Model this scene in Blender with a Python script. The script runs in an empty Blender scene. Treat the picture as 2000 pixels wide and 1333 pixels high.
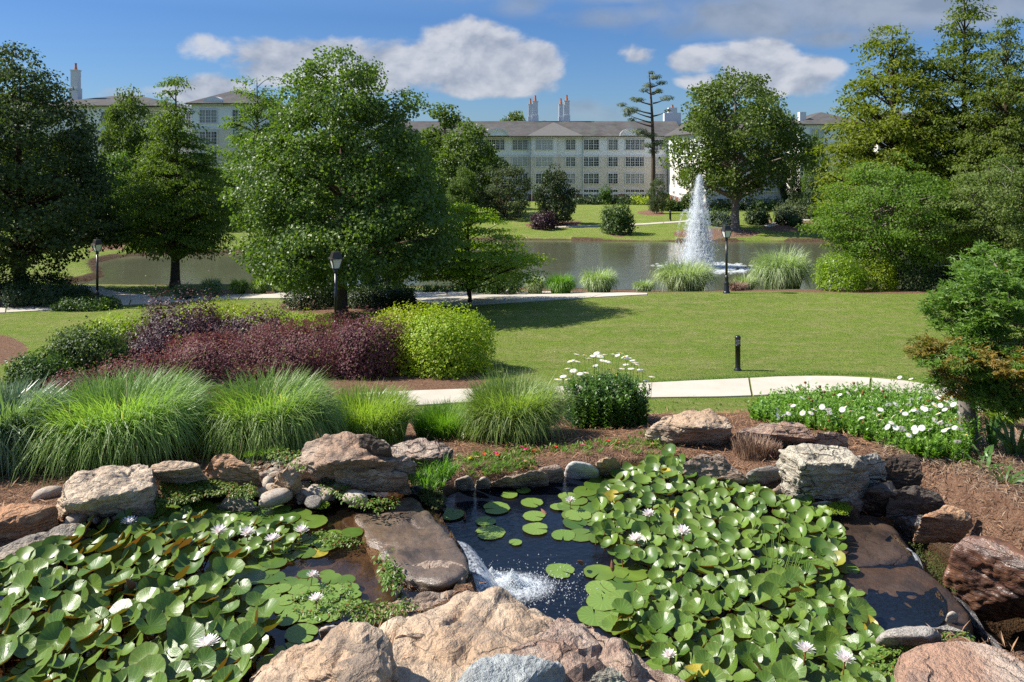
import bpy, math, random
import numpy as np
from mathutils import Vector, Matrix, geometry, bvhtree
random.seed(7)
R = math.radians
SC = bpy.context.scene
COL = SC.collection

# ---------------------------------------------------------------- camera, light, exposure
F, CX, HY = 1555.0, 1000.0, 297.0          # focal length and horizon, in pixels of a 2000 px wide view
CAMZ = 9.0
cd = bpy.data.cameras.new('camera'); cam = bpy.data.objects.new('camera', cd); COL.objects.link(cam)
cam.location = (0, 0, CAMZ); cam.rotation_euler = (R(90), 0, 0)
cd.sensor_width = 36.0; cd.lens = F / 2000 * 36; cd.shift_y = (HY - 666.5) / 2000
cd.clip_start = 0.1; cd.clip_end = 2000
SC.camera = cam
SUN_EL, SUN_AZ = 45.0, -84.0              # azimuth from +Y (view direction), negative = left
sv = Vector((math.sin(R(SUN_AZ)) * math.cos(R(SUN_EL)), math.cos(R(SUN_AZ)) * math.cos(R(SUN_EL)), math.sin(R(SUN_EL))))
sl = bpy.data.lights.new('sun', 'SUN'); sun = bpy.data.objects.new('sun', sl); COL.objects.link(sun)
sl.energy = 5.0; sl.angle = R(0.55); sl.color = (1.0, 0.95, 0.86)
sun.rotation_euler = sv.to_track_quat('Z', 'Y').to_euler()
SC.view_settings.view_transform = 'Standard'; SC.view_settings.look = 'None'
SC.view_settings.exposure = 0.92; SC.view_settings.gamma = 1.0
SC.view_settings.use_curve_mapping = False
SC.render.engine = 'CYCLES'
SC.cycles.use_denoising = False
SC.cycles.max_bounces = 7; SC.cycles.diffuse_bounces = 3; SC.cycles.glossy_bounces = 3
SC.cycles.transparent_max_bounces = 10; SC.cycles.transmission_bounces = 4; SC.cycles.volume_bounces = 0
SC.cycles.caustics_reflective = False; SC.cycles.caustics_refractive = False
SC.cycles.use_adaptive_sampling = True; SC.cycles.adaptive_threshold = 0.008

class NT:
    """small helper around a node tree"""
    def __init__(s, nt): s.nt = nt; s.L = nt.links
    def n(s, t, **kw):
        nd = s.nt.nodes.new(t)
        for k, v in kw.items():
            if k == 'ins':
                for kk, vv in v.items(): s.put(nd, kk, vv)
            else: setattr(nd, k, v)
        return nd
    def put(s, nd, k, v):
        i = nd.inputs[k]
        if isinstance(v, bpy.types.NodeSocket): s.L.new(v, i)
        elif isinstance(v, bpy.types.Node): s.L.new(v.outputs[0], i)
        else:
            if hasattr(i.default_value, '__len__') and not hasattr(v, '__len__'): v = (v,) * len(i.default_value)
            if i.type == 'RGBA' and len(v) == 3: v = (*v, 1)
            i.default_value = v
    def math(s, op, a, b=0.0, c=None, clamp=False):
        nd = s.n('ShaderNodeMath', operation=op, use_clamp=clamp); s.put(nd, 0, a); s.put(nd, 1, b)
        if c is not None: s.put(nd, 2, c)
        return nd.outputs[0]
    def vmath(s, op, a, b=(0, 0, 0)):
        nd = s.n('ShaderNodeVectorMath', operation=op); s.put(nd, 0, a); s.put(nd, 1, b); return nd.outputs[0]
    def mix(s, f, a, b, mode='MIX'):
        nd = s.n('ShaderNodeMix', data_type='RGBA', blend_type=mode); nd.clamp_factor = True
        s.put(nd, 'Factor', f); s.put(nd, 6, a); s.put(nd, 7, b); return nd.outputs[2]
    def ramp(s, f, stops, interp='LINEAR'):
        nd = s.n('ShaderNodeValToRGB'); cr = nd.color_ramp; cr.interpolation = interp
        while len(cr.elements) < len(stops): cr.elements.new(1.0)
        for e, (p, c) in zip(cr.elements, stops):
            e.position = p; e.color = (*c, 1) if hasattr(c, '__len__') else (c, c, c, 1)
        s.put(nd, 0, f); return nd.outputs[0]
    def rng(s, v, a, b, c=0.0, d=1.0, smooth=False):
        nd = s.n('ShaderNodeMapRange'); nd.interpolation_type = 'SMOOTHSTEP' if smooth else 'LINEAR'
        for k, x in zip(range(5), (v, a, b, c, d)): s.put(nd, k, x)
        return nd.outputs[0]
    def noise(s, vec, scale, detail=3, rough=0.55, dist=0.0):
        nd = s.n('ShaderNodeTexNoise'); s.put(nd, 'Vector', vec); s.put(nd, 'Scale', scale); s.put(nd, 'Detail', detail)
        s.put(nd, 'Roughness', rough); s.put(nd, 'Distortion', dist); return nd.outputs[0]
    def mapping(s, vec, scale=(1, 1, 1), loc=(0, 0, 0), rot=(0, 0, 0)):
        nd = s.n('ShaderNodeMapping'); s.put(nd, 0, vec); s.put(nd, 'Scale', scale); s.put(nd, 'Location', loc); s.put(nd, 'Rotation', rot); return nd.outputs[0]
    def bump(s, h, strength=0.5, dist=0.02, normal=None):
        nd = s.n('ShaderNodeBump'); s.put(nd, 'Height', h); s.put(nd, 'Strength', strength); s.put(nd, 'Distance', dist)
        if normal is not None: s.put(nd, 'Normal', normal)
        return nd.outputs[0]

# ---------------------------------------------------------------- sky
W = bpy.data.worlds.new('World'); SC.world = W; W.use_nodes = True
t = NT(W.node_tree); W.node_tree.nodes.clear()
sky = t.n('ShaderNodeTexSky', sky_type='NISHITA', sun_disc=False, sun_elevation=R(SUN_EL), sun_rotation=R(SUN_AZ), altitude=250.0,
          air_density=1.0, dust_density=0.35, ozone_density=2.5)
SKY_S = 0.105
tc = t.n('ShaderNodeTexCoord')
sx = t.n('ShaderNodeSeparateXYZ'); t.L.new(tc.outputs['Generated'], sx.inputs[0])
az = t.math('ARCTAN2', sx.outputs[0], sx.outputs[1])
elv = t.math('ARCSINE', sx.outputs[2])
def pxel(px, py):   # direction of a photo pixel
    a = (px - CX) / F; b = (HY - py) / F
    return math.atan(a), math.atan(b / math.sqrt(1 + a * a))
tint = t.ramp(t.rng(elv, -0.02, 0.9), [(0.0, (0.325, 0.425, 0.555)), (0.06, (0.265, 0.37, 0.54)), (0.2, (0.235, 0.36, 0.545)), (0.45, (0.8, 0.88, 0.95)), (1.0, (1, 1, 1))])
skyc = t.mix(1.0, sky.outputs[0], tint, 'MULTIPLY')
cv = t.n('ShaderNodeCombineXYZ'); t.L.new(az, cv.inputs[0]); t.L.new(t.math('MULTIPLY', elv, 1.5), cv.inputs[1])
n1 = t.noise(cv.outputs[0], 11.0, 7, 0.56, 0.2)
n2 = t.noise(t.mapping(cv.outputs[0], loc=(0.010, -0.022, 0.0)), 11.0, 7, 0.56, 0.2)
nl = t.noise(cv.outputs[0], 22.0, 5, 0.6)
def blob(px, py, w, h, amp=1.0):
    a, e = pxel(px, py)
    dx = t.math('DIVIDE', t.math('SUBTRACT', az, a), w / F)
    dy = t.math('DIVIDE', t.math('SUBTRACT', elv, e), h / F)
    r2 = t.math('ADD', t.math('POWER', dx, 2.0), t.math('POWER', dy, 2.0))
    return t.math('MULTIPLY', t.math('SUBTRACT', 1.0, r2), amp), dy
def union(bl):
    m = bl[0][0]
    for b in bl[1:]: m = t.math('MAXIMUM', m, b[0])
    return m
big = union([blob(925, 95, 110, 62, 1.3), blob(1020, 128, 95, 62, 1.3), blob(860, 130, 130, 56, 1.3), blob(730, 130, 150, 62, 1.1), blob(950, 160, 160, 38, 1.2), blob(600, 125, 170, 50, .8),
             blob(500, 105, 120, 36, .7), blob(1470, 122, 95, 44, 1.2), blob(1390, 115, 85, 32, .9), blob(1560, 148, 85, 42, 1.1), blob(1480, 158, 140, 30, 1.1),
             blob(410, 176, 80, 36, 1.1), blob(1245, 108, 38, 18, .35), blob(250, 182, 80, 12, .3)])
grey = union([blob(1700, 15, 470, 62, .9), blob(1640, 72, 110, 22, .7), blob(1450, 25, 420, 26, .5), blob(1010, 14, 60, 24, .35), blob(1150, 218, 130, 24, .3), blob(1400, -60, 900, 60, .8)])
bm = t.math('ADD', big, t.math('MULTIPLY', t.math('SUBTRACT', n1, 0.5), 2.6))
bm = t.math('ADD', bm, t.math('MULTIPLY', t.math('SUBTRACT', nl, 0.5), 0.9))
big_a = t.rng(bm, -0.05, 0.6, 0, 0.9, True)
gm = t.math('ADD', grey, t.math('MULTIPLY', t.math('SUBTRACT', n2, 0.5), 1.7))
grey_a = t.rng(gm, -0.15, 0.8, 0, 0.8, True)
# clouds elsewhere on the dome, the same kind
far_n = t.noise(t.mapping(cv.outputs[0], loc=(3.1, 1.7, 0)), 3.2, 7, 0.58)
outw = t.math('MAXIMUM', t.rng(t.math('ABSOLUTE', az), 0.75, 1.1), t.rng(elv, 0.24, 0.4))
far_a = t.math('MULTIPLY', t.rng(far_n, 0.56, 0.7, 0, 0.8, True), outw)
# cloud shading: brighter towards its own sunny, upper side (density difference), greyer below
dens = t.math('SUBTRACT', n1, n2)
lit = t.rng(dens, -0.13, 0.10)
K = 1.0 / SKY_S
cw = t.mix(lit, tuple(K * v for v in (0.19, 0.215, 0.265)), tuple(K * v for v in (0.35, 0.36, 0.39)))
cg = t.mix(lit, tuple(K * v for v in (0.15, 0.18, 0.225)), tuple(K * v for v in (0.215, 0.24, 0.28)))
skyc = t.mix(grey_a, skyc, cg)
skyc = t.mix(big_a, skyc, cw)
skyc = t.mix(far_a, skyc, cw)
bg = t.n('ShaderNodeBackground'); t.L.new(skyc, bg.inputs[0]); bg.inputs[1].default_value = SKY_S
wo = t.n('ShaderNodeOutputWorld'); t.L.new(bg.outputs[0], wo.inputs[0])
W.cycles.sampling_method = 'MANUAL'; W.cycles.sample_map_resolution = 512

# ---------------------------------------------------------------- noise in numpy
def _hash(ix, iy, iz, seed):
    h = (ix.astype(np.int64) * 374761393 + iy.astype(np.int64) * 668265263 + iz.astype(np.int64) * 2147483647 + seed * 1274126177) & 0xffffffff
    h = ((h ^ (h >> 13)) * 1274126177) & 0xffffffff
    return ((h ^ (h >> 16)) & 0xffffff) / float(0xffffff)
def vnoise(p, seed=0):
    p = np.asarray(p, float); i = np.floor(p).astype(np.int64); f = p - i; f = f * f * (3 - 2 * f); o = 0
    for a in (0, 1):
        for b in (0, 1):
            for c in (0, 1):
                w = (f[:, 0] if a else 1 - f[:, 0]) * (f[:, 1] if b else 1 - f[:, 1]) * (f[:, 2] if c else 1 - f[:, 2])
                o = o + w * _hash(i[:, 0] + a, i[:, 1] + b, i[:, 2] + c, seed)
    return o * 2 - 1
def fbm(p, scale=1.0, octv=4, seed=0, gain=0.5):
    o = 0; a = 1.0; p = np.asarray(p, float) * scale
    for k in range(octv): o = o + a * vnoise(p, seed + k * 17); p = p * 2.03 + 11.3; a *= gain
    return o
def sm(x, a, b):
    q = np.clip((x - a) / (b - a), 0, 1); return q * q * (3 - 2 * q)

# ---------------------------------------------------------------- mesh helpers
def mesh_np(name, v, f, mat=None, rnd=None, smooth=False, attrs=None):
    v = np.asarray(v, np.float32); me = bpy.data.meshes.new(name)
    me.vertices.add(len(v)); me.vertices.foreach_set('co', v.ravel())
    if not isinstance(f, list): f = [f]
    f = [np.asarray(q, np.int32) for q in f if len(q)]
    tot = sum(q.size for q in f); npoly = sum(len(q) for q in f)
    me.loops.add(tot); me.loops.foreach_set('vertex_index', np.concatenate([q.ravel() for q in f]))
    me.polygons.add(npoly)
    sizes = np.concatenate([np.full(len(q), q.shape[1], np.int32) for q in f])
    me.polygons.foreach_set('loop_start', np.concatenate([[0], np.cumsum(sizes)[:-1]]).astype(np.int32))
    me.polygons.foreach_set('use_smooth', np.full(npoly, smooth))
    if rnd is not None:
        a = me.attributes.new('rnd', 'FLOAT', 'POINT'); a.data.foreach_set('value', np.asarray(rnd, np.float32))
    for k, d in (attrs or {}).items():
        a = me.attributes.new(k, 'FLOAT', 'POINT'); a.data.foreach_set('value', np.asarray(d, np.float32))
    me.update(calc_edges=True)
    if mat is not None:
        for m in (mat if isinstance(mat, (list, tuple)) else [mat]): me.materials.append(m)
    return me
def link(name, data=None, parent=None, loc=None, rotz=0.0, label=None, cat=None, group=None, kind=None):
    o = bpy.data.objects.new(name, data); COL.objects.link(o)
    if parent is not None: o.parent = parent
    if loc is not None: o.location = loc
    if rotz: o.rotation_euler = (0, 0, rotz)
    tag(o, label, cat, group, kind); return o
def tag(o, label=None, cat=None, group=None, kind=None):
    for k, v in (('label', label), ('category', cat), ('group', group), ('kind', kind)):
        if v: o[k] = v
    return o
class MB:
    """collects vertices and faces (lists of index tuples) of simple solids"""
    def __init__(s): s.v = []; s.f = []; s.m = []
    def add(s, vs, fs, mi=0):
        b = len(s.v); s.v += [tuple(q) for q in vs]; s.f += [tuple(i + b for i in q) for q in fs]; s.m += [mi] * len(fs)
    def box(s, x0, x1, y0, y1, z0, z1, mi=0, M=None):
        vs = [Vector(q) for q in ((x0, y0, z0), (x1, y0, z0), (x1, y1, z0), (x0, y1, z0), (x0, y0, z1), (x1, y0, z1), (x1, y1, z1), (x0, y1, z1))]
        if M is not None: vs = [M @ q for q in vs]
        s.add(vs, [(0, 3, 2, 1), (4, 5, 6, 7), (0, 1, 5, 4), (1, 2, 6, 5), (2, 3, 7, 6), (3, 0, 4, 7)], mi)
    def lathe(s, prof, n=12, mi=0, M=None, sq=False):
        """prof: list of (r, z)"""
        vs = []
        for r, z in prof:
            for k in range(n):
                a = 2 * math.pi * (k + (0.5 if sq else 0)) / n; q = Vector((r * math.cos(a), r * math.sin(a), z)); vs.append(M @ q if M is not None else q)
        fs = [(i * n + k, i * n + (k + 1) % n, (i + 1) * n + (k + 1) % n, (i + 1) * n + k) for i in range(len(prof) - 1) for k in range(n)]
        fs.append(tuple(reversed(range(n)))); fs.append(tuple(range((len(prof) - 1) * n, len(prof) * n)))
        s.add(vs, fs, mi)
    def mesh(s, name, mats, smooth=False):
        me = bpy.data.meshes.new(name); me.from_pydata(s.v, [], s.f)
        for m in (mats if isinstance(mats, (list, tuple)) else [mats]): me.materials.append(m)
        me.polygons.foreach_set('material_index', s.m)
        if smooth: me.polygons.foreach_set('use_smooth', [True] * len(s.f))
        me.update(); return me
def tubes(paths, sides=6):
    """paths: list of (points (n,3), radii (n)); returns v, quads"""
    V = []; Q = []; b = 0
    for pts, rad in paths:
        pts = np.asarray(pts, float); n = len(pts); rad = np.asarray(rad, float)
        d = np.gradient(pts, axis=0); d /= np.linalg.norm(d, axis=1)[:, None] + 1e-9
        up = np.where(np.abs(d[:, 2:3]) > .9, np.array([[1., 0, 0]]), np.array([[0, 0, 1.]]))
        u = np.cross(d, up); u /= np.linalg.norm(u, axis=1)[:, None] + 1e-9
        w = np.cross(d, u)
        for i in range(1, n):   # keep frames from flipping
            if (u[i] * u[i - 1]).sum() < 0: u[i] = -u[i]; w[i] = -w[i]
        a = np.arange(sides) * 2 * np.pi / sides
        ring = pts[:, None] + rad[:, None, None] * (np.cos(a)[None, :, None] * u[:, None] + np.sin(a)[None, :, None] * w[:, None])
        V.append(ring.reshape(-1, 3))
        i = np.arange(n - 1)[:, None] * sides; k = np.arange(sides)[None]; k2 = (k + 1) % sides
        Q.append((b + np.stack([i + k, i + k2, i + sides + k2, i + sides + k], -1)).reshape(-1, 4)); b += n * sides
    return np.concatenate(V), np.concatenate(Q)

# ---------------------------------------------------------------- the lie of the land
TP = np.array([-700, 0, 350, 660, 1000, 1350, 1700, 2000, 2700.])
TT = (TP - CX) / F
TD = np.array([0, 5.0, 6.5, 8, 9.5, 12, 16, 20, 22.5, 28, 34, 39, 43, 47, 51, 56, 80, 100, 140, 200, 2000.])
TZ = np.array([  # rows: distance, columns: bearing
 [6.6, 6.6, 6.6, 6.6, 6.5, 6.4, 6.3, 6.3, 6.6],
 [6.6, 6.6, 6.6, 6.6, 6.5, 6.42, 6.4, 6.45, 6.6],
 [6.5, 6.5, 6.5, 6.5, 6.38, 6.38, 6.4, 6.4, 6.4],
 [6.2, 6.2, 6.2, 6.15, 6.15, 6.2, 6.25, 6.15, 6.1],
 [5.7, 5.75, 5.75, 5.75, 5.83, 5.88, 5.95, 5.85, 5.8],
 [4.6, 4.65, 4.7, 4.75, 4.8, 4.82, 4.85, 4.8, 4.8],
 [3.3, 3.4, 3.5, 3.6, 3.65, 3.65, 3.7, 3.7, 3.7],
 [2.6, 2.65, 2.7, 2.75, 2.8, 2.85, 2.9, 2.8, 2.8],
 [2.2, 2.3, 2.4, 2.55, 2.62, 2.65, 2.65, 2.6, 2.6],
 [1.6, 1.75, 1.9, 2.15, 2.25, 2.3, 2.3, 2.3, 2.3],
 [1.2, 1.3, 1.45, 1.8, 2.05, 2.15, 2.2, 2.2, 2.2],
 [0.9, 1.0, 1.1, 1.35, 1.8, 2.05, 2.1, 2.1, 2.1],
 [0.8, 0.85, 0.9, 1.05, 1.2, 1.5, 1.6, 1.6, 1.6],
 [0.7, 0.75, 0.7, 0.7, 0.75, 0.85, 0.9, 0.95, 1.0],
 [0.6, 0.6, 0.35, 0.35, 0.4, 0.4, 0.4, 0.5, 0.6],
 [0.6, 0.5, 0.3, 0.3, 0.3, 0.3, 0.3, 0.4, 0.6],
 [1.0, 0.9, 0.5, 0.3, 0.3, 0.3, 0.3, 0.4, 0.8],
 [2.2, 2.0, 1.4, 0.8, 0.8, 0.9, 0.8, 0.8, 1.0],
 [3.4, 3.2, 2.6, 1.2, 0.3, 0.3, 0.5, 0.8, 1.4],
 [4.0, 4.0, 3.0, 1.5, 0.5, 0.5, 0.8, 1.2, 2.0],
 [4.0, 4.0, 3.0, 1.5, 0.5, 0.5, 0.8, 1.2, 2.0]])
def table(x, y):
    y = np.maximum(y, 0.01); tt = np.clip(x / np.maximum(y, 3.0), TT[0], TT[-1]); yy = np.clip(y, 0, 1999)
    j = np.clip(np.searchsorted(TD, yy, side='right') - 1, 0, len(TD) - 2); k = np.clip(np.searchsorted(TT, tt, side='right') - 1, 0, len(TT) - 2)
    fy = (yy - TD[j]) / (TD[j + 1] - TD[j]); fx = (tt - TT[k]) / (TT[k + 1] - TT[k]); fx = fx * fx * (3 - 2 * fx)
    # cubic (Catmull-Rom, monotone enough) along distance
    def row(jj): jj = np.clip(jj, 0, len(TD) - 1); return TZ[jj, k] * (1 - fx) + TZ[jj, k + 1] * fx
    p0, p1, p2, p3 = row(j - 1), row(j), row(j + 1), row(j + 2)
    def dd(jj): return TD[np.clip(jj, 0, len(TD) - 1)]
    m1 = (p2 - p0) / np.maximum(dd(j + 1) - dd(j - 1), .1); m2 = (p3 - p1) / np.maximum(dd(j + 2) - dd(j), .1); hh = TD[j + 1] - TD[j]
    lim = 3 * np.abs(p2 - p1) / hh; m1 = np.clip(m1, -lim, lim); m2 = np.clip(m2, -lim, lim)
    t2 = fy * fy; t3 = t2 * fy
    return (2 * t3 - 3 * t2 + 1) * p1 + (t3 - 2 * t2 + fy) * hh * m1 + (-2 * t3 + 3 * t2) * p2 + (t3 - t2) * hh * m2
def poly_sd(x, y, P):
    """signed distance to polygon, positive inside"""
    P = np.asarray(P, float); n = len(P); d = np.full(x.shape, 1e9); ins = np.zeros(x.shape, bool)
    for i in range(n):
        ax, ay = P[i]; bx, by = P[(i + 1) % n]; ex, ey = bx - ax, by - ay; wx, wy = x - ax, y - ay
        q = np.clip((wx * ex + wy * ey) / (ex * ex + ey * ey + 1e-12), 0, 1)
        d = np.minimum(d, (wx - q * ex) ** 2 + (wy - q * ey) ** 2)
        c = ((ay <= y) & (by > y)) | ((by <= y) & (ay > y)); 
        with np.errstate(divide='ignore', invalid='ignore'): xi = ax + (y - ay) / (by - ay) * (bx - ax)
        ins ^= c & (x < xi)
    return np.where(ins, 1, -1) * np.sqrt(d)
def PZ(px, py, z):   # where the view ray through a photo pixel meets the level z
    y = F * (CAMZ - z) / (py - HY); return ((px - CX) / F * y, y)
def at(px, py, y): return Vector(((px - CX) / F * y, y, CAMZ - (py - HY) / F * y))
def smooth_poly(P, n=2):
    for _ in range(n):
        Q = []
        for i in range(len(P)):
            a, b = P[i], P[(i + 1) % len(P)]
            Q += [(a[0] * .75 + b[0] * .25, a[1] * .75 + b[1] * .25), (a[0] * .25 + b[0] * .75, a[1] * .25 + b[1] * .75)]
        P = Q
    return P
LAKE = smooth_poly([(x, y) for x, y in [(-31, 53), (-29, 57), (-34.0, 64), (-33.5, 69), (-28, 69.5), (-22, 72), (-12, 78), (-4, 82), (4, 81), (11, 80), (18, 79.5), (25, 80),
        (32, 79.5), (38, 78), (45, 76), (60, 74), (75, 70), (80, 58), (60, 52), (40, 48.5), (24, 49.5), (14, 49.5), (5, 51), (-3, 51.8), (-12, 52.5), (-22, 52.6)]])
LAKE_Z = 0.0
UP_Z, LOW_Z, STR_Z = 6.5, 6.25, 5.85
UPPER = smooth_poly([PZ(x, y, UP_Z) for x, y in [(-400, 1200), (-60, 1130), (100, 1060), (230, 1005), (330, 985), (470, 968), (600, 990), (650, 965), (720, 948), (800, 955), (835, 985), (905, 1085),
        (890, 1160), (780, 1225), (680, 1270), (600, 1330), (540, 1440), (-400, 1600)]], 1)
LOWER = smooth_poly([PZ(x, y, LOW_Z) for x, y in [(850, 985), (905, 952), (1000, 945), (1100, 935), (1190, 912), (1300, 905), (1420, 935), (1530, 990), (1620, 1010), (1740, 1040),
        (1790, 1110), (1850, 1190), (1790, 1250), (1800, 1420), (1300, 1470), (1240, 1330), (1080, 1250), (930, 1200), (880, 1130), (860, 1050)]], 1)
STREAM = smooth_poly([PZ(x, y, STR_Z) for x, y in [(1700, 1045), (1790, 1040), (1850, 1085), (1900, 1120), (2000, 1190), (2300, 1260), (2700, 1500), (2500, 1560), (2100, 1450), (1920, 1420), (1840, 1350), (1790, 1260), (1740, 1160)]], 1)
def height(x, y):
    x = np.atleast_1d(np.asarray(x, float)); y = np.atleast_1d(np.asarray(y, float))
    z = table(x, y)
    fx = np.stack([x, y, 0 * x], 1)
    near = np.clip(1 - y / 14, 0, 1)
    z = z + 0.035 * fbm(fx, 1.3, 3, 5) * near + 0.05 * fbm(fx, .22, 3, 9) * sm(y, 10, 30) + sm(y, 60, 100) * .12 * fbm(fx, .08, 3, 3)
    m = (y > 44) & (y < 90)
    if m.any():
        s = poly_sd(x[m], y[m], LAKE); s = s + 0.35 * vnoise(fx[m] * .5, 2)
        zz = np.where(s > 0, -np.minimum(1.6, .06 + s * .5), 0)
        bank = LAKE_Z + .28 + 0 * s
        k = sm(-s, 0, 3.5); out = bank * (1 - k) + np.maximum(z[m], .2) * k
        z[m] = np.where(s > 0, zz, out)
    m = (y < 9) & (np.abs(x) < 9)
    if m.any():
        for P, wl, dep, bl in ((STREAM, STR_Z, .25, .25), (LOWER, LOW_Z, .5, .2), (UPPER, UP_Z, .22, .18)):
            s = poly_sd(x[m], y[m], P); zm = z[m]
            zin = wl - np.minimum(dep, .04 + s * 1.2)
            k = sm(-s, 0, bl); zo = (wl + .03) * (1 - k) + zm * k
            if P is not STREAM: zo = np.where(s > -bl, np.maximum(zo, np.minimum(zm, wl + .03)) if P is LOWER else zo, zm)
            z[m] = np.where(s > 0, np.minimum(zin, zin), np.where(s > -bl, np.maximum(zo, 0) , zm))
    return z
def hz(x, y): return float(height([x], [y])[0])
_YS = np.concatenate([np.linspace(2.5, 12, 500), np.geomspace(12.01, 260, 1400)])
def G(px, py, lift=0.0):
    """the point of the ground seen at a photo pixel"""
    x = (px - CX) / F * _YS; z = CAMZ - (py - HY) / F * _YS; h = height(x, _YS) + lift
    i = np.argmax(z < h)
    if i == 0: i = len(_YS) - 1
    a, b = z[i - 1] - h[i - 1], h[i] - z[i]; k = a / (a + b + 1e-9); y = _YS[i - 1] * (1 - k) + _YS[i] * k
    x = (px - CX) / F * y; return Vector((x, y, hz(x, y)))
def _unused(): pass
def D(px, y):
    """the ground at bearing px, distance y"""
    x = (px - CX) / F * y; return Vector((x, y, hz(x, y)))
# ---------------------------------------------------------------- materials
def newmat(name):
    m = bpy.data.materials.new(name); m.use_nodes = True; m.node_tree.nodes.clear(); t = NT(m.node_tree)
    out = t.n('ShaderNodeOutputMaterial'); return m, t, out
def obj_co(t, world=False):
    if world: return t.n('ShaderNodeNewGeometry').outputs['Position']
    return t.n('ShaderNodeTexCoord').outputs['Object']
def principled(t, out, col, rough=0.7, normal=None, spec=0.3, metal=0.0, **kw):
    b = t.n('ShaderNodeBsdfPrincipled'); t.put(b, 'Base Color', col); t.put(b, 'Roughness', rough); t.put(b, 'Specular IOR Level', spec); t.put(b, 'Metallic', metal)
    for k, v in kw.items(): t.put(b, k, v)
    if normal is not None: t.put(b, 'Normal', normal)
    t.L.new(b.outputs[0], out.inputs[0]); return b
def plain(name, col, rough=0.6, spec=0.3, metal=0.0, var=0.12, scale=3.0, bump=0.0, bscale=60.0):
    m, t, out = newmat(name); P = obj_co(t)
    n = t.noise(P, scale, 4, 0.6)
    c = t.mix(t.rng(n, 0.3, 0.7), tuple(v * (1 - var) for v in col), tuple(v * (1 + var) for v in col))
    nm = t.bump(t.noise(P, bscale, 3), bump, 0.01) if bump else None
    principled(t, out, c, rough, nm, spec, metal); return m
def leafmat(name, c1, c2, rough=0.45, trans=0.35, tcol=None, spec=0.35, big=0.35, brown=None):
    """leaves: tint by leaf (attribute rnd) and by clump (noise), light comes through"""
    m, t, out = newmat(name)
    r = t.n('ShaderNodeAttribute', attribute_name='rnd').outputs['Fac']
    P = obj_co(t, True); n = t.noise(P, big, 3, 0.6)
    k = t.math('ADD', t.math('MULTIPLY', r, 0.6), t.math('MULTIPLY', t.rng(n, 0.3, 0.7), 0.4))
    c = t.mix(k, c1, c2)
    if brown: c = t.mix(t.rng(r, 1 - brown[0], 1 - brown[0] + 0.01), c, brown[1])
    oi = t.n('ShaderNodeObjectInfo').outputs['Random']
    c = t.n('ShaderNodeHueSaturation', ins={'Color': c, 'Hue': t.rng(oi, 0, 1, .488, .512), 'Value': t.rng(oi, 0, 1, .88, 1.12)}).outputs[0]
    b = t.n('ShaderNodeBsdfPrincipled'); t.put(b, 'Base Color', c); t.put(b, 'Roughness', rough); t.put(b, 'Specular IOR Level', spec)
    tr = t.n('ShaderNodeBsdfTranslucent'); tc_ = t.mix(1.0, c, tcol or (1.55, 1.75, 0.6), 'MULTIPLY'); t.put(tr, 0, tc_)
    ms = t.n('ShaderNodeMixShader'); t.put(ms, 0, trans); t.L.new(b.outputs[0], ms.inputs[1]); t.L.new(tr.outputs[0], ms.inputs[2])
    t.L.new(ms.outputs[0], out.inputs[0]); return m
M_ = {}
M_['maple'] = leafmat('maple_leaf', (.045, .085, .015), (.15, .205, .036), .45, .36, spec=.4, big=.6)
M_['dark_oak'] = leafmat('dark_leaf', (.042, .064, .022), (.09, .12, .04), .55, .28, spec=.2)
M_['cypress'] = leafmat('cypress_leaf', (.07, .115, .014), (.15, .20, .03), .6, .4, big=.5)
M_['cypress_gold'] = leafmat('cypress_gold_leaf', (.09, .14, .010), (.21, .25, .022), .6, .42, big=.5)
M_['midgreen'] = leafmat('midgreen_leaf', (.065, .10, .022), (.13, .18, .036), .55, .34, spec=.2)
M_['bluegreen'] = leafmat('bluegreen_leaf', (.055, .08, .038), (.11, .14, .065), .55, .3, spec=.2)
M_['layered'] = leafmat('layered_leaf', (.07, .125, .016), (.16, .225, .034), .5, .42, spec=.25)
M_['palegreen'] = leafmat('palegreen_leaf', (.08, .12, .03), (.18, .22, .06), .55, .38, spec=.2)
M_['holly'] = leafmat('holly_leaf', (.10, .18, .008), (.26, .34, .015), .4, .38, spec=.35)
M_['gold'] = leafmat('gold_leaf', (.13, .21, .012), (.38, .44, .03), .45, .38, brown=(.03, (.30, .22, .08)))
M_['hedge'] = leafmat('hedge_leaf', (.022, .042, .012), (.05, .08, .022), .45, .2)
M_['shrub'] = leafmat('shrub_leaf', (.04, .078, .016), (.085, .14, .03), .45, .3, spec=.25)
M_['barberry'] = leafmat('barberry_leaf', (.11, .045, .052), (.25, .115, .12), .5, .3, (1.4, 1.0, .9), big=.8, brown=(.12, (.16, .15, .05)), spec=.2)
M_['barberry_dark'] = leafmat('barberry_dark_leaf', (.045, .024, .032), (.12, .065, .075), .5, .22, (1.5, .9, .8))
M_['plum'] = leafmat('plum_leaf', (.03, .014, .02), (.06, .025, .03), .5, .2, (1.5, .9, .8))
M_['jmaple'] = leafmat('fresh_maple_leaf', (.07, .135, .018), (.16, .235, .04), .45, .42, big=1.5)
M_['jmaple_bronze'] = leafmat('bronze_maple_leaf', (.09, .15, .02), (.30, .17, .04), .45, .42, (1.5, 1.3, .6), big=1.8)
M_['pine'] = leafmat('pine_needle', (.06, .08, .03), (.11, .13, .05), .6, .15)
M_['grass_near'] = leafmat('grass_blade', (.11, .185, .03), (.28, .36, .11), .42, .42, spec=.4, big=1.2, brown=(.02, (.50, .42, .24)))
M_['grass_fine'] = leafmat('fine_grass_blade', (.14, .21, .025), (.30, .37, .09), .36, .45, spec=.5, big=1.2)
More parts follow.
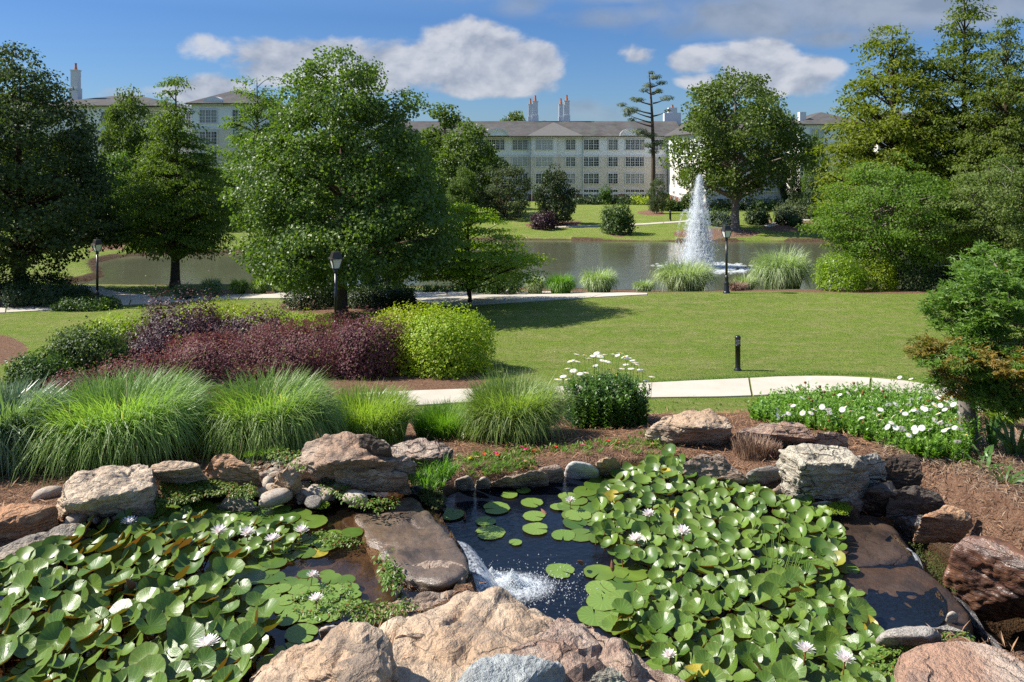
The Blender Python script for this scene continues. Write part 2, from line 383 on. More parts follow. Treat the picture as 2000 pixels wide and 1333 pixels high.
M_['grass_blue'] = leafmat('blue_grass_blade', (.07, .12, .05), (.20, .27, .15), .34, .32, spec=.5, big=1.2)
M_['grass_pale'] = leafmat('pale_grass_blade', (.20, .26, .12), (.40, .46, .26), .42, .36, spec=.45, big=.8)
M_['grass_bright'] = leafmat('bright_grass_blade', (.08, .18, .02), (.17, .29, .04), .42, .4, spec=.4, big=.8)
M_['lawnblade'] = leafmat('lawn_blade', (.075, .14, .02), (.18, .24, .05), .5, .4, big=.5)
M_['daisy_leaf'] = leafmat('daisy_leaf', (.04, .10, .014), (.10, .19, .025), .38, .3, spec=.5, big=2)
M_['daisy_leaf_light'] = leafmat('light_daisy_leaf', (.10, .20, .018), (.20, .33, .05), .38, .35, spec=.5, big=2)
M_['creeper'] = leafmat('creeper_leaf', (.07, .14, .02), (.2, .28, .05), .4, .35, big=3, brown=(.1, (.22, .12, .03)))
M_['moss'] = leafmat('moss_leaf', (.12, .2, .01), (.3, .38, .02), .7, .2, big=4)
M_['darkmoss'] = leafmat('dark_moss_leaf', (.02, .035, .006), (.07, .09, .01), .7, .2, big=4)
M_['iris'] = leafmat('iris_leaf', (.06, .13, .03), (.15, .24, .07), .4, .35, big=2)
M_['straw'] = leafmat('straw', (.16, .075, .035), (.42, .23, .12), .6, .1, (1, .9, .7), big=.9)
M_['straw_grey'] = leafmat('grey_straw', (.13, .085, .06), (.36, .26, .19), .65, .1, (1, .9, .7), big=.9)
M_['deadgrass'] = leafmat('dead_grass', (.13, .075, .05), (.36, .24, .16), .6, .1, (1, .9, .7), big=3)
M_['bark'] = plain('bark', (.085, .062, .045), .9, .1, var=.35, scale=6, bump=.8, bscale=22)
M_['bark_grey'] = plain('grey_bark', (.17, .145, .12), .9, .1, var=.3, scale=6, bump=.7, bscale=22)
M_['bark_dark'] = plain('dark_bark', (.05, .034, .024), .9, .1, var=.3, scale=6, bump=.7, bscale=22)
M_['petal'] = leafmat('white_petal', (.78, .76, .74), (.85, .84, .82), .5, .3, (1, 1, 1))
M_['lilypetal'] = leafmat('pink_petal', (.86, .76, .77), (.90, .87, .85), .5, .4, (1, .97, .97), spec=.2)
M_['yolk'] = plain('yellow_centre', (.75, .45, .03), .7)
M_['brownseed'] = plain('brown_seed_head', (.16, .07, .02), .8)
for k, c in (('magenta', (.75, .01, .22)), ('red', (.7, .03, .03)), ('orange', (.8, .25, .02)), ('yellow', (.8, .6, .03))): M_[k] = plain(k + '_petal', c, .6)
M_['blackmetal'] = plain('black_painted_metal', (.012, .013, .016), .35, .5, var=.2)
M_['copper'] = plain('lamp_roof_metal', (.06, .05, .045), .35, .5, .6)
M_['frosted'] = plain('frosted_glass', (.62, .63, .62), .25, .5)
M_['white'] = plain('white_paint', (.62, .62, .62), .6, .3, var=.04)
M_['terracotta'] = plain('terracotta_pot', (.36, .13, .07), .8)

def ground_mat():
    m, t, out = newmat('lawn_ground'); P = obj_co(t, True)
    mul = t.n('ShaderNodeAttribute', attribute_name='mulch').outputs['Fac']
    bank = t.n('ShaderNodeAttribute', attribute_name='bank').outputs['Fac']
    n0 = t.noise(P, .22, 4, .6); n1 = t.noise(P, 1.3, 5, .65); n2 = t.noise(P, 14, 4, .7); n3 = t.noise(P, 60, 2, .7)
    g = t.mix(t.rng(n0, .3, .7), (.14, .215, .018), (.205, .275, .032))
    g = t.mix(t.rng(n1, .44, .66), g, (.27, .265, .085))
    n4 = t.noise(t.mapping(P, scale=(.3, 1.3, 1)), .9, 5, .7); g = t.mix(t.rng(n4, .50, .68, 0, .7), g, (.34, .30, .13))
    n5 = t.noise(P, 4.5, 4, .75); g = t.mix(t.rng(n5, .40, .60), t.mix(1, g, (.70, .78, .62), 'MULTIPLY'), g); g = t.mix(t.rng(n2, .38, .62), t.mix(1, g, (.68, .74, .62), 'MULTIPLY'), g)
    g = t.mix(t.rng(n3, .3, .75, 0, .35), g, (.28, .30, .11))
    s = t.mix(t.rng(t.noise(P, 9, 5, .7), .3, .7), (.14, .075, .045), (.33, .20, .13))
    s = t.mix(t.rng(n3, .3, .7, 0, .6), s, (.09, .045, .03))
    edge = t.math('ADD', mul, t.math('MULTIPLY', t.math('SUBTRACT', t.noise(P, 3.0, 3), .5), .35))
    c = t.mix(t.rng(edge, .46, .54), g, s)
    d = t.mix(t.rng(t.noise(P, 5, 4), .3, .7), (.055, .036, .022), (.13, .085, .05))
    c = t.mix(t.rng(t.math('ADD', bank, t.math('MULTIPLY', t.math('SUBTRACT', n1, .5), .4)), .4, .6), c, d)
    h = t.math('ADD', n3, t.math('MULTIPLY', n2, 1.5))
    principled(t, out, c, .9, t.bump(h, 1.0, .05), .1); return m
M_['ground'] = ground_mat()
def mulch_mat(name, a, b, c_):
    m, t, out = newmat(name); P = obj_co(t, True)
    n = t.noise(t.mapping(P, rot=(0, 0, .6), scale=(1, 3.5, 1)), 14, 5, .75, .6); n2 = t.noise(t.mapping(P, rot=(0, 0, -.5), scale=(3.5, 1, 1)), 17, 5, .75, .6); n0 = t.noise(P, .8, 3)
    c = t.mix(t.rng(n, .35, .65), a, b); c = t.mix(t.rng(n2, .5, .7), c, c_); c = t.mix(t.rng(n0, .35, .7, 0, .5), c, tuple(v * .7 for v in b))
    principled(t, out, c, .95, t.bump(t.math('ADD', n, n2), 1.0, .03), .05); return m
M_['mulch'] = mulch_mat('pine_straw_mulch', (.12, .055, .03), (.27, .15, .09), (.40, .24, .15))
M_['mulch_far'] = mulch_mat('bark_mulch', (.11, .06, .045), (.22, .14, .10), (.28, .18, .13))
def concrete():
    m, t, out = newmat('concrete'); P = obj_co(t, True)
    n = t.noise(P, .7, 5, .65); n2 = t.noise(P, 25, 4, .7)
    c = t.mix(t.rng(n, .3, .7), (.40, .355, .285), (.53, .48, .40)); c = t.mix(t.rng(n2, .3, .7, 0, .3), c, (.33, .29, .235))
    oi = t.n('ShaderNodeObjectInfo').outputs['Random']; c = t.n('ShaderNodeHueSaturation', ins={'Color': c, 'Value': t.rng(oi, 0, 1, .93, 1.05)}).outputs[0]
    principled(t, out, c, .85, t.bump(n2, .3, .01), .2); return m
M_['concrete'] = concrete()
def stone(name, cols, streak=(.12, 0.5), rough=.78, crack=.5, wet=False, spec=.25, lichen=None, rot=(.25, .1, .3), sc=1.0, bs=1.0):
    """rock: mottled, bedded, cracked. cols: light, mid, dark, accent"""
    m, t, out = newmat(name); P = obj_co(t)
    oi = t.n('ShaderNodeObjectInfo').outputs['Random']
    cvx = t.n('ShaderNodeCombineXYZ'); t.L.new(t.math('MULTIPLY', oi, 37.0), cvx.inputs[0]); t.L.new(t.math('MULTIPLY', oi, 91.0), cvx.inputs[1])
    P = t.vmath('ADD', P, cvx.outputs[0])
    Pl = t.mapping(P, rot=rot, scale=(sc, sc, sc * 4.5))
    a = t.noise(P, 3.2 * sc, 6, .65, .4); b = t.noise(Pl, 3.0, 6, .7, .5); c3 = t.noise(P, 26 * sc, 5, .75); d = t.noise(P, 1.3 * sc, 3, .5)
    f = t.noise(P, 90 * sc, 3, .7)
    c = t.mix(t.rng(a, .40, .60), cols[1], cols[0]); c = t.mix(t.rng(d, .48, .62, 0, .85), c, cols[3]); c = t.mix(t.rng(b, .50, .62, 0, .85), c, cols[2])
    c = t.mix(t.rng(c3, .42, .66, 0, .55), c, cols[2])
    c = t.mix(t.rng(f, .55, .75, 0, .35), c, cols[0])
    vo = t.n('ShaderNodeTexVoronoi', feature='DISTANCE_TO_EDGE'); t.put(vo, 'Vector', t.vmath('ADD', Pl, t.vmath('MULTIPLY', t.n('ShaderNodeTexNoise', ins={'Vector': P, 'Scale': 5.0, 'Detail': 5}).outputs['Color'], (.2, .2, .2)))); t.put(vo, 'Scale', 2.6)
    ck = t.rng(vo.outputs['Distance'], 0.0, .025, 1, 0)
    ckm = t.math('MULTIPLY', ck, t.rng(t.noise(P, 2.2 * sc, 2), .42, .6, 0, crack))
    c = t.mix(ckm, c, tuple(v * .28 for v in cols[2]))
    if lichen:
        l = t.rng(t.noise(P, 7 * sc, 5, .7), .56, .66); c = t.mix(t.math('MULTIPLY', l, .8), c, lichen)
    h = t.math('ADD', t.math('MULTIPLY', b, 1.6), t.math('ADD', t.math('MULTIPLY', c3, .5), t.math('MULTIPLY', f, .16)))
    h = t.math('SUBTRACT', h, t.math('MULTIPLY', ckm, .5))
    nm = t.bump(h, .9 * bs if not wet else .4 * bs, .045)
    r = rough if not wet else t.rng(c3, .3, .7, .26, .5)
    principled(t, out, c, r, nm, spec if not wet else .7); return m
M_['tan'] = stone('tan_stone', [(.62, .49, .35), (.46, .35, .25), (.20, .155, .12), (.47, .31, .19)], lichen=None)
M_['cream'] = stone('cream_stone', [(.74, .67, .54), (.58, .52, .41), (.25, .21, .16), (.62, .55, .42)], crack=.9, bs=1.5, rot=(.5, .3, .2))
M_['orange'] = stone('orange_stone', [(.54, .35, .21), (.42, .24, .135), (.22, .135, .09), (.47, .23, .11)])
M_['pinktan'] = stone('pinkish_stone', [(.58, .46, .36), (.42, .29, .22), (.21, .14, .11), (.46, .26, .165)], bs=1.5, crack=.8)
M_['brown'] = stone('brown_stone', [(.48, .38, .29), (.34, .25, .19), (.15, .11, .085), (.38, .235, .15)])
M_['grey'] = stone('grey_stone', [(.48, .44, .38), (.36, .32, .275), (.17, .15, .13), (.34, .27, .20)], crack=.35)
M_['bluegrey'] = stone('blue_grey_stone', [(.54, .56, .53), (.38, .40, .39), (.13, .13, .125), (.38, .37, .33)], crack=.6, bs=1.2)
M_['lichen'] = stone('lichened_stone', [(.50, .46, .36), (.36, .32, .24), (.18, .15, .11), (.42, .38, .30)], crack=.3, bs=1.5, lichen=(.5, .5, .36))
M_['cobble'] = stone('cobble_stone', [(.48, .43, .36), (.38, .32, .26), (.22, .18, .14), (.42, .31, .22)], crack=.0, bs=.35, sc=2.5)
M_['whitecobble'] = stone('pale_cobble_stone', [(.56, .55, .52), (.46, .45, .43), (.33, .32, .30), (.5, .48, .44)], crack=.1, bs=.35, sc=2)
M_['darkstone'] = stone('dark_stone', [(.16, .13, .105), (.10, .08, .065), (.045, .036, .03), (.13, .085, .055)], crack=.6)
M_['wet'] = stone('wet_brown_stone', [(.075, .048, .034), (.045, .027, .018), (.022, .015, .011), (.085, .04, .014)], wet=True, crack=.5, sc=.8)
M_['wetred'] = stone('wet_red_stone', [(.17, .08, .045), (.10, .042, .025), (.035, .02, .015), (.16, .07, .03)], wet=True, crack=.7)
M_['wetblack'] = stone('wet_black_stone', [(.05, .042, .038), (.03, .025, .022), (.012, .01, .009), (.06, .035, .02)], wet=True, crack=.5)

M_['wetslab'] = stone('wet_dark_slab', [(.17, .125, .09), (.10, .068, .048), (.035, .027, .021), (.13, .08, .045)], wet=True, crack=.5, streak=None)
def water(name, tint, deep, mixf, wave_scale, wave_str, rough=.03, dist=.02, aniso=(1, 1, 1)):
    """water surface: mirror by Fresnel over a tinted clear body, part of it murky"""
    m, t, out = newmat(name); P = obj_co(t, True)
    n = t.noise(t.mapping(P, scale=aniso), wave_scale, 4, .55, .5)
    gate = t.rng(t.noise(P, wave_scale * .12, 3), .35, .65, .35, 1.0)
    nm = t.bump(t.math('MULTIPLY', n, gate), wave_str, dist)
    tr = t.n('ShaderNodeBsdfTransparent'); t.put(tr, 0, tint)
    df = t.n('ShaderNodeBsdfDiffuse'); t.put(df, 0, deep)
    m1 = t.n('ShaderNodeMixShader'); t.put(m1, 0, mixf); t.L.new(tr.outputs[0], m1.inputs[1]); t.L.new(df.outputs[0], m1.inputs[2])
    gl = t.n('ShaderNodeBsdfGlossy'); t.put(gl, 'Roughness', rough); t.put(gl, 'Normal', nm); t.put(gl, 'Color', (1, 1, 1))
    fr = t.n('ShaderNodeFresnel'); t.put(fr, 'IOR', 1.333); t.put(fr, 'Normal', nm)
    m2 = t.n('ShaderNodeMixShader'); t.L.new(fr.outputs[0], m2.inputs[0]); t.L.new(m1.outputs[0], m2.inputs[1]); t.L.new(gl.outputs[0], m2.inputs[2])
    t.L.new(m2.outputs[0], out.inputs[0]); return m
M_['lake'] = water('lake_water', (.2, .2, .12), (.075, .08, .048), .95, 2.2, .30, .07, .05, (1, 2.2, 1))
M_['pool'] = water('pool_water', (.10, .12, .16), (.008, .012, .022), .5, 22, .5, .02, .02)
M_['uppool'] = water('upper_pool_water', (.82, .68, .54), (.03, .025, .02), .10, 14, .15, .02, .015)
M_['film'] = water('thin_water', (.9, .85, .8), (.05, .04, .03), .05, 16, .35, .03, .02, (1, 3, 1))
def foam():
    m, t, out = newmat('white_water'); P = obj_co(t, True)
    n = t.noise(t.mapping(P, scale=(1, 1, .3)), 48, 5, .75, .3)
    tr = t.n('ShaderNodeBsdfTransparent')
    b = t.n('ShaderNodeBsdfPrincipled'); t.put(b, 'Base Color', (.8, .84, .88)); t.put(b, 'Roughness', .3)
    ms = t.n('ShaderNodeMixShader'); at_ = t.n('ShaderNodeAttribute', attribute_name='rnd').outputs['Fac']
    t.L.new(t.math('MULTIPLY', at_, t.rng(n, .38, .60, .0, 1.0)), ms.inputs[0]); t.L.new(tr.outputs[0], ms.inputs[1]); t.L.new(b.outputs[0], ms.inputs[2])
    t.L.new(ms.outputs[0], out.inputs[0]); return m
M_['foam'] = foam()
def spray():
    m, t, out = newmat('water_spray')
    tr = t.n('ShaderNodeBsdfTransparent'); d = t.n('ShaderNodeBsdfDiffuse'); t.put(d, 0, (.85, .88, .9)); tl = t.n('ShaderNodeBsdfTranslucent'); t.put(tl, 0, (.85, .88, .9))
    a = t.n('ShaderNodeMixShader'); t.put(a, 0, .5); t.L.new(d.outputs[0], a.inputs[1]); t.L.new(tl.outputs[0], a.inputs[2])
    b = t.n('ShaderNodeMixShader'); t.put(b, 0, .5); t.L.new(tr.outputs[0], b.inputs[1]); t.L.new(a.outputs[0], b.inputs[2])
    t.L.new(b.outputs[0], out.inputs[0]); return m
M_['spray'] = spray()
def padmat(name, top1, top2, under1, under2, gloss=.32):
    m, t, out = newmat(name); r = t.n('ShaderNodeAttribute', attribute_name='rnd').outputs['Fac']   # 0 centre .. 1 rim
    oi = t.n('ShaderNodeObjectInfo').outputs['Random']; P = obj_co(t); geo = t.n('ShaderNodeNewGeometry')
    sep = t.n('ShaderNodeSeparateXYZ'); t.L.new(P, sep.inputs[0]); ang = t.math('ARCTAN2', sep.outputs[1], sep.outputs[0])
    vein = t.math('POWER', t.math('ABSOLUTE', t.math('SINE', t.math('MULTIPLY', ang, 8.0))), 14.0)
    n = t.noise(P, 14, 4, .6)
    isl = t.n('ShaderNodeAttribute', attribute_name='tone').outputs['Fac']
    v = t.math('ADD', t.math('MULTIPLY', t.math('FRACT', t.math('ADD', oi, isl)), .75), t.math('MULTIPLY', n, .3))
    c = t.mix(v, top1, top2)
    c = t.mix(t.math('MULTIPLY', vein, .18), c, tuple(min(1, x * 1.9) for x in top2))
    old = t.math('FRACT', t.math('MULTIPLY', t.math('ADD', oi, isl), 7.31))
    c = t.mix(t.math('MULTIPLY', t.rng(old, .990, .992), t.rng(n, .35, .6, .45, 1)), c, (.42, .32, .03))
    c = t.mix(t.math('MULTIPLY', t.rng(r, .93, 1.0), .35), c, under2)
    spot = t.rng(t.noise(P, 42, 2), .71, .75); c = t.mix(t.math('MULTIPLY', spot, .6), c, (.09, .05, .02))
    u = t.mix(t.math('FRACT', t.math('MULTIPLY', t.math('ADD', oi, isl), 3.7)), under1, under2)
    c = t.mix(geo.outputs['Backfacing'], c, u)
    b = t.n('ShaderNodeBsdfPrincipled'); t.put(b, 'Base Color', c); t.put(b, 'Roughness', t.rng(n, .3, .7, gloss * .8, gloss * 1.5)); t.put(b, 'Specular IOR Level', .5)
    t.put(b, 'Normal', t.bump(t.math('ADD', t.math('MULTIPLY', vein, -.35), t.math('MULTIPLY', n, .8)), .2, .005))
    tr = t.n('ShaderNodeBsdfTranslucent'); t.put(tr, 0, t.mix(1.0, c, (1.7, 1.8, .5), 'MULTIPLY'))
    ms = t.n('ShaderNodeMixShader'); t.put(ms, 0, .22); t.L.new(b.outputs[0], ms.inputs[1]); t.L.new(tr.outputs[0], ms.inputs[2])
    t.L.new(ms.outputs[0], out.inputs[0]); return m
M_['pad'] = padmat('lily_leaf', (.04, .10, .012), (.14, .215, .03), (.12, .10, .02), (.15, .06, .025))
M_['padflat'] = padmat('floating_lily_leaf', (.11, .20, .03), (.19, .28, .055), (.16, .14, .02), (.18, .12, .03), .42)

# building materials
def siding(name, c, c2):
    m, t, out = newmat(name); P = obj_co(t, True); sep = t.n('ShaderNodeSeparateXYZ'); t.L.new(P, sep.inputs[0])
    z = t.math('FRACT', t.math('MULTIPLY', sep.outputs[2], 5.0))
    n = t.noise(P, .35, 4)
    col = t.mix(t.rng(n, .3, .7), c, c2)
    principled(t, out, col, .7, t.bump(z, .5, .03), .2); return m
M_['siding_white'] = siding('pale_siding', (.72, .73, .75), (.76, .77, .79))
M_['siding_tan'] = siding('tan_siding', (.60, .55, .49), (.64, .59, .53))
def roofmat():
    m, t, out = newmat('roof_shingle'); P = obj_co(t, True)
    n = t.noise(P, .5, 5, .7); v = t.n('ShaderNodeTexVoronoi'); t.put(v, 'Vector', t.mapping(P, scale=(2.5, 4, 4))); t.put(v, 'Scale', 1.0)
    c = t.mix(t.rng(n, .3, .7), (.075, .071, .068), (.13, .124, .118)); c = t.mix(.25, c, t.mix(1, c, v.outputs['Color'], 'MULTIPLY'))
    principled(t, out, c, .9, t.bump(n, .4, .02), .1); return m
M_['roof'] = roofmat()
def brickmat():
    m, t, out = newmat('brick_wall'); P = obj_co(t, True); b = t.n('ShaderNodeTexBrick'); sep = t.n('ShaderNodeSeparateXYZ'); t.L.new(P, sep.inputs[0])
    c = t.n('ShaderNodeCombineXYZ'); t.L.new(t.math('ADD', sep.outputs[0], sep.outputs[1]), c.inputs[0]); t.L.new(sep.outputs[2], c.inputs[1])
    t.put(b, 'Vector', c.outputs[0]); t.put(b, 'Scale', 4.0); t.put(b, 'Color1', (.25, .085, .055)); t.put(b, 'Color2', (.18, .065, .045)); t.put(b, 'Mortar', (.3, .26, .22))
    principled(t, out, b.outputs[0], .9, None, .1); return m
M_['brick'] = brickmat()
def glassmat():
    m, t, out = newmat('window_glass'); P = obj_co(t, True); n = t.noise(P, .6, 2)
    oi = t.n('ShaderNodeObjectInfo').outputs['Random']
    c = t.mix(t.rng(oi, .5, .8), (.02, .028, .035), (.34, .35, .35)); c = t.mix(t.rng(n, .4, .6, 0, .3), c, (.3, .32, .32))
    principled(t, out, c, .06, t.bump(n, .05, .02), .8); return m
M_['glass'] = glassmat()
# ---------------------------------------------------------------- ground, water, paths
def nonuni(a, b, d0, lim, growth):
    """spacing d0 within |x|<lim, growing outside"""
    xs = [0.0]; d = d0
    while xs[-1] < b:
        if xs[-1] > lim: d *= growth
        xs.append(xs[-1] + d)
    return np.array(xs)
xp = nonuni(0, 420, .08, 3.9, 1.035); XS = np.concatenate([-xp[::-1], xp[1:]])
YS = [-12.0, -6, -2, 0, 1, 2, 2.6]; d = .05
while YS[-1] < 900:
    y = YS[-1]
    d = .065 if y < 8.5 else min(d * 1.03, .5) if y < 56 else min(d * 1.03, 1.2) if y < 90 else d * 1.06
    YS.append(y + d)
YS = np.array(YS)
GX, GY = np.meshgrid(XS, YS); GZ = height(GX.ravel(), GY.ravel()).reshape(GX.shape)

def ground_z(x, y):   # as the mesh has it
    j = int(np.clip(np.searchsorted(YS, y) - 1, 0, len(YS) - 2)); k = int(np.clip(np.searchsorted(XS, x) - 1, 0, len(XS) - 2))
    fy = (y - YS[j]) / (YS[j + 1] - YS[j]); fx = (x - XS[k]) / (XS[k + 1] - XS[k])
    return float((GZ[j, k] * (1 - fx) + GZ[j, k + 1] * fx) * (1 - fy) + (GZ[j + 1, k] * (1 - fx) + GZ[j + 1, k + 1] * fx) * fy)
def gz_arr(x, y):
    j = np.clip(np.searchsorted(YS, y) - 1, 0, len(YS) - 2); k = np.clip(np.searchsorted(XS, x) - 1, 0, len(XS) - 2)
    fy = (y - YS[j]) / (YS[j + 1] - YS[j]); fx = (x - XS[k]) / (XS[k + 1] - XS[k])
    return (GZ[j, k] * (1 - fx) + GZ[j, k + 1] * fx) * (1 - fy) + (GZ[j + 1, k] * (1 - fx) + GZ[j + 1, k + 1] * fx) * fy


def height(x, y): return gz_arr(np.atleast_1d(np.asarray(x, float)), np.atleast_1d(np.asarray(y, float)))
def hz(x, y): return ground_z(x, y)
_YG = np.concatenate([np.linspace(2.5, 12, 260), np.geomspace(12.01, 60, 400), np.geomspace(60.1, 260, 120)])
def G_arr(px, py):
    """ground points seen at many photo pixels"""
    px, py = np.asarray(px, float), np.asarray(py, float); o = []
    for a in range(0, len(px), 2000):
        p, q = px[a:a + 2000, None], py[a:a + 2000, None]; x = (p - CX) / F * _YG[None]; z = CAMZ - (q - HY) / F * _YG[None]; y = np.broadcast_to(_YG[None], x.shape)
        h = gz_arr(x.ravel(), y.ravel()).reshape(x.shape); i = np.clip(np.argmax(z < h, axis=1), 1, None); r = np.arange(len(i))
        u, v = z[r, i - 1] - h[r, i - 1], h[r, i] - z[r, i]; k = u / (u + v + 1e-9); yy = _YG[i - 1] * (1 - k) + _YG[i] * k; xx = (p[:, 0] - CX) / F * yy
        o.append(np.stack([xx, yy, gz_arr(xx, yy)], 1))
    return np.concatenate(o)
def D_arr(px, y): x = (np.asarray(px) - CX) / F * y; return np.stack([x, y, gz_arr(x, y)], 1)
# mulch areas as polygons of ground points
def gp(pts): return [tuple(G(x, y)[:2]) for x, y in pts]
MULCH_NEAR = smooth_poly([D(x, y)[:2] for x, y in [(-600, 9.8), (100, 9.9), (450, 9.9), (700, 9.8), (900, 9.4), (1060, 9.2), (1260, 9.2), (1420, 9.5), (1500, 9.9), (1900, 10.6), (2100, 11), (2500, 11), (2600, 5), (2600, 2.5), (-1500, 2.5), (-900, 8)]])
BEDS = [smooth_poly(gp(p)) for p in [
    [(-60, 648), (20, 655), (60, 680), (40, 705), (-60, 725)],
    [(540, 590), (620, 585), (800, 590), (820, 600), (760, 607), (640, 612), (560, 612)],
    [(870, 578), (930, 573), (985, 578), (975, 585), (920, 588), (875, 584)],
    [(-60, 560), (120, 560), (200, 578), (215, 592), (120, 598), (-60, 606)],
    [(330, 568), (420, 566), (560, 563), (640, 560), (640, 575), (480, 577), (340, 580)],
    [(1000, 563), (1260, 563), (1430, 562), (1600, 560), (1800, 565), (1900, 570), (1800, 575), (1600, 572), (1430, 570), (1260, 572), (1000, 572)],
    [(70, 760), (200, 740), (400, 700), (700, 700), (940, 720), (960, 758), (700, 790), (300, 820), (100, 830)],
    [(1235, 415), (1272, 410), (1310, 418), (1275, 424)],
    [(1310, 452), (1400, 446), (1490, 452), (1480, 462), (1400, 466), (1320, 464)],
    [(1015, 440), (1060, 432), (1140, 430), (1130, 442), (1050, 446)],
    [(1185, 455), (1230, 452), (1235, 460), (1200, 464)],
    [(1500, 435), (1560, 430), (1620, 440), (1600, 455), (1480, 452)],
    [(150, 490), (210, 478), (250, 470), (245, 485), (200, 492)],
    [(1230, 398), (1300, 396), (1500, 398), (1540, 404), (1300, 404)]]]
def mask(polys, w):
    o = np.zeros(GX.size)
    x, y = GX.ravel(), GY.ravel()
    for P in polys:
        P_ = np.array(P); b = (x > P_[:, 0].min() - w) & (x < P_[:, 0].max() + w) & (y > P_[:, 1].min() - w) & (y < P_[:, 1].max() + w)
        if b.any(): s = poly_sd(x[b], y[b], P); o[b] = np.maximum(o[b], np.clip(.5 + s / (2 * w), 0, 1))
    return o
mul = np.maximum(mask([MULCH_NEAR], .25), mask(BEDS, .3))
bk = np.zeros(GX.size); m = (GY.ravel() > 44) & (GY.ravel() < 92)
s = poly_sd(GX.ravel()[m], GY.ravel()[m], LAKE); bk[m] = np.clip(.5 + (s + .55) / 1.0, 0, 1)
m = (GY.ravel() < 9) & (np.abs(GX.ravel()) < 9)
for P in (UPPER, LOWER, STREAM):
    s = poly_sd(GX.ravel()[m], GY.ravel()[m], P); bk[m] = np.maximum(bk[m], np.clip(.5 + (s + .05) / .2, 0, 1))
ny, nx = GX.shape; i = np.arange(ny - 1)[:, None] * nx + np.arange(nx - 1)[None]
Q = np.stack([i, i + 1, i + nx + 1, i + nx], -1).reshape(-1, 4)
link('ground', mesh_np('ground', np.stack([GX.ravel(), GY.ravel(), GZ.ravel()], 1), Q, M_['ground'], smooth=True, attrs={'mulch': mul, 'bank': bk}), kind='structure')
bg_ = MB(); bg_.box(-1900, 1900, -1500, 1900, -4.0, -3.5)
link('distant_ground', bg_.mesh('distant_ground', M_['mulch_far']), kind='structure')
def sheet(name, P, z, mat, kind='structure', grow=1.0):
    P = [Vector((x, y)) for x, y in P]; c = sum(P, Vector((0, 0))) / len(P)
    me = bpy.data.meshes.new(name); vs = [((p.x - c.x) * grow + c.x, (p.y - c.y) * grow + c.y, z) for p in P]
    tri = geometry.tessellate_polygon([[Vector((v[0], v[1], 0)) for v in vs]])
    me.from_pydata(vs, [], [tuple(f) for f in tri]); me.materials.append(mat); me.update()
    for p in me.polygons:
        if p.normal.z < 0: p.flip()
    return link(name, me, kind=kind)
sheet('lake_water', LAKE, LAKE_Z, M_['lake'], grow=1.02)
sheet('upper_pool_water', UPPER, UP_Z, M_['uppool'], grow=1.01)
sheet('lower_pool_water', LOWER, LOW_Z, M_['pool'], grow=1.02)
sheet('stream_water', STREAM, STR_Z, M_['film'], grow=1.02)

def ribbon_path(name, top, bot, seg_len, lift=.035, thick=.12, gap=.06, sub=4):
    """a concrete walk between two edges (photo pixels on the ground), cast in slabs with open joints"""
    A = [G(*p) for p in top]; B = [G(*p) for p in bot]
    def resample(P, n):
        P = [Vector(p) for p in P]; L = [0]
        for a, b in zip(P, P[1:]): L.append(L[-1] + (b - a).length)
        o = []
        for k in range(n):
            s_ = L[-1] * k / (n - 1); i_ = max(0, min(len(P) - 2, np.searchsorted(L, s_) - 1)); f_ = (s_ - L[i_]) / (L[i_ + 1] - L[i_] + 1e-9); o.append(P[i_].lerp(P[i_ + 1], f_))
        return o, L[-1]
    _, LA = resample(A, 5); n = max(1, int(LA / seg_len)); N = n * sub + 1
    A, _ = resample(A, N); B, _ = resample(B, N)
    for _ in range(sub):
        for X in (A, B):
            Y_ = [X[0]] + [(X[i - 1] + X[i] * 2 + X[i + 1]) / 4 for i in range(1, len(X) - 1)] + [X[-1]]; X[:] = Y_
    root = link(name, None, kind='structure', loc=(0, 0, 0))
    for s_ in range(n):
        vs = []; fs = []; cols = 5
        for k in range(sub + 1):
            a, b = A[s_ * sub + k].copy(), B[s_ * sub + k].copy()
            if k == 0: g = (A[s_ * sub + 1] - a); a += g.normalized() * gap / 2; b += (B[s_ * sub + 1] - b).normalized() * gap / 2
            if k == sub: a += (A[s_ * sub + k - 1] - a).normalized() * gap / 2; b += (B[s_ * sub + k - 1] - b).normalized() * gap / 2
            for c_ in range(cols):
                p = a.lerp(b, c_ / (cols - 1)); vs.append((p.x, p.y, ground_z(p.x, p.y) + lift))
        nv = len(vs); vs += [(x, y, z - thick) for x, y, z in vs]
        for k in range(sub):
            for c_ in range(cols - 1):
                i_ = k * cols + c_; fs.append((i_, i_ + 1, i_ + cols + 1, i_ + cols))
        rim = [c_ for c_ in range(cols)] + [k * cols + cols - 1 for k in range(1, sub + 1)] + [sub * cols + c_ for c_ in range(cols - 2, -1, -1)] + [k * cols for k in range(sub - 1, 0, -1)]
        for a_, b_ in zip(rim, rim[1:] + rim[:1]): fs.append((a_, a_ + nv, b_ + nv, b_))
        me = bpy.data.meshes.new('slab'); me.from_pydata(vs, [], fs); me.materials.append(M_['concrete']); me.update()
        if me.polygons[0].normal.z < 0:
            for p in me.polygons: p.flip()
        link('slab', me, root)
    return root
ribbon_path('garden_path', [(700, 770), (800, 764), (900, 762), (1000, 761), (1100, 757), (1280, 751), (1400, 744), (1500, 738), (1600, 734), (1700, 737), (1790, 745), (1880, 760), (1960, 778), (2060, 800), (2250, 826), (2600, 850)],
            [(700, 800), (800, 796), (880, 790), (960, 783), (1060, 783), (1280, 779), (1400, 777), (1500, 776), (1600, 766), (1700, 764), (1790, 772), (1860, 785), (1940, 806), (2040, 832), (2250, 862), (2600, 890)], 3.3)
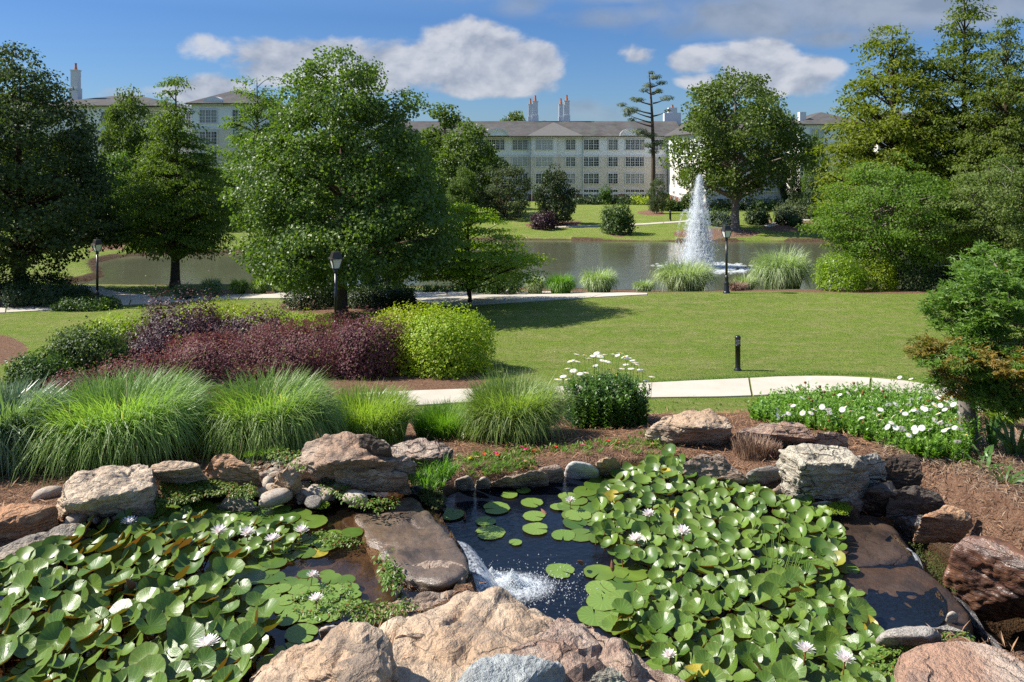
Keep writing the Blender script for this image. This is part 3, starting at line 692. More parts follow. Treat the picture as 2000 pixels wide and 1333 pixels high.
ribbon_path('lakeside_path', [(-120, 607), (0, 603), (100, 597), (215, 586), (300, 581), (420, 578), (560, 573), (700, 571), (860, 568), (950, 571), (1100, 570), (1265, 574)],
            [(-120, 618), (0, 612), (120, 606), (220, 599), (320, 592), (430, 585), (540, 584), (650, 583), (790, 588), (890, 602), (1060, 588), (1265, 576.5)], 3.0)
ribbon_path('branch_path', [(150, 556), (180, 561), (230, 572), (300, 579)], [(150, 561), (172, 568), (208, 580), (250, 588)], 2.5, lift=.045)
ribbon_path('far_path', [(1040, 443), (1180, 440), (1240, 438), (1310, 434), (1345, 431)], [(1040, 445.5), (1180, 442.5), (1240, 440.5), (1310, 436.5), (1345, 433.5)], 3.5)
ribbon_path('far_path', [(1490, 440), (1520, 432), (1560, 427), (1660, 423)], [(1500, 444), (1535, 437), (1575, 431), (1660, 427)], 3.5)
# ---------------------------------------------------------------- foliage
def frames(nrm, rng, dirs=None):
    """orthonormal frames: z along nrm, y random (or near dirs)"""
    n = nrm / (np.linalg.norm(nrm, axis=1)[:, None] + 1e-9)
    d = rng.normal(size=n.shape) if dirs is None else dirs
    y = d - (d * n).sum(1)[:, None] * n; y /= np.linalg.norm(y, axis=1)[:, None] + 1e-9
    return np.cross(y, n), y, n
LEAF = np.array([(0, 0, 0), (.5, .45, .12), (0, 1, -.08), (-.5, .45, .12)]), np.array([(0, 1, 2, 3)])
LEAF_N = np.array([(0, 0, 0), (.16, .45, .05), (0, 1, 0), (-.16, .45, .05)]), np.array([(0, 1, 2, 3)])
LEAF_O = np.array([(0, 0, 0), (.3, .3, .08), (.3, .7, .08), (0, 1, -.05), (-.3, .7, .08), (-.3, .3, .08)]), np.array([(0, 1, 2, 3), (0, 3, 4, 5)])
def _palm():
    v = [(0, 0, 0)]; f = []
    for k, (a, l) in enumerate([(-100, .45), (-55, .8), (-18, 1), (18, 1), (55, .8), (100, .45)][:6]):
        if k in (2,): a = 0
        if k == 3: continue
        a = R(a); d = np.array([math.sin(a), math.cos(a), 0]); s = np.array([d[1], -d[0], 0]) * .13
        b = len(v); v += [tuple(d * l * .5 + s + (0, 0, .03)), tuple(d * l - np.array([0, 0, .12])), tuple(d * l * .5 - s + (0, 0, .03))]; f.append((0, b, b + 1, b + 2))
    return np.array(v), np.array(f)
LEAF_P = _palm()
def scatter(tpl, pos, fr, size, rng, wid=None):
    tv, tf = tpl; x, y, z = fr; size = np.asarray(size)
    w = size if wid is None else size * wid
    V = pos[:, None] + (tv[None, :, 0:1] * x[:, None]) * w[:, None, None] + (tv[None, :, 1:2] * y[:, None] + tv[None, :, 2:3] * z[:, None]) * size[:, None, None]
    n = len(tv); Fc = tf[None] + (np.arange(len(pos)) * n)[:, None, None]
    r = np.repeat(rng.random(len(pos)), n)
    return V.reshape(-1, 3), Fc.reshape(-1, tf.shape[1]), r
def crown_clumps(prof, n, rng, surf=.55, lump=.2, seed=0, sq=(1, 1)):
    """clump centres inside an envelope given as [(height, radius)]"""
    H = np.array([p[0] for p in prof]); Rr = np.array([p[1] for p in prof])
    hs = np.linspace(H[0], H[-1], 200); rr = np.interp(hs, H, Rr); w = np.maximum(rr, .02) ** 1.5; w /= w.sum()
    h = rng.choice(hs, n, p=w) + rng.normal(size=n) * (hs[1] - hs[0]); a = rng.random(n) * 2 * np.pi
    r0 = np.interp(h, H, Rr)
    q = np.stack([np.cos(a) * 1.6, np.sin(a) * 1.6, h / max(Rr.max(), .1) * 1.5], 1)
    rad = r0 * (1 + lump * 1.6 * vnoise(q + seed, seed)) * (surf + (1 - surf) * np.sqrt(rng.random(n)))
    return np.stack([np.cos(a) * rad * sq[0], np.sin(a) * rad * sq[1], h], 1), a
def crown_mesh(name, prof, n_cl, per, leaf, cr, mat, seed, tpl=LEAF, surf=.55, lump=.2, flat=.6, up=.5, droop=0.0, radial=1.0, var=.5, sq=(1, 1), wid=None, jit=.5, tip=0.0):
    rng = np.random.default_rng(seed)
    C, a = crown_clumps(prof, n_cl, rng, surf, lump, seed, sq)
    scale = rng.uniform(1 - var, 1 + var, n_cl) * cr
    k = rng.poisson(per * (scale / cr) ** 2 * .85 + 1); idx = np.repeat(np.arange(n_cl), k); N = len(idx)
    d = rng.normal(size=(N, 3)); d /= np.linalg.norm(d, axis=1)[:, None]
    rr = rng.random(N) ** .45
    off = d * rr[:, None]
    ca, sa = np.cos(a[idx]), np.sin(a[idx])
    # ellipsoidal clump: long along the branch (radial), thin in height
    ox, oy = off[:, 0] * radial, off[:, 1]
    P = C[idx] + np.stack([(ox * ca - oy * sa), (ox * sa + oy * ca), off[:, 2] * flat - droop * (off[:, 0] * .5 + .5) ** 2], 1) * scale[idx][:, None]
    out = np.stack([ca, sa, 0 * ca], 1)
    nrm = off * np.array([.6, .6, .6]) + out * .35 + np.array([0, 0, up]) + rng.normal(size=(N, 3)) * jit
    dirs = out + off + rng.normal(size=(N, 3)) * .6 - np.array([0, 0, .4 + tip])
    P = P[P[:, 2] > prof[0][0] - 5] if False else P
    v, f, r = scatter(tpl, P, frames(nrm, rng, dirs), leaf * rng.uniform(.65, 1.3, N), rng, wid)
    return mesh_np(name, v, f, mat, r), C
def limb_mesh(name, C, H0, H1, r0, mat, seed, n_limb=40, lean=(0, 0), top=None, multi=1, spread=.3, rise=.25, sides=7, wob=.12, base_flare=1.5):
    top = H1 * .93 if top is None else top
    """trunk(s) with limbs that rise to clump centres. H0: height where limbs start"""
    rng = np.random.default_rng(seed + 99); paths = []; top = H1 if top is None else top
    trunks = []
    for m in range(multi):
        n = 12; tt = np.linspace(0, 1, n); az_ = rng.random() * 6.28 if multi > 1 else 0; s_ = spread * (H1) if multi > 1 else 0
        x = np.cos(az_) * s_ * tt + lean[0] * tt + wob * np.cumsum(rng.normal(size=n)) * H1 * .012; y = np.sin(az_) * s_ * tt + lean[1] * tt + wob * np.cumsum(rng.normal(size=n)) * H1 * .012
        x -= x[0]; y -= y[0]
        z = tt * top; z[0] = -.15
        rad = r0 / math.sqrt(multi) * (1 - tt) ** .8 + r0 * .06; rad[0] *= base_flare; rad[1] *= 1.05
        # one more ring just above the ground so that the flare is short
        x = np.insert(x, 1, x[0]); y = np.insert(y, 1, y[0]); z = np.insert(z, 1, .03 * top + .12); rad = np.insert(rad, 1, rad[1] * 1.12)
        pts = np.stack([x, y, z], 1); paths.append((pts, rad)); trunks.append((pts, rad))
    sel = rng.choice(len(C), min(n_limb, len(C)), replace=False)
    for i in sel:
        c = C[i]; pts, rad = trunks[rng.integers(multi)]
        dist = math.hypot(c[0], c[1]); hz0 = np.clip(c[2] - dist * rise - .05 * H1, H0 * .8, top * .95)
        p0 = np.array([np.interp(hz0, pts[:, 2], pts[:, 0]), np.interp(hz0, pts[:, 2], pts[:, 1]), hz0]); r_ = np.interp(hz0, pts[:, 2], rad) * .45
        n = 6; q = np.linspace(0, 1, n)[:, None]; mid = (p0 + c) / 2 + np.array([0, 0, dist * .08]) + rng.normal(size=3) * dist * .06
        P = (1 - q) ** 2 * p0 + 2 * q * (1 - q) * mid + q * q * c
        paths.append((P, r_ * (1 - .85 * q[:, 0]) + .004 * H1 * .3))
    v, f = tubes(paths, sides)
    return mesh_np(name, v, f, mat, smooth=True)
def tree(name, label, loc, crown, trunk, cat='tree', group=None, rotz=0.0):
    r = link(name, None, loc=loc, rotz=rotz, label=label, cat=cat, group=group)
    if trunk is not None: link('trunk', trunk, r)
    for c in (crown if isinstance(crown, (list, tuple)) else [crown]): link('crown', c, r)
    return r
def blade_mesh(name, n, h, spread, width, mat, seed, base_r=.25, seg=4, curl=1.0, upright=.35, var=.3, tipdrop=.0, ell=(1, 1)):
    """fountain of arching grass blades. h: height of the mound, spread: radius it reaches"""
    rng = np.random.default_rng(seed)
    a = rng.random(n) * 2 * np.pi; br = np.sqrt(rng.random(n)) * base_r
    bx, by = np.cos(a) * br, np.sin(a) * br; a2 = a + rng.normal(size=n) * .45
    u = rng.random(n) ** 1.0; lean = upright + (1 - upright) * u           # 0 upright .. 1 far out
    lean = np.clip(u * 1.05 + rng.normal(size=n) * .08, 0, 1.15)
    L = (h * 1.12 + spread * .35 * lean) * rng.uniform(1 - var, 1 + var * .45, n)
    q = np.linspace(0, 1, seg + 1)
    th = (.05 + .40 * lean)[:, None] + (curl * (1.15 + 1.6 * lean) * rng.uniform(.7, 1.25, n))[:, None] * q[None] ** 1.7     # angle from vertical
    th = np.minimum(th, 2.75)
    ds = (L / seg)[:, None]
    r = np.concatenate([np.zeros((n, 1)), np.cumsum(np.sin((th[:, 1:] + th[:, :-1]) / 2) * ds, 1)], 1)
    z = np.concatenate([np.zeros((n, 1)), np.cumsum(np.cos((th[:, 1:] + th[:, :-1]) / 2) * ds, 1)], 1)
    z *= h * .97 / np.quantile(z.max(1), .985); r *= max(spread - base_r * .7, .3 * spread) / np.quantile(r.max(1), .93)
    z = np.maximum(z, .01)
    tw = rng.normal(size=n) * .5
    ca, sa = np.cos(a2), np.sin(a2)
    bend = (rng.normal(size=n) * .12)[:, None] * q[None] ** 2 * L[:, None]
    X = (bx[:, None] + r * ca[:, None] - bend * sa[:, None]) * ell[0]; Y = (by[:, None] + r * sa[:, None] + bend * ca[:, None]) * ell[1]
    wq = width * np.array([.7] + [1.0] * (seg - 2) + [.65, .06])[None] * rng.uniform(.6, 1.3, n)[:, None]
    wx, wy = -np.sin(a2 + tw)[:, None] * wq / 2, np.cos(a2 + tw)[:, None] * wq / 2
    Lf = np.stack([X - wx, Y - wy, z], -1); Rt = np.stack([X + wx, Y + wy, z + wq * .25], -1)
    V = np.stack([Lf, Rt], 2).reshape(n, -1, 3)
    k = np.arange(seg) * 2; fq = np.stack([k, k + 1, k + 3, k + 2], -1)
    Fc = (fq[None] + (np.arange(n) * (seg + 1) * 2)[:, None, None]).reshape(-1, 4)
    return mesh_np(name, V.reshape(-1, 3), Fc, mat, np.repeat(rng.random(n), (seg + 1) * 2))
def shrub_mesh(name, w, d, h, n, leaf, mat, seed, tpl=LEAF, lump=.12, low=.0, rough=.07, up=.5, sprig=0.0, shell=.8, per=6):
    """dense shrub: leaves through the outer shell of a rounded body w x d x h"""
    rng = np.random.default_rng(seed); n = int(n * 1.2); m_ = n // per; own = np.repeat(np.arange(m_), per); n = len(own)      # leaves sit in sprigs
    a = rng.random(m_) * 2 * np.pi; cz = rng.random(m_) ** .8; a = a[own]; cz = cz[own]
    ph = np.arccos(1 - cz)                                                     # 0 top .. pi/2 rim
    dirv = np.stack([np.sin(ph) ** .75 * np.cos(a), np.sin(ph) ** .75 * np.sin(a), np.cos(ph) ** .7 * .97 + .03], 1)
    lum = 1 + lump * vnoise(dirv * 2.2 + seed * 3.1, seed) * 1.6 + rough * vnoise(dirv * 7 + seed, seed + 4)
    rr = (shell + (1 - shell) * rng.random(m_)[own] ** .5) * lum * (1 + sprig * (rng.random(m_) ** 5)[own] * rng.random(n))
    under = rng.random(n) < .12; 
    P = dirv * rr[:, None] * np.array([w / 2, d / 2, h]); inner = rng.random(n) < .22; P[inner] *= .86
    P += rng.normal(size=(n, 3)) * leaf * .75 + (dirv * .6 + [0, 0, .6]) * (rng.random(n) * leaf * 2.2)[:, None] * (~inner)[:, None]
    P[:, 2] = np.maximum(P[:, 2], low * h + .02); P[under, 2] *= rng.random(under.sum())
    nrm = dirv * np.array([1, 1, .8]) + np.array([0, 0, up * .6]) + rng.normal(size=(n, 3)) * .55
    v, f, r = scatter(tpl, P, frames(nrm, rng, dirv * .4 + np.array([0, 0, .5]) + rng.normal(size=(n, 3)) * .7), leaf * rng.uniform(.6, 1.3, n) * np.where(inner, 2.0, 1.0), rng)
    return mesh_np(name, v, f, mat, r)
def stems_mesh(name, w, d, h, n, mat, seed, r=.012):
    rng = np.random.default_rng(seed); ps = []
    for _ in range(n):
        a = rng.random() * 6.28; k = math.sqrt(rng.random()) * .7
        e = np.array([math.cos(a) * w / 2 * k, math.sin(a) * d / 2 * k, h * (.75 - .25 * k)]); b = e * np.array([.3, .3, 0]); q = np.linspace(0, 1, 4)[:, None]
        ps.append((b * (1 - q) + e * q + rng.normal(size=(4, 3)) * .02 * w * q, r * (1.3 - q[:, 0])))
    v, f = tubes(ps, 5); return mesh_np(name, v, f, mat, smooth=True)
_sc = [0]
def shrub(name, label, loc, w, d, h, n, leaf, mat, group=None, cat='shrub', rotz=0.0, stems=True, **kw):
    _sc[0] += 1
    r = link(name, None, loc=loc, rotz=rotz, label=label, cat=cat, group=group)
    link('foliage', shrub_mesh('foliage', w, d, h, n, leaf, mat, _sc[0] * 13 + 5, **kw), r)
    if stems: link('stems', stems_mesh('stems', w, d, h, 14, M_['bark_dark'], _sc[0]), r)
    return r
# ---------------------------------------------------------------- buildings
def window_meshes(w, h, cols, rows_=2):
    """a sash window with trim; frame mesh and glass mesh, centred, facing -Y"""
    f = MB(); t_ = .13; d0, d1 = -.10, .04
    f.box(-w / 2 - t_, w / 2 + t_, d0, d1, h / 2, h / 2 + t_ * 1.3); f.box(-w / 2 - t_ - .05, w / 2 + t_ + .05, d0 - .05, d1, -h / 2 - t_, -h / 2)
    f.box(-w / 2 - t_, -w / 2, d0, d1, -h / 2, h / 2); f.box(w / 2, w / 2 + t_, d0, d1, -h / 2, h / 2)
    for k in range(1, cols): x = -w / 2 + w * k / cols; f.box(x - .06, x + .06, d0 + .01, d1, -h / 2, h / 2)
    f.box(-w / 2, w / 2, d0 + .03, d1, -.035, .035)
    for k in range(cols):
        xa = -w / 2 + w * k / cols; xb = xa + w / cols
        x = (xa + xb) / 2; f.box(x - .02, x + .02, d0 + .05, d1, -h / 2, h / 2)
        for z in (-h / 4, h / 4): f.box(xa + .05, xb - .05, d0 + .052, d1, z - .02, z + .02)
    g = MB(); g.box(-w / 2, w / 2, d1 - .06, d1 - .03, -h / 2, h / 2)
    return f.mesh('window', M_['white']), g.mesh('pane', M_['glass'])
_wm = {}
def window(parent, x, y, z, w, h, cols, rot=0.0):
    key = (w, h, cols)
    if key not in _wm: _wm[key] = window_meshes(w, h, cols)
    a, b = _wm[key]; o = link('window', a, parent, loc=(x, y, z), rotz=rot); link('pane', b, o); return o
def wall_block(parent, x0, x1, y0, y1, z0, z1, mat, name='wall'):
    m = MB(); m.box(x0, x1, y0, y1, z0, z1); return link(name, m.mesh(name, mat), parent)
def hip_roof(parent, x0, x1, y0, y1, z, h, ov=.7, ridge_y=None, mat=None, name='roof', hipx=(True, True)):
    x0 -= ov; x1 += ov; y0 -= ov; y1 += ov; dy = (y1 - y0) / 2; yc = (y0 + y1) / 2
    if (x1 - x0) >= (y1 - y0):
        a = x0 + (dy if hipx[0] else 0); b = x1 - (dy if hipx[1] else 0); r = [(a, yc, z + h), (b, yc, z + h)]; 
        top = [(0, 1, 9, 8), (1, 2, 9), (2, 3, 8, 9), (3, 0, 8)]
    else:
        dx = (x1 - x0) / 2; xc = (x0 + x1) / 2; r = [(xc, y0 + dx, z + h), (xc, y1 - dx, z + h)]
        top = [(0, 1, 8), (1, 2, 9, 8), (2, 3, 9), (3, 0, 8, 9)]
    vs = [(x0, y0, z), (x1, y0, z), (x1, y1, z), (x0, y1, z), (x0, y0, z - .12), (x1, y0, z - .12), (x1, y1, z - .12), (x0, y1, z - .12)] + r
    m = MB(); m.add(vs, top + [(0, 4, 5, 1), (1, 5, 6, 2), (2, 6, 7, 3), (3, 7, 4, 0), (4, 7, 6, 5)]); return link(name, m.mesh(name, mat or M_['roof']), parent)
def chimney(parent, x, y, z, h, w=.9, pots=1, step=None):
    m = MB(); m.box(x - w / 2, x + w / 2, y - w / 2, y + w / 2, z - 1.5, z + h)
    m.box(x - w * .62, x + w * .62, y - w * .62, y + w * .62, z - 1.5, z + h * .35); m.box(x - w / 2 - .08, x + w / 2 + .08, y - w / 2 - .08, y + w / 2 + .08, z + h, z + h + .15)
    c = link('chimney', m.mesh('chimney', M_['white']), parent)
    p = MB()
    for k in range(pots): p.lathe([(.24, z + h + .15), (.19, z + h + .6), (.16, z + h + .62), (.15, z + h + 1.15), (.2, z + h + 1.2)], 10, M=Matrix.Translation((x + (k - (pots - 1) / 2) * .5, y, 0)))
    link('chimney_pot', p.mesh('chimney_pot', M_['terracotta']), c)
def band(parent, x0, x1, y0, y1, z, h=.3, d=.06):
    m = MB(); m.box(x0 - d, x1 + d, y0 - d, y0 + .02, z, z + h); m.box(x0 - d, x0 + .02, y0 + .025, y1, z, z + h); m.box(x1 - .02, x1 + d, y0 + .025, y1, z, z + h)
    link('trim_band', m.mesh('trim_band', M_['white']), parent)

DB = 140.0
def bx(px, d=DB): return (px - CX) / F * d
def bz(py, d=DB): return CAMZ - (py - HY) / F * d
B = link('apartment_building', None, loc=(0, 0, 0), label='long tan and white four storey apartment building across the lake', cat='building')
ZE = bz(266)    # eaves
ZF = [bz(y) for y in (298, 332, 365)]
def wing(x0, x1, yf, depth, ze, lift=0.0):
    z_brick = 1.6
    wall_block(B, x0, x1, yf, yf + depth, -1.5, z_brick, M_['brick'], 'brick_base')
    wall_block(B, x0, x1, yf + .03, yf + depth, z_brick, ze - 2.7 * 1.33, M_['siding_tan'])
    wall_block(B, x0, x1, yf, yf + depth, ze - 2.7 * 1.33, ze, M_['siding_white'])
    for z in (z_brick - .05, ze - 2.7 * 1.33 - .15, ze - .45): band(B, x0, x1, yf, yf + depth, z, .32 if z < ze - 1 else .45)
rowsz = [bz(283), bz(315.5), bz(349.5), bz(381)]
wh = 1.75
# left length, set back
wing(bx(700), bx(1037), DB + 1.5, 14, ZE)
for px in (755, 810, 880, 968, 1016):
    for rz, z in enumerate(rowsz): window(B, bx(px), DB + 1.5, z, 3.0 if px != 1016 else 2.6, wh, 4 if px != 1016 else 3)
# pavilion
wing(bx(1037) + .02, bx(1088), DB, 14, ZE)
for z in rowsz: window(B, bx(1063), DB, z, 2.9, wh, 3)
# main length
wing(bx(1088) + .02, bx(1304), DB + .6, 14, ZE)
for px, w, c in ((1115, 1.6, 2), (1155, 2.7, 3), (1198, 1.6, 2), (1241, 3.2, 4), (1288, 2.0, 2)):
    for z in rowsz: window(B, bx(px), DB + .6, z, w, wh, c)
hip_roof(B, bx(700), bx(1330), DB + .6, DB + 14.6, ZE, 2.9, hipx=(True, False))
hip_roof(B, bx(1037), bx(1130), DB - .2, DB + 9.5, ZE + .02, 2.55, ov=.75, name='pavilion_roof', mat=plain('lighter_shingle', (.135, .128, .12), .9))  # lighter copy of the shingle: shading contrast of the hip put into colour
hip_roof(B, bx(1025), bx(1110), DB + 6, DB + 13.5, ZE + 1.9, 1.2, ov=.3, name='upper_roof')
# downpipes
for px in (1038.5, 1089, 1140):
    m = MB(); m.box(bx(px) - .07, bx(px) + .07, DB - .2 if px < 1060 else DB + .35, DB - .05 if px < 1060 else DB + .55, .3, ZE - .2); link('downpipe', m.mesh('downpipe', M_['white']), B)
# arched dormers
for px in (972, 1232):
    m = MB(); n = 12; vs = []; r_ = 1.75; x = bx(px); y0, y1 = DB - .3, DB + 4.0; zb = ZE + .05
    prof = [(math.cos(math.pi * k / n) * r_, math.sin(math.pi * k / n) * 1.05) for k in range(n + 1)]
    vs = [(x + a, y0, zb + b) for a, b in prof] + [(x + a, y1, zb + b) for a, b in prof]
    m.add(vs, [(k, k + 1, n + 2 + k, n + 1 + k) for k in range(n)] + [tuple(reversed(range(n + 1)))]); link('arched_dormer', m.mesh('arched_dormer', M_['siding_white']), B)
    m = MB(); prof2 = [(math.cos(math.pi * k / n) * (r_ + .25), math.sin(math.pi * k / n) * 1.3) for k in range(n + 1)]; prof1 = [(a, b + .02) for a, b in prof]
    vs = [(x + a, y0 - .3, zb + b) for a, b in prof2] + [(x + a, y0 - .3, zb + b) for a, b in prof1] + [(x + a, y0 + .1, zb + b) for a, b in prof2]
    m.add(vs, [(k, k + 1, n + 2 + k, n + 1 + k) for k in range(n)] + [(k + 1, k, 2 * n + 2 + k, 2 * n + 3 + k) for k in range(n)]); link('arch_trim', m.mesh('arch_trim', M_['white']), B)
for px, top, w in ((1036, 204, .75), (1045.5, 198, .95), (1095.5, 204, .75), (1107, 197, .95)):
    d = DB + 8; chimney(B, bx(px, d), d, ZE + 2.6, bz(top, d) - ZE - 2.75, w)
d = DB + 9; m = MB(); x = bx(1313, d)
m.box(x - 1.6, x + 1.5, d - .7, d + .7, ZE + .5, bz(221, d)); m.box(x - .8, x + .8, d - .6, d + .6, ZE + .5, bz(211, d)); link('stepped_chimney', m.mesh('stepped_chimney', M_['white']), B)
p = MB(); p.lathe([(.28, bz(211, d)), (.2, bz(206, d)), (.24, bz(205, d))], 10, M=Matrix.Translation((x, d, 0))); link('chimney_pot', p.mesh('chimney_pot', M_['terracotta']), B)
# wing towards the lake, its left side in the sun
xw0, xw1, yw0 = bx(1305), bx(1305) + 11.5, 113.0
wing(xw0 + .03, xw1, yw0, DB + 14 - yw0, ZE)
hip_roof(B, xw0, xw1, yw0, DB + 14.4, ZE + .01, 3.1, name='wing_roof')
for z in rowsz:
    for y in (117, 121, 125.5, 130, 135): window(B, xw0 + .03, y, z, 1.5 if y != 125.5 else 2.4, wh, 2, rot=-math.pi / 2)
    for x in (xw0 + 2.6, xw0 + 6.0, xw0 + 9.3): window(B, x, yw0, z, 1.5, wh, 2)
# left building
DL = 118.0
B2 = link('apartment_building', None, loc=(0, 0, 0), label='grey roofed apartment building behind the trees on the left with one tall white chimney', cat='building')
B = B2
zl = bz(207, DL)
def wing2(x0, x1, y0, dep, ze):
    wall_block(B, x0, x1, y0, y0 + dep, 1.0, ze - 3.6, M_['siding_tan']); wall_block(B, x0, x1, y0 - .02, y0 + dep, ze - 3.6, ze, M_['siding_white'])
    for z in (ze - 3.75, ze - .45): band(B, x0, x1, y0 - .02, y0 + dep, z, .4)
    n = int((x1 - x0) / 4.6)
    for k in range(n):
        for j in range(4): window(B, x0 + (k + .5) * (x1 - x0) / n, y0 - .02, ze - 1.85 - j * 3.1, 2.4, 1.8, 3)
wing2(bx(60, DL), bx(245, DL), DL, 16, zl); hip_roof(B, bx(60, DL), bx(330, DL), DL, DL + 16, zl, 2.0)
wing2(bx(245, DL) + .05, bx(395, DL), DL + 2, 14, zl - .05)
wing2(bx(395, DL) + .1, bx(520, DL), DL - 4, 18, zl + .1); hip_roof(B, bx(395, DL), bx(520, DL), DL - 4, DL + 14, zl + .12, 2.3, name='gable_roof')
wing2(bx(-250, DL), bx(60, DL) - .1, DL + 3, 14, zl - .1); hip_roof(B, bx(-250, DL), bx(60, DL), DL + 3, DL + 17, zl - .1, 2.2, name='side_roof')
for j in range(1):
    m = MB(); n = 12; x = bx(437, DL); r_ = 1.5; y0 = DL - 4.4; zb = zl - .2
    prof = [(math.cos(math.pi * k / n) * r_, math.sin(math.pi * k / n) * 1.3) for k in range(n + 1)]
    vs = [(x + a, y0, zb + b) for a, b in prof] + [(x + a, y0 + 4, zb + b) for a, b in prof]
    m.add(vs, [(k, k + 1, n + 2 + k, n + 1 + k) for k in range(n)] + [tuple(reversed(range(n + 1)))]); link('arched_dormer', m.mesh('arched_dormer', M_['white']), B)
d = DL + 6; chimney(B, bx(148, d), d, zl + 1.6, bz(139, d) - zl - 1.6, 1.05)
# right building
DR = 150.0
B3 = link('apartment_building', None, loc=(0, 0, 0), label='white walled apartment building behind the cypresses on the right', cat='building')
B = B3; zr = bz(243, DR)
wing2(bx(1562, DR), bx(1700, DR), DR, 16, zr); hip_roof(B, bx(1562, DR), bx(1700, DR), DR, DR + 16, zr, 2.6)
wing2(bx(1700, DR) + .05, bx(2200, DR), DR - 3, 16, zr + .05); hip_roof(B, bx(1690, DR), bx(2200, DR), DR - 3, DR + 14, zr + .06, 2.4, name='long_roof')
m = MB(); x = bx(1576, DR); m.box(x - .6, x + .6, DR + 2, DR + 3.2, zr, zr + 2.4); link('chimney', m.mesh('chimney', M_['white']), B)

# ---------------------------------------------------------------- trees
def prof_scaled(pts): return [(a, b) for a, b in pts]
def mk(seed, prof, n, per, leaf, cr, mat, H0, r0, bark='bark', limbs=40, **kw):
    lk = {k: kw.pop(k) for k in ('lean', 'multi', 'spread', 'rise', 'wob', 'top') if k in kw}
    c, C = crown_mesh('crown', prof, n, per, leaf, cr, M_[mat], seed, **kw)
    return c, limb_mesh('trunk', C, H0, prof[-1][0], r0, M_[bark], seed, n_limb=limbs, **lk)
# big maple in the middle of the left half
p = D(668, 35.3)
c, t_ = mk(11, [(1.8, 2.4), (2.5, 4.8), (4.2, 4.9), (5.8, 4.3), (7.6, 3.5), (9.2, 2.7), (10.7, 1.8), (11.7, .8), (12.2, .2)], 640, 160, .128, .70, 'maple', 2.2, .24, 'bark', 60, surf=.5, lump=.32, flat=.55, up=.45)
tree('maple_tree', 'huge dense green maple standing between the path and the left lamp post', p, c, t_)
p = D(618, 46)
c, t_ = mk(12, [(2.4, 1.6), (3.5, 3.4), (6, 3.6), (8, 2.6), (10, 1.0)], 170, 80, .17, .8, 'maple', 2.6, .22, 'bark', 30)
tree('maple_tree', 'second smaller maple mostly hidden behind the huge maple, nearer the water', p, c, t_)
# dark oak at the left edge
p = D(38, 47.0)
c, t_ = mk(13, [(1.6, 2.6), (3, 4.9), (5, 5.3), (7.5, 4.8), (10, 3.8), (12.2, 2.6), (13.8, 1.1), (14.4, .3)], 520, 125, .17, .85, 'dark_oak', 2.5, .3, 'bark_dark', 60, surf=.4, lump=.16, flat=.65)
tree('oak_tree', 'dark dense tree at the left edge behind the clipped hedges', p, c, t_)
# bald cypress over the water
p = D(342, 51)
c, t_ = mk(14, [(2.4, 2.0), (3.2, 3.4), (4.6, 3.5), (6.3, 2.9), (8.5, 2.0), (10.5, 1.25), (12.2, .75), (13.3, .5), (13.9, .15)], 560, 75, .22, .68, 'layered', 1.8, .27, 'bark', 90, surf=.25, lump=.16, flat=.22, radial=1.5, droop=.5, rise=.05, tpl=LEAF_N, wid=1.3, tip=.7, up=.6)
tree('cypress_tree', 'feathery conical cypress leaning over the bank left of the big maple', p, c, t_)
# dogwood with layered branches
p = D(918, 38.2)
c, t_ = mk(15, [(.9, 2.2), (1.5, 3.1), (2.3, 2.9), (3.1, 2.0), (4.1, 1.3), (4.7, .4)], 260, 80, .10, .55, 'holly', .8, .13, 'bark_dark', 70, surf=.15, lump=.3, flat=.16, radial=1.3, multi=3, spread=.16, up=.9, rise=.35)
tree('dogwood_tree', 'low spreading layered tree in the round mulch bed beside the path', p, c, t_)
# far right maple
p = D(1436, 86)
c, t_ = mk(16, [(4.0, 2.4), (5.6, 5.0), (8, 6.3), (11, 6.2), (13.5, 5.1), (15.5, 3.4), (16.8, 1.3), (17.2, .4)], 330, 100, .27, 1.15, 'maple', 3.6, .42, 'bark_grey', 45, surf=.35, lump=.34, flat=.6)
tree('maple_tree', 'large round maple on the far bank behind the fountain', p, c, t_, rotz=1.0)
# lone pine
p = D(1274, 112); H = 20.0
rng = np.random.default_rng(3)
cl = [(-3.2, 14.2, 1.6), (-2.0, 15.7, 1.2), (2.0, 15.9, 1.3), (.4, 18.9, 1.2), (-.4, 17.8, 1.1), (1.3, 18.1, 1.0), (-1.2, 17.0, .9), (.9, 16.9, .9), (-4.2, 15.0, .9), (-1.8, 11.2, 1.6), (-.3, 10.7, 1.4), (.8, 9.6, 1.2), (-.6, 9.3, 1.3), (.2, 8.4, 1.1), (-3.6, 13.6, .9), (2.0, 14.1, .5), (-2.9, 12.9, .7), (0, 19.6, .6), (1.1, 17.2, .5), (-2.6, 15.9, .6)]
PV = []; PF = []; PR = []; b = 0; limbs = []
for x, z, r_ in cl:
    y = rng.uniform(-1.3, 1.3); r_ *= .85; n = int(190 * r_ * r_) + 40; d_ = rng.normal(size=(n, 3)); d_ /= np.linalg.norm(d_, axis=1)[:, None]; P_ = np.array([x, y, z]) + d_ * (rng.random(n) ** .4)[:, None] * np.array([r_, r_, r_ * .32])
    v, f, r = scatter(LEAF_N, P_, frames(d_ + [0, 0, .8], rng, d_ + [0, 0, .3] + rng.normal(size=(n, 3)) * .4),   .34 * rng.uniform(.6, 1.2, n), rng); PV.append(v); PF.append(f + b); PR.append(r); b += len(v)
    q = np.linspace(0, 1, 5)[:, None]; p0 = np.array([.05 * x, 0, z - abs(x) * .25 - .3]); c_ = np.array([x, y, z - .1]); limbs.append((p0 * (1 - q) + c_ * q + np.array([0, 0, 1.]) * q * (1 - q) * -.4, .11 * (1.15 - q[:, 0])))
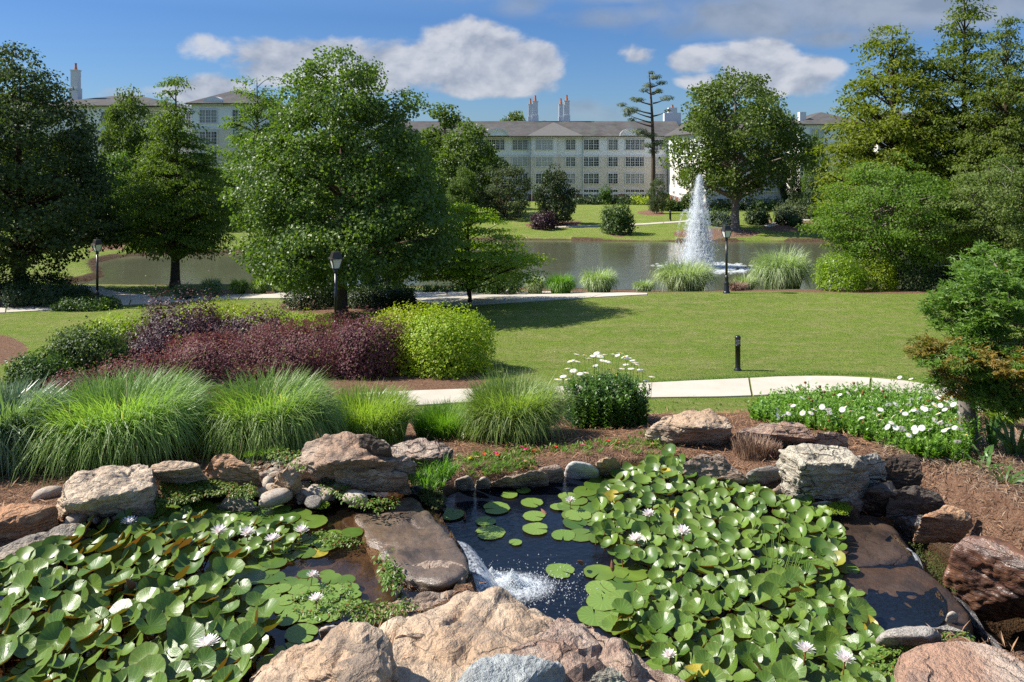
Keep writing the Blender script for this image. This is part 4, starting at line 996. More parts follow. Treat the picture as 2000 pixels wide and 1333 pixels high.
tt = np.linspace(0, 1, 14); tr_ = np.stack([.35 * np.sin(tt * 3.0) - .5 * tt, 0 * tt, tt * 19.6 - .1], 1)
v, f = tubes([(tr_, .36 * (1 - tt) ** .7 + .04)] + limbs, 7)
r_ = tree('pine_tree', 'tall thin pine with sparse flat tufts on the far lawn in front of the building', p, mesh_np('crown', np.concatenate(PV), np.concatenate(PF), M_['pine'], np.concatenate(PR)), mesh_np('trunk', v, f, M_['bark'], smooth=True))

# trees behind: a few meshes, many individuals
round_a = mk(21, [(1.5, 2.5), (3, 4.2), (6, 4.8), (9, 4.1), (11.5, 2.6), (13, .8)], 190, 75, .32, 1.15, 'midgreen', 2, .28, 'bark', 16, surf=.5, lump=.3)
round_b = mk(22, [(1.0, 2.8), (3, 4.6), (6, 4.6), (8.5, 3.5), (10.5, 1.6), (11.3, .4)], 190, 75, .32, 1.15, 'maple', 2, .28, 'bark', 16, surf=.5, lump=.3)
cone_a = mk(23, [(1.2, 3.4), (3, 4.0), (6, 3.4), (9, 2.5), (12, 1.4), (14, .4)], 190, 75, .30, 1.0, 'midgreen', 2, .26, 'bark', 20, surf=.4, lump=.25)
airy = mk(24, [(2.5, 2.0), (5, 2.9), (9, 2.8), (12, 2.2), (15, 1.4), (16.6, .3)], 170, 60, .28, 1.0, 'cypress', 2, .28, 'bark', 60, surf=.25, lump=.3, flat=.3, tpl=LEAF_N, wid=1.6, rise=.1)
blue_a = mk(25, [(.5, 2.2), (2, 3.5), (4, 3.5), (6, 2.4), (7.4, .8)], 150, 60, .22, .8, 'bluegreen', .6, .14, 'bark', 40, surf=.3, lump=.3, multi=4, spread=.2)
dark_a = mk(26, [(.5, 2.5), (2.5, 3.8), (5, 3.6), (7.5, 2.4), (9.2, .6)], 150, 75, .27, 1.0, 'hedge', 1, .2, 'bark_dark', 14, surf=.45, lump=.25)
def put(kind, px, d, H, label, w=1.0, rot=0.0, zoff=0.0, name='tree', group=None):
    hh = {id(round_a): 13, id(round_b): 11.3, id(cone_a): 14, id(airy): 16.6, id(blue_a): 7.4, id(dark_a): 9.2}[id(kind)]
    q = D(px, d); q.z += zoff; r = tree(name, label, q, kind[0], kind[1], rotz=rot, group=group); s_ = H / hh; r.scale = (s_ * w, s_ * w, s_); return r
def htop(py, d, base): return bz(py, d) - base
def putt(kind, px, d, top, label, **kw):
    q = D(px, d); return put(kind, px, d, bz(top, d) - q.z, label, **kw)
putt(cone_a, 868, 118, 196, 'tall broad green tree directly right of the huge maple on the far bank', w=1.15, rot=1)
putt(round_b, 912, 104, 243, 'bright green rounded tree in front of the left end of the long building', w=.9, rot=2)
putt(blue_a, 985, 98, 316, 'loose grey green tree on the far bank left of the dark multi stemmed tree', w=1.05, rot=.5)
putt(dark_a, 1086, 92, 322, 'small dark tree with several thin stems on the far bank', w=.75, rot=1.2)
putt(round_a, 905, 97, 330, 'low mid green tree at the water edge right of the huge maple', w=.9, rot=4)
putt(airy, 503, 90, 130, 'tall airy conifer rising between the cypress and the huge maple', w=1.05, rot=2)
putt(airy, 545, 95, 170, 'shorter airy conifer close beside the tall airy one', w=.5, rot=3)
putt(round_a, 250, 95, 185, 'rounded tree in front of the left building, between oak and cypress', w=.62, rot=2)
putt(round_b, 228, 80, 300, 'sunlit green tree on the far left bank behind the lamp post', w=.75, rot=1)
putt(dark_a, 258, 74, 396, 'dark low tree on the left far bank above the waterline', w=.9, rot=1)
putt(round_a, 130, 88, 280, 'mid green tree behind the dark oak on the far left bank', w=.9, rot=3)
putt(cone_a, 40, 95, 250, 'tree hidden behind the dark oak at the left edge', w=1.0, rot=3)
putt(round_b, -40, 85, 260, 'green tree beyond the left edge bank', w=1.0, rot=5)
putt(round_b, 420, 88, 330, 'rounded green tree seen behind the right side of the cypress', w=1.0, rot=5)
putt(round_a, 560, 92, 300, 'green tree behind the left flank of the huge maple', w=1.0, rot=6)
putt(cone_a, 340, 100, 300, 'green tree directly behind the cypress trunk on the far bank', w=1.0, rot=4)
putt(round_a, 760, 100, 300, 'green tree behind the right flank of the huge maple', w=1.0, rot=4)
putt(round_b, 1003, 185, 222, 'treetop peeking over the roof beside the paired chimneys', w=.8, rot=1)
putt(dark_a, 1548, 112, 318, 'dark tree right of the far maple in front of the white building', w=.55, rot=1)
putt(round_a, 1592, 108, 268, 'mid green tree just right of the far maple', w=.45, rot=2)
putt(dark_a, 1600, 100, 330, 'dark low tree behind the cypress left skirt', w=.8, rot=2.5)
putt(blue_a, 1283, 106, 345, 'small layered tree beside the pine trunk', w=.5, rot=2.2)
putt(blue_a, 1352, 118, 362, 'small green tree at the foot of the sunlit wing', w=.5, rot=3.2)
putt(round_b, 1680, 95, 290, 'green tree on the far bank behind the golden cypress', w=.9, rot=3)
putt(round_a, 1780, 100, 280, 'green tree on the far bank between the two right cypresses', w=.9, rot=1)
putt(round_b, 1900, 95, 300, 'green tree on the far right bank', w=1.0, rot=.4)
putt(round_a, 2020, 90, 280, 'green tree beyond the far right bank', w=1.0, rot=2.4)
for k, (px, top, lb) in enumerate([(-120, 245, 'distant tree past the left end of the left building'), (620, 262, 'distant tree far behind the left flank of the huge maple'), (700, 268, 'distant tree far behind the middle of the huge maple'), (2150, 225, 'distant tree past the right end of the white building')]):
    putt((round_a, round_b, cone_a)[k % 3], px, 165 + 7 * (k % 3), top, lb, w=1.1, rot=k)
# right cypresses
cyA = mk(31, [(3.0, 2.9), (5, 4.7), (7.5, 4.9), (10, 4.3), (13, 3.2), (16, 2.1), (18, 1.1), (19, .3)], 620, 62, .28, .78, 'cypress_gold', 3, .32, 'bark_dark', 110, surf=.2, lump=.2, flat=.3, radial=1.35, droop=.3, rise=.35, tpl=LEAF_N, wid=1.5, tip=.2, up=.7)
cyB = mk(32, [(3.0, 2.9), (5, 4.3), (7.5, 4.6), (10, 4.2), (13, 3.6), (16, 2.6), (19, 1.6), (21.5, .7), (23, .15)], 640, 62, .28, .78, 'cypress', 3, .34, 'bark_dark', 120, surf=.18, lump=.22, flat=.26, radial=1.5, droop=.3, rise=.2, tpl=LEAF_N, wid=1.5, tip=.2, up=.7)
p = D(1742, 62); o = tree('cypress_tree', 'golden green cypress, the leftmost of the tall trio on the right', p, *cyA); s_ = (bz(25, 62) - p.z) / 19; o.scale = (s_ * .95, s_ * .95, s_)
p = D(1882, 60); o = tree('cypress_tree', 'tallest dark green cypress, middle of the trio on the right', p, *cyB); s_ = (bz(-45, 60) - p.z) / 23; o.scale = (s_ * .95, s_ * .95, s_)
p = D(1968, 56); o = tree('cypress_tree', 'cypress at the right edge beside the tallest one', p, *cyB, rotz=2.4); s_ = (bz(5, 56) - p.z) / 23; o.scale = (s_ * .8, s_ * .8, s_)
p = D(2080, 58); o = tree('cypress_tree', 'cypress standing past the right edge of the lawn', p, *cyB, rotz=4.0); s_ = (bz(0, 58) - p.z) / 23; o.scale = (s_, s_, s_)
# layered trees in front of them
elm = mk(33, [(1.7, 1.8), (2.3, 3.2), (3.4, 4.1), (4.6, 3.8), (6.0, 2.9), (7.0, 1.6), (7.5, .5)], 430, 85, .125, .62, 'layered', 1.2, .2, 'bark_grey', 110, surf=.25, lump=.3, flat=.28, radial=1.4, droop=.35, multi=4, spread=.2, up=.7)
elm2 = mk(34, [(1.6, 1.8), (2.4, 3.5), (3.5, 4.1), (4.8, 3.9), (6.0, 2.7), (6.9, .8)], 400, 85, .12, .6, 'palegreen', 1.2, .2, 'bark_grey', 120, surf=.25, lump=.3, flat=.28, radial=1.4, droop=.35, multi=5, spread=.25, up=.7)
p = D(1738, 42); o = tree('elm_tree', 'spreading arching tree behind the clipped yellow green hedge', p, *elm); s_ = (bz(300, 42) - p.z) / 7.5; o.scale = (s_ * .92, s_ * .92, s_)
p = D(1945, 40); o = tree('elm_tree', 'pale green spreading tree with grey twigs at the right edge', p, *elm2); s_ = (bz(305, 40) - p.z) / 6.9; o.scale = (s_ * .9, s_ * .9, s_)

# near Japanese maple
JK = .80
p = D(1893, 7.35); root = link('japanese_maple', None, loc=p, label='small maple with fresh green and bronze leaves at the right edge beside the daisies', cat='tree')
def jm(px, py, y): q = at(px, py, y * JK); return np.array(q - p)
rng = np.random.default_rng(77)
lobes = [ # px, py, distance, rx, ry, rz (m), clumps, bronze share
 (1925, 585, 8.9, .45, .45, .38, 44, 0), (1985, 560, 9.3, .42, .45, .36, 36, .1), (1860, 600, 9.4, .28, .4, .24, 20, 0), (1940, 510, 9.6, .34, .35, .22, 22, .2), (1995, 640, 9.4, .3, .4, .3, 24, 0), (1900, 650, 9.0, .22, .3, .22, 18, 0),
 (1850, 690, 8.7, .36, .4, .13, 30, .95), (1940, 700, 8.5, .42, .4, .16, 34, .8), (2010, 690, 8.8, .35, .4, .16, 22, .85), (1905, 745, 8.8, .40, .4, .2, 34, .35), (1975, 745, 8.8, .40, .4, .24, 34, .3), (1965, 785, 9.0, .2, .3, .12, 12, .2), (2060, 620, 9.5, .5, .5, .55, 40, .2), (2060, 740, 9.0, .4, .4, .3, 24, .4)]
acc = {0: [], 1: []}; ends = []
for px, py, y, rx, ry, rz, n, br in lobes:
    c0 = jm(px, py, y)
    for k in range(n):
        d_ = rng.normal(size=3); d_ /= np.linalg.norm(d_); c = c0 + d_ * JK * np.array([rx, ry, rz]) * (.5 + .5 * rng.random() ** .5); m_ = rng.poisson(38)
        dd_ = rng.normal(size=(m_, 3)); dd_ /= np.linalg.norm(dd_, axis=1)[:, None]; P_ = c + dd_ * rng.random((m_, 1)) ** .5 * np.array([.14, .14, .045]) - np.array([0, 0, .05]) * (dd_[:, :1] ** 2)
        acc[1 if rng.random() < br * .62 else 0].append(P_)
        if rng.random() < .4: ends.append(c)
for key, mt in ((0, 'jmaple'), (1, 'jmaple_bronze')):
    P_ = np.concatenate(acc[key]); n = len(P_); out = P_ / (np.linalg.norm(P_, axis=1)[:, None] + .01)
    v, f, r = scatter(LEAF_P, P_, frames(np.array([0, -.1, 1.]) + rng.normal(size=(n, 3)) * .45, rng, out + rng.normal(size=(n, 3)) * .8 - [0, 0, .3]), .056 * rng.uniform(.6, 1.25, n), rng)
    link('crown', mesh_np('crown', v, f, M_[mt], r), root, label='bronze tinted foliage' if key else 'fresh green foliage')
tr0 = np.array([[0, 0, -.1], [0, 0, .05], [-.02, 0, .35], [-.05, .02, .62], [-.02, .03, .85], [.08, .02, 1.05], [.22, 0, 1.2], [.4, .1, 1.5]])
limbs = [(tr0, np.array([.11, .085, .07, .062, .055, .05, .04, .03])), (np.array([[.08, .02, 1.05], [.25, -.05, 1.15], [.5, -.1, 1.17], [.8, -.1, 1.3]]), np.array([.04, .035, .028, .02])), (np.array([[-.05, .02, .7], [.1, -.1, .85], [.35, -.15, .95], [.5, -.2, .93]]), np.array([.04, .03, .022, .012]))]
for e in ends:
    s_ = tr0[5 + int(rng.integers(3))] if e[2] > 1.1 else tr0[4]; q = np.linspace(0, 1, 6)[:, None]; mid = (s_ + e) / 2 + [0, 0, .05]; limbs.append(((1 - q) ** 2 * s_ + 2 * q * (1 - q) * mid + q * q * e, .012 * (1.15 - q[:, 0])))
v, f = tubes(limbs, 7); link('trunk', mesh_np('trunk', v, f, M_['bark_grey'], smooth=True), root)
# ---------------------------------------------------------------- hedges and shrubs of the middle distance
def pxw(w, y): return w * y / F          # photo pixels to metres at distance y
def shp(name_label, px, base, wpx, hpx, n, leaf, mat, depth=1.0, cat='shrub', group=None, name='shrub', dist=None, **kw):
    g = G(px, base) if dist is None else D(px, dist)
    w = pxw(wpx, g.y); h = pxw(hpx, g.y); g = Vector((g.x, g.y + w * depth * .35, 0)); g.z = hz(g.x, g.y)
    return shrub(name, name_label, g, w, w * depth, h * 1.03, n * .64, leaf * 1.18, M_[mat], cat=cat, group=group, **kw)
# under the huge maple
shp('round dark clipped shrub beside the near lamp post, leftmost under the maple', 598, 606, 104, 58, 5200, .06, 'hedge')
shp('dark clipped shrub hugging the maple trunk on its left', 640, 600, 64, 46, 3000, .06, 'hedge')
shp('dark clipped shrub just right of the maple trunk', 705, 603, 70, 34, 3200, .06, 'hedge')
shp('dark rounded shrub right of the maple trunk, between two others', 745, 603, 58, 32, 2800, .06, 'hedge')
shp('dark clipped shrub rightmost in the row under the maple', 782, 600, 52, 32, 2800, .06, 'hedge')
# left edge hedges
shp('tall dark square hedge at the left edge in front of the oak', 45, 553, 165, 40, 6500, .07, 'hedge', depth=.4, cat='hedge', name='hedge', dist=45.5)
shp('dark round shrub at the right end of the left hedges by the lamp', 142, 582, 48, 36, 2600, .06, 'hedge', dist=42.2)
shp('dark round shrub in the middle of the left hedge bed', 92, 590, 76, 40, 3600, .06, 'hedge', dist=41.6)
shp('dark round shrub leftmost in the left hedge bed', 28, 592, 72, 42, 3600, .06, 'hedge', dist=41.4)
shp('low green groundcover mound around the foot of the left lamp', 152, 598, 125, 17, 4200, .07, 'shrub', depth=.6, dist=40.4, stems=False, cat='groundcover')
# low hedge line behind the path
shp('low clipped hedge running along the water behind the path, left part', 745, 568, 130, 10, 2600, .07, 'shrub', depth=.25, dist=46.5, cat='hedge', name='hedge', stems=False)
shp('low clipped hedge running along the water behind the path, right part', 900, 568, 170, 10, 3000, .07, 'shrub', depth=.2, dist=46.2, cat='hedge', name='hedge', stems=False)
shp('dark feathery shrub at the water edge behind the low hedge', 742, 562, 80, 40, 2600, .1, 'bluegreen', dist=48.5)
shp('sprawling dark green shrub to the right behind the dogwood', 972, 568, 100, 46, 4200, .08, 'shrub', dist=44, sprig=.5)
shp('pale leafed sprawling shrub behind the dogwood trunk', 938, 560, 60, 38, 2000, .08, 'layered', dist=45.5, sprig=.5)
# yellow green clipped hedge on the right
shp('bright yellow green clipped shrub under the elm, left end', 1655, 573, 96, 72, 7000, .055, 'holly', dist=39.5)
shp('bright yellow green clipped shrub under the elm, middle', 1722, 573, 86, 66, 6000, .055, 'holly', dist=39.8)
shp('darker shaded clipped shrub at the right end under the elm', 1795, 573, 90, 62, 5000, .06, 'shrub', dist=40)
shp('green shrub behind the small bronze maple at the right edge', 1900, 560, 120, 60, 4000, .08, 'shrub', dist=41)
# far bank
shp('dense round green shrub alone on the far lawn left of the fountain', 1208, 459, 60, 53, 4200, .14, 'shrub', lump=.16)
shp('low dark purple shrub on the far bank', 1062, 450, 46, 30, 2200, .14, 'plum')
shp('round shrub behind the fountain plume on the far bank', 1408, 443, 58, 28, 1800, .16, 'shrub')
shp('round clipped shrub right of the far maple trunk', 1484, 440, 42, 24, 1500, .16, 'hedge')
shp('clipped shrub beside the far path bend, left one', 1541, 440, 40, 22, 1500, .16, 'hedge')
shp('low shrub beside the far path bend, right one', 1556, 443, 24, 13, 700, .14, 'shrub')
shp('light green grassy shrub on the far bank near the right shore', 1572, 428, 90, 24, 2200, .2, 'bluegreen', stems=False)
shp('green shrub under the golden cypress on the far shore', 1640, 440, 50, 34, 1400, .18, 'shrub')
for k, (px, w, h, mt, lb) in enumerate([(1125, 40, 10, 'hedge', 'low clipped hedge at the left foot of the building'), (1183, 22, 32, 'shrub', 'upright rounded evergreen against the building wall'), (1160, 34, 12, 'hedge', 'low hedge just left of the upright evergreen'),
        (1220, 60, 13, 'hedge', 'long low hedge right of the upright evergreen'), (1256, 44, 14, 'gold', 'yellow leafed hedge beside the pine trunk'), (1305, 26, 24, 'midgreen', 'bright round shrub at the building corner right of the pine'),
        (1290, 30, 8, 'barberry', 'low reddish shrub in the bed right of the pine'), (1325, 32, 14, 'shrub', 'green shrub at the foot of the sunlit wing'), (1345, 26, 30, 'midgreen', 'small leafy tree shaped shrub left of the fountain top'),
        (1410, 40, 16, 'hedge', 'dark low shrub between the fountain and the far maple'), (1465, 44, 14, 'hedge', 'dark low hedge under the far maple crown'), (1500, 40, 16, 'shrub', 'green shrub at the corner of the near wing'), (1540, 60, 18, 'hedge', 'dark hedge right of the near wing'), (1590, 60, 22, 'shrub', 'mixed green shrub in front of the white building')]):
    shp(lb, px, 400, w, h, 900, .2, mt, dist=111 if px > 1300 else 128, stems=False)
for k, (px, d, w, h, mt, lb) in enumerate([(60, 76, 120, 30, 'shrub', 'green shrub across the water behind the oak trunk'), (165, 73.5, 60, 26, 'hedge', 'dark shrub across the water left of the lamp'), (215, 75, 60, 30, 'midgreen', 'sunlit shrub on the mulch bank across the water'), (320, 80, 110, 36, 'hedge', 'dark shrub on the far shore behind the cypress trunk'),
        (430, 84, 110, 36, 'shrub', 'green shrub on the far shore right of the cypress trunk'), (1700, 80, 120, 36, 'shrub', 'green shrub across the water below the golden cypress'), (1850, 78, 120, 34, 'hedge', 'dark shrub across the water at the right'), (560, 86, 120, 40, 'midgreen', 'green shrub on the far shore behind the huge maple')]):
    shp(lb, px, 0, w, h, 1500, .2, mt, dist=d, stems=False)

# ---- planting bed in front of the lamp
shp('large rounded light green holly shrub, lit and dense, right of the barberries', 808, 742, 225, 116, 19000, .05, 'gold', depth=.9, dist=23.2, lump=.07, rough=.05)
shp('rounded holly shrub joined to the large one on its right side', 868, 748, 185, 118, 15000, .05, 'gold', depth=.9, dist=22.6, lump=.07, rough=.05)
shp('low yellow green holly spreading left of the lamp post', 590, 670, 130, 58, 8000, .05, 'gold', depth=.7, dist=28.0, sprig=.3)
shp('yellow green holly in the middle of the back row', 490, 660, 150, 72, 8000, .05, 'gold', depth=.7, dist=28.3, sprig=.3)
shp('yellow green holly at the head of the back row, topmost', 412, 650, 140, 84, 6500, .05, 'gold', depth=.7, dist=29.0, sprig=.3)
shp('yellow green holly left of the tall dark barberry', 228, 690, 140, 84, 8000, .05, 'gold', depth=.7, dist=26.5, sprig=.25)
shp('dark green holly at the left end of the planting bed', 150, 730, 150, 92, 9000, .055, 'shrub', depth=.8, dist=23.6, sprig=.2)
shp('small dark green holly below the left end of the bed', 60, 750, 110, 56, 5000, .055, 'shrub', depth=.8, dist=22.6, sprig=.2)
shp('tallest dark purple barberry with spiky shoots', 330, 708, 165, 108, 14000, .046, 'barberry_dark', dist=26.0, sprig=.5, lump=.2)
shp('dark purple barberry left below the tallest one', 272, 722, 110, 74, 5500, .046, 'barberry_dark', dist=24.6, sprig=.4, lump=.2)
shp('dark purple barberry between the tallest and the rounded one', 408, 702, 110, 80, 6500, .046, 'barberry_dark', dist=26.2, sprig=.35, lump=.2)
shp('rounded blackish purple barberry right of the dark group', 490, 698, 125, 84, 7500, .046, 'barberry_dark', dist=26.4, sprig=.35, lump=.16)
shp('broad rosy barberry spreading in front of the lamp post', 565, 760, 270, 92, 30000, .040, 'barberry', depth=.85, dist=22.6, sprig=.3, lump=.12)
shp('rosy barberry at the middle front of the bed', 410, 764, 240, 88, 24000, .040, 'barberry', depth=.75, dist=22.0, sprig=.3, lump=.14)
shp('low red barberry shoots at the left front above the grass', 270, 775, 170, 60, 8000, .042, 'barberry', depth=.7, dist=21.2, sprig=.5, lump=.2)
shp('few red barberry sprigs low at the far left of the bed', 130, 780, 100, 44, 3500, .042, 'barberry', depth=.7, dist=20.6, sprig=.6, lump=.25)
shp('tall rounded wine red barberry against the light green holly', 712, 742, 140, 106, 14000, .044, 'barberry', depth=.9, dist=22.6, sprig=.25, lump=.12)

# ---- ornamental grasses
def grass(label, px, dist, wpx, top, n, width, mat, seed, base=.22, **kw):
    """a grass mound at bearing px whose top is seen at photo row `top`"""
    g = D(px, dist); h = max(.1, bz(top, dist) - g.z); s_ = pxw(wpx, dist) / 2
    return link('ornamental_grass', blade_mesh('ornamental_grass', int(n * .95), h, s_, width * .95, M_[mat], seed, base_r=base * s_ * 1.3, **kw), loc=g, label=label, cat='ornamental grass')
grass('blue green grass clump cut by the left edge behind the stones', 5, 6.35, 260, 755, 4800, .013, 'grass_blue', 1, .42, curl=1.0)
grass('widest light green arching grass mound, left of the two great mounds', 235, 6.6, 370, 735, 9000, .008, 'grass_near', 2, .42, curl=1.05)
grass('rounded dense grass mound with drooping tips, right of the two great mounds', 520, 6.95, 295, 735, 8600, .008, 'grass_near', 3, .42, curl=1.15)
grass('soft upright grass clump behind the big brown boulder', 712, 7.6, 200, 756, 4200, .0075, 'grass_fine', 4, .6, curl=.75)
grass('small bright upright grass tuft between two larger clumps', 868, 8.0, 140, 792, 2800, .0075, 'grass_bright', 5, .6, curl=.55)
grass('full green grass clump left of the tall daisy bush', 1003, 7.9, 235, 735, 6000, .008, 'grass_near', 6, .42, curl=.9)
grass('fine light grass between the small tuft and the full clump', 935, 7.85, 100, 815, 1600, .0075, 'grass_fine', 7, .55, curl=.9)
grass('fine grass joining the two great mounds', 388, 7.1, 140, 785, 2400, .008, 'grass_near', 8, .5, curl=1.0)
for k, (px, d, w, h, n, mt, lb) in enumerate([(1338, 44.5, 136, 66, 3000, 'grass_pale', 'big pale silvery grass mound below the fountain'), (1527, 44.5, 126, 88, 3200, 'grass_pale', 'tallest pale grass mound right of the right lamp post'), (1170, 45, 84, 50, 1800, 'grass_pale', 'medium pale grass mound left of the fountain'),
        (1095, 44.5, 70, 38, 1800, 'grass_bright', 'bright green grass mound left of the medium pale one'), (1045, 44.5, 50, 36, 900, 'grass_pale', 'small pale grass tuft nearest the dogwood'), (1258, 44.5, 50, 24, 800, 'grass_pale', 'small grass tuft at the left foot of the big pale mound'),
        (1455, 44.3, 60, 34, 900, 'grass_pale', 'small grass tuft just right of the right lamp post'), (360, 44.5, 52, 32, 1500, 'grass_blue', 'dark rounded grass clump beside the cypress trunk'), (412, 45, 46, 40, 1500, 'grass_blue', 'dark rounded grass clump, second from the cypress trunk'),
        (467, 46, 42, 33, 1200, 'grass_near', 'sunlit rounded grass clump, third from the cypress trunk'), (507, 46, 44, 33, 1200, 'grass_near', 'sunlit rounded grass clump, fourth from the cypress trunk'), (548, 46.5, 40, 16, 500, 'grass_pale', 'flat small grass clump at the water left of the second maple')]):
    g = D(px, d); zb = bz({'grass_pale': 571, 'grass_bright': 571}.get(mt, 578) if px > 800 else 579, d)
    g.z = max(g.z, min(zb, g.z + .6)) if False else g.z
    hh = pxw(h, d) + max(0, bz(569, d) - g.z) * (1 if px > 1000 else 0)
    link('ornamental_grass', blade_mesh('ornamental_grass', int(n * .75), hh, pxw(w, d) / 2, .03, M_[mt], 40 + k, base_r=pxw(w, d) * .26, curl=1.05), loc=g, label=lb, cat='ornamental grass')
grass('pinkish flowering tuft in front of the tallest pale grass', 1440, 41.5, 50, 548, 500, .02, 'deadgrass', 61, .4)
grass('dry brown twiggy tuft between the boulders at the right', 1470, 6.9, 80, 852, 800, .006, 'deadgrass', 62, .7, curl=.35)
grass('second dry brown tuft behind the grey boulder', 1495, 6.9, 60, 862, 450, .006, 'deadgrass', 63, .7, curl=.35)

# ---------------------------------------------------------------- lamp posts and bollards
def lamp_post(label, p, H, yaw=0.0):
    k = H / 3.5; r = link('street_lamp', None, loc=p, rotz=yaw, label=label, cat='lamp post', group='black lamp posts along the paths')
    m = MB(); m.lathe([(.17, -.1), (.17, .06), (.145, .09), (.13, .12), (.125, .42), (.11, .46), (.125, .49), (.125, .52), (.095, .56), (.085, .72), (.10, .75), (.10, .79), (.07, .83), (.062, .9)], 16); link('base', m.mesh('base', M_['blackmetal'], True), r)
    m = MB(); m.lathe([(.062, .9), (.055, H - .72), (.055, H - .72), (.085, H - .70), (.085, H - .66), (.06, H - .62), (.075, H - .58)], 14); link('post', m.mesh('post', M_['blackmetal'], True), r)
    z0, z1, a, b = H - .56, H - .22, .105, .19
    m = MB(); m.box(-a - .015, a + .015, -a - .015, a + .015, z0 - .03, z0)
    for sx_ in (-1, 1):
        for sy_ in (-1, 1):
            w = .016; vs = [(sx_ * a + dx, sy_ * a + dy, z0) for dx, dy in ((-w, -w), (w, -w), (w, w), (-w, w))] + [(sx_ * b + dx, sy_ * b + dy, z1) for dx, dy in ((-w, -w), (w, -w), (w, w), (-w, w))]
            m.add(vs, [(0, 3, 2, 1), (4, 5, 6, 7), (0, 1, 5, 4), (1, 2, 6, 5), (2, 3, 7, 6), (3, 0, 4, 7)])
    fr = link('lantern_frame', m.mesh('lantern_frame', M_['blackmetal']), r)
    for q in range(4):
        g = MB(); a_, b_ = a - .004, b - .004; g.add([(-a_, -a_, z0 + .005), (a_, -a_, z0 + .005), (b_, -b_, z1), (-b_, -b_, z1), (-a_, -a_ + .008, z0 + .005), (a_, -a_ + .008, z0 + .005), (b_, -b_ + .008, z1), (-b_, -b_ + .008, z1)], [(0, 1, 2, 3), (7, 6, 5, 4), (0, 4, 5, 1), (3, 2, 6, 7)])
        o = link('pane', g.mesh('pane', M_['frosted']), fr, rotz=q * math.pi / 2)
    m = MB(); s2 = math.sqrt(2); m.lathe([(.235 * s2, z1), (.235 * s2, z1 + .015), (.18 * s2, z1 + .05), (.13 * s2, z1 + .22), (.135 * s2, z1 + .235), (.12 * s2, z1 + .25), (.03, z1 + .265)], 4, sq=True); link('roof', m.mesh('roof', M_['copper']), r)
    m = MB(); m.lathe([(.03, z1 + .26), (.02, z1 + .28), (.03, z1 + .30), (.02, z1 + .325), (.004, z1 + .34)], 10); link('finial', m.mesh('finial', M_['blackmetal'], True), r)
    return r
def lampH(p, top): return CAMZ - (top - HY) / F * p.y - p.z - .12
p = D(656, 28.3); lamp_post('nearest black lamp post rising from the purple barberries', p, lampH(p, 487), .5)
p = D(1419, 39.3); lamp_post('black lamp post at the lawn edge between two pale grass mounds', p, lampH(p, 437), .2)
p = D(190, 41.3); lamp_post('black lamp post beside the dark clipped hedges at the left', p, lampH(p, 465), .9)
def short_lamp(label, p, H, rad):
    r = link('bollard_light', None, loc=p, label=label, cat='bollard light')
    m = MB(); m.lathe([(rad * 1.5, -.05), (rad * 1.5, .03), (rad * 1.1, .07), (rad, .1), (rad, H * .7), (rad * 1.15, H * .7), (rad * 1.15, H * .73), (rad * .8, H * .74)], 16); link('post', m.mesh('post', M_['blackmetal'], True), r)
    m = MB(); m.lathe([(rad * .75, H * .74), (rad * .75, H * .9)], 12); link('lens', m.mesh('lens', M_['frosted']), r)
    m = MB()
    for k in range(4): z = H * (.755 + .04 * k); m.lathe([(rad * .9, z), (rad * 1.12, z), (rad * 1.12, z + .012), (rad * .9, z + .016)], 16)
    link('louvre', m.mesh('louvre', M_['blackmetal']), r)
    m = MB(); m.lathe([(rad * .85, H * .9), (rad * 1.15, H * .905), (rad * 1.15, H * .95), (rad * .8, H * .985), (rad * .2, H)], 16); link('cap', m.mesh('cap', M_['blackmetal'], True), r)
p = G(1441, 724); short_lamp('short black bollard light standing on the open lawn', p, pxw(69, p.y), .075)
p = D(1309, 95); short_lamp('small black path light on the far lawn beside the far path', p, 1.25, .13)
p = D(1610, 100); short_lamp('thin black post on the far bank at the right', p, 2.0, .09)
for k, (px, py) in enumerate([(990, 578), (873, 577)]):
    p = G(px, py); r = link('spotlight', None, loc=p, label=['little black spotlight at the right rim of the dogwood bed', 'little black spotlight at the left rim of the dogwood bed'][k], cat='spotlight')
    m = MB(); m.lathe([(.03, -.05), (.03, .15)], 8); link('stake', m.mesh('stake', M_['blackmetal']), r)
    m = MB(); m.lathe([(.05, -.1), (.09, 0), (.10, .12), (.07, .12)], 12, M=Matrix.Translation((0, 0, .22)) @ Matrix.Rotation(.9, 4, 'Y')); link('head', m.mesh('head', M_['blackmetal']), r)
# bench by the far path
p = D(1500, 93); r = link('park_bench', None, loc=p, rotz=.8, label='small wooden bench beside the far path bend', cat='bench')
mw = plain('bench_wood', (.3, .2, .12), .8)
m = MB(); m.box(-.75, .75, -.2, .2, .42, .47); link('seat', m.mesh('seat', mw), r); m = MB(); m.box(-.75, .75, .2, .25, .55, .9); link('backrest', m.mesh('backrest', mw), r)
for x in (-.65, .65): m = MB(); m.box(x - .04, x + .04, -.18, .24, 0, .42); link('leg', m.mesh('leg', mw), r)

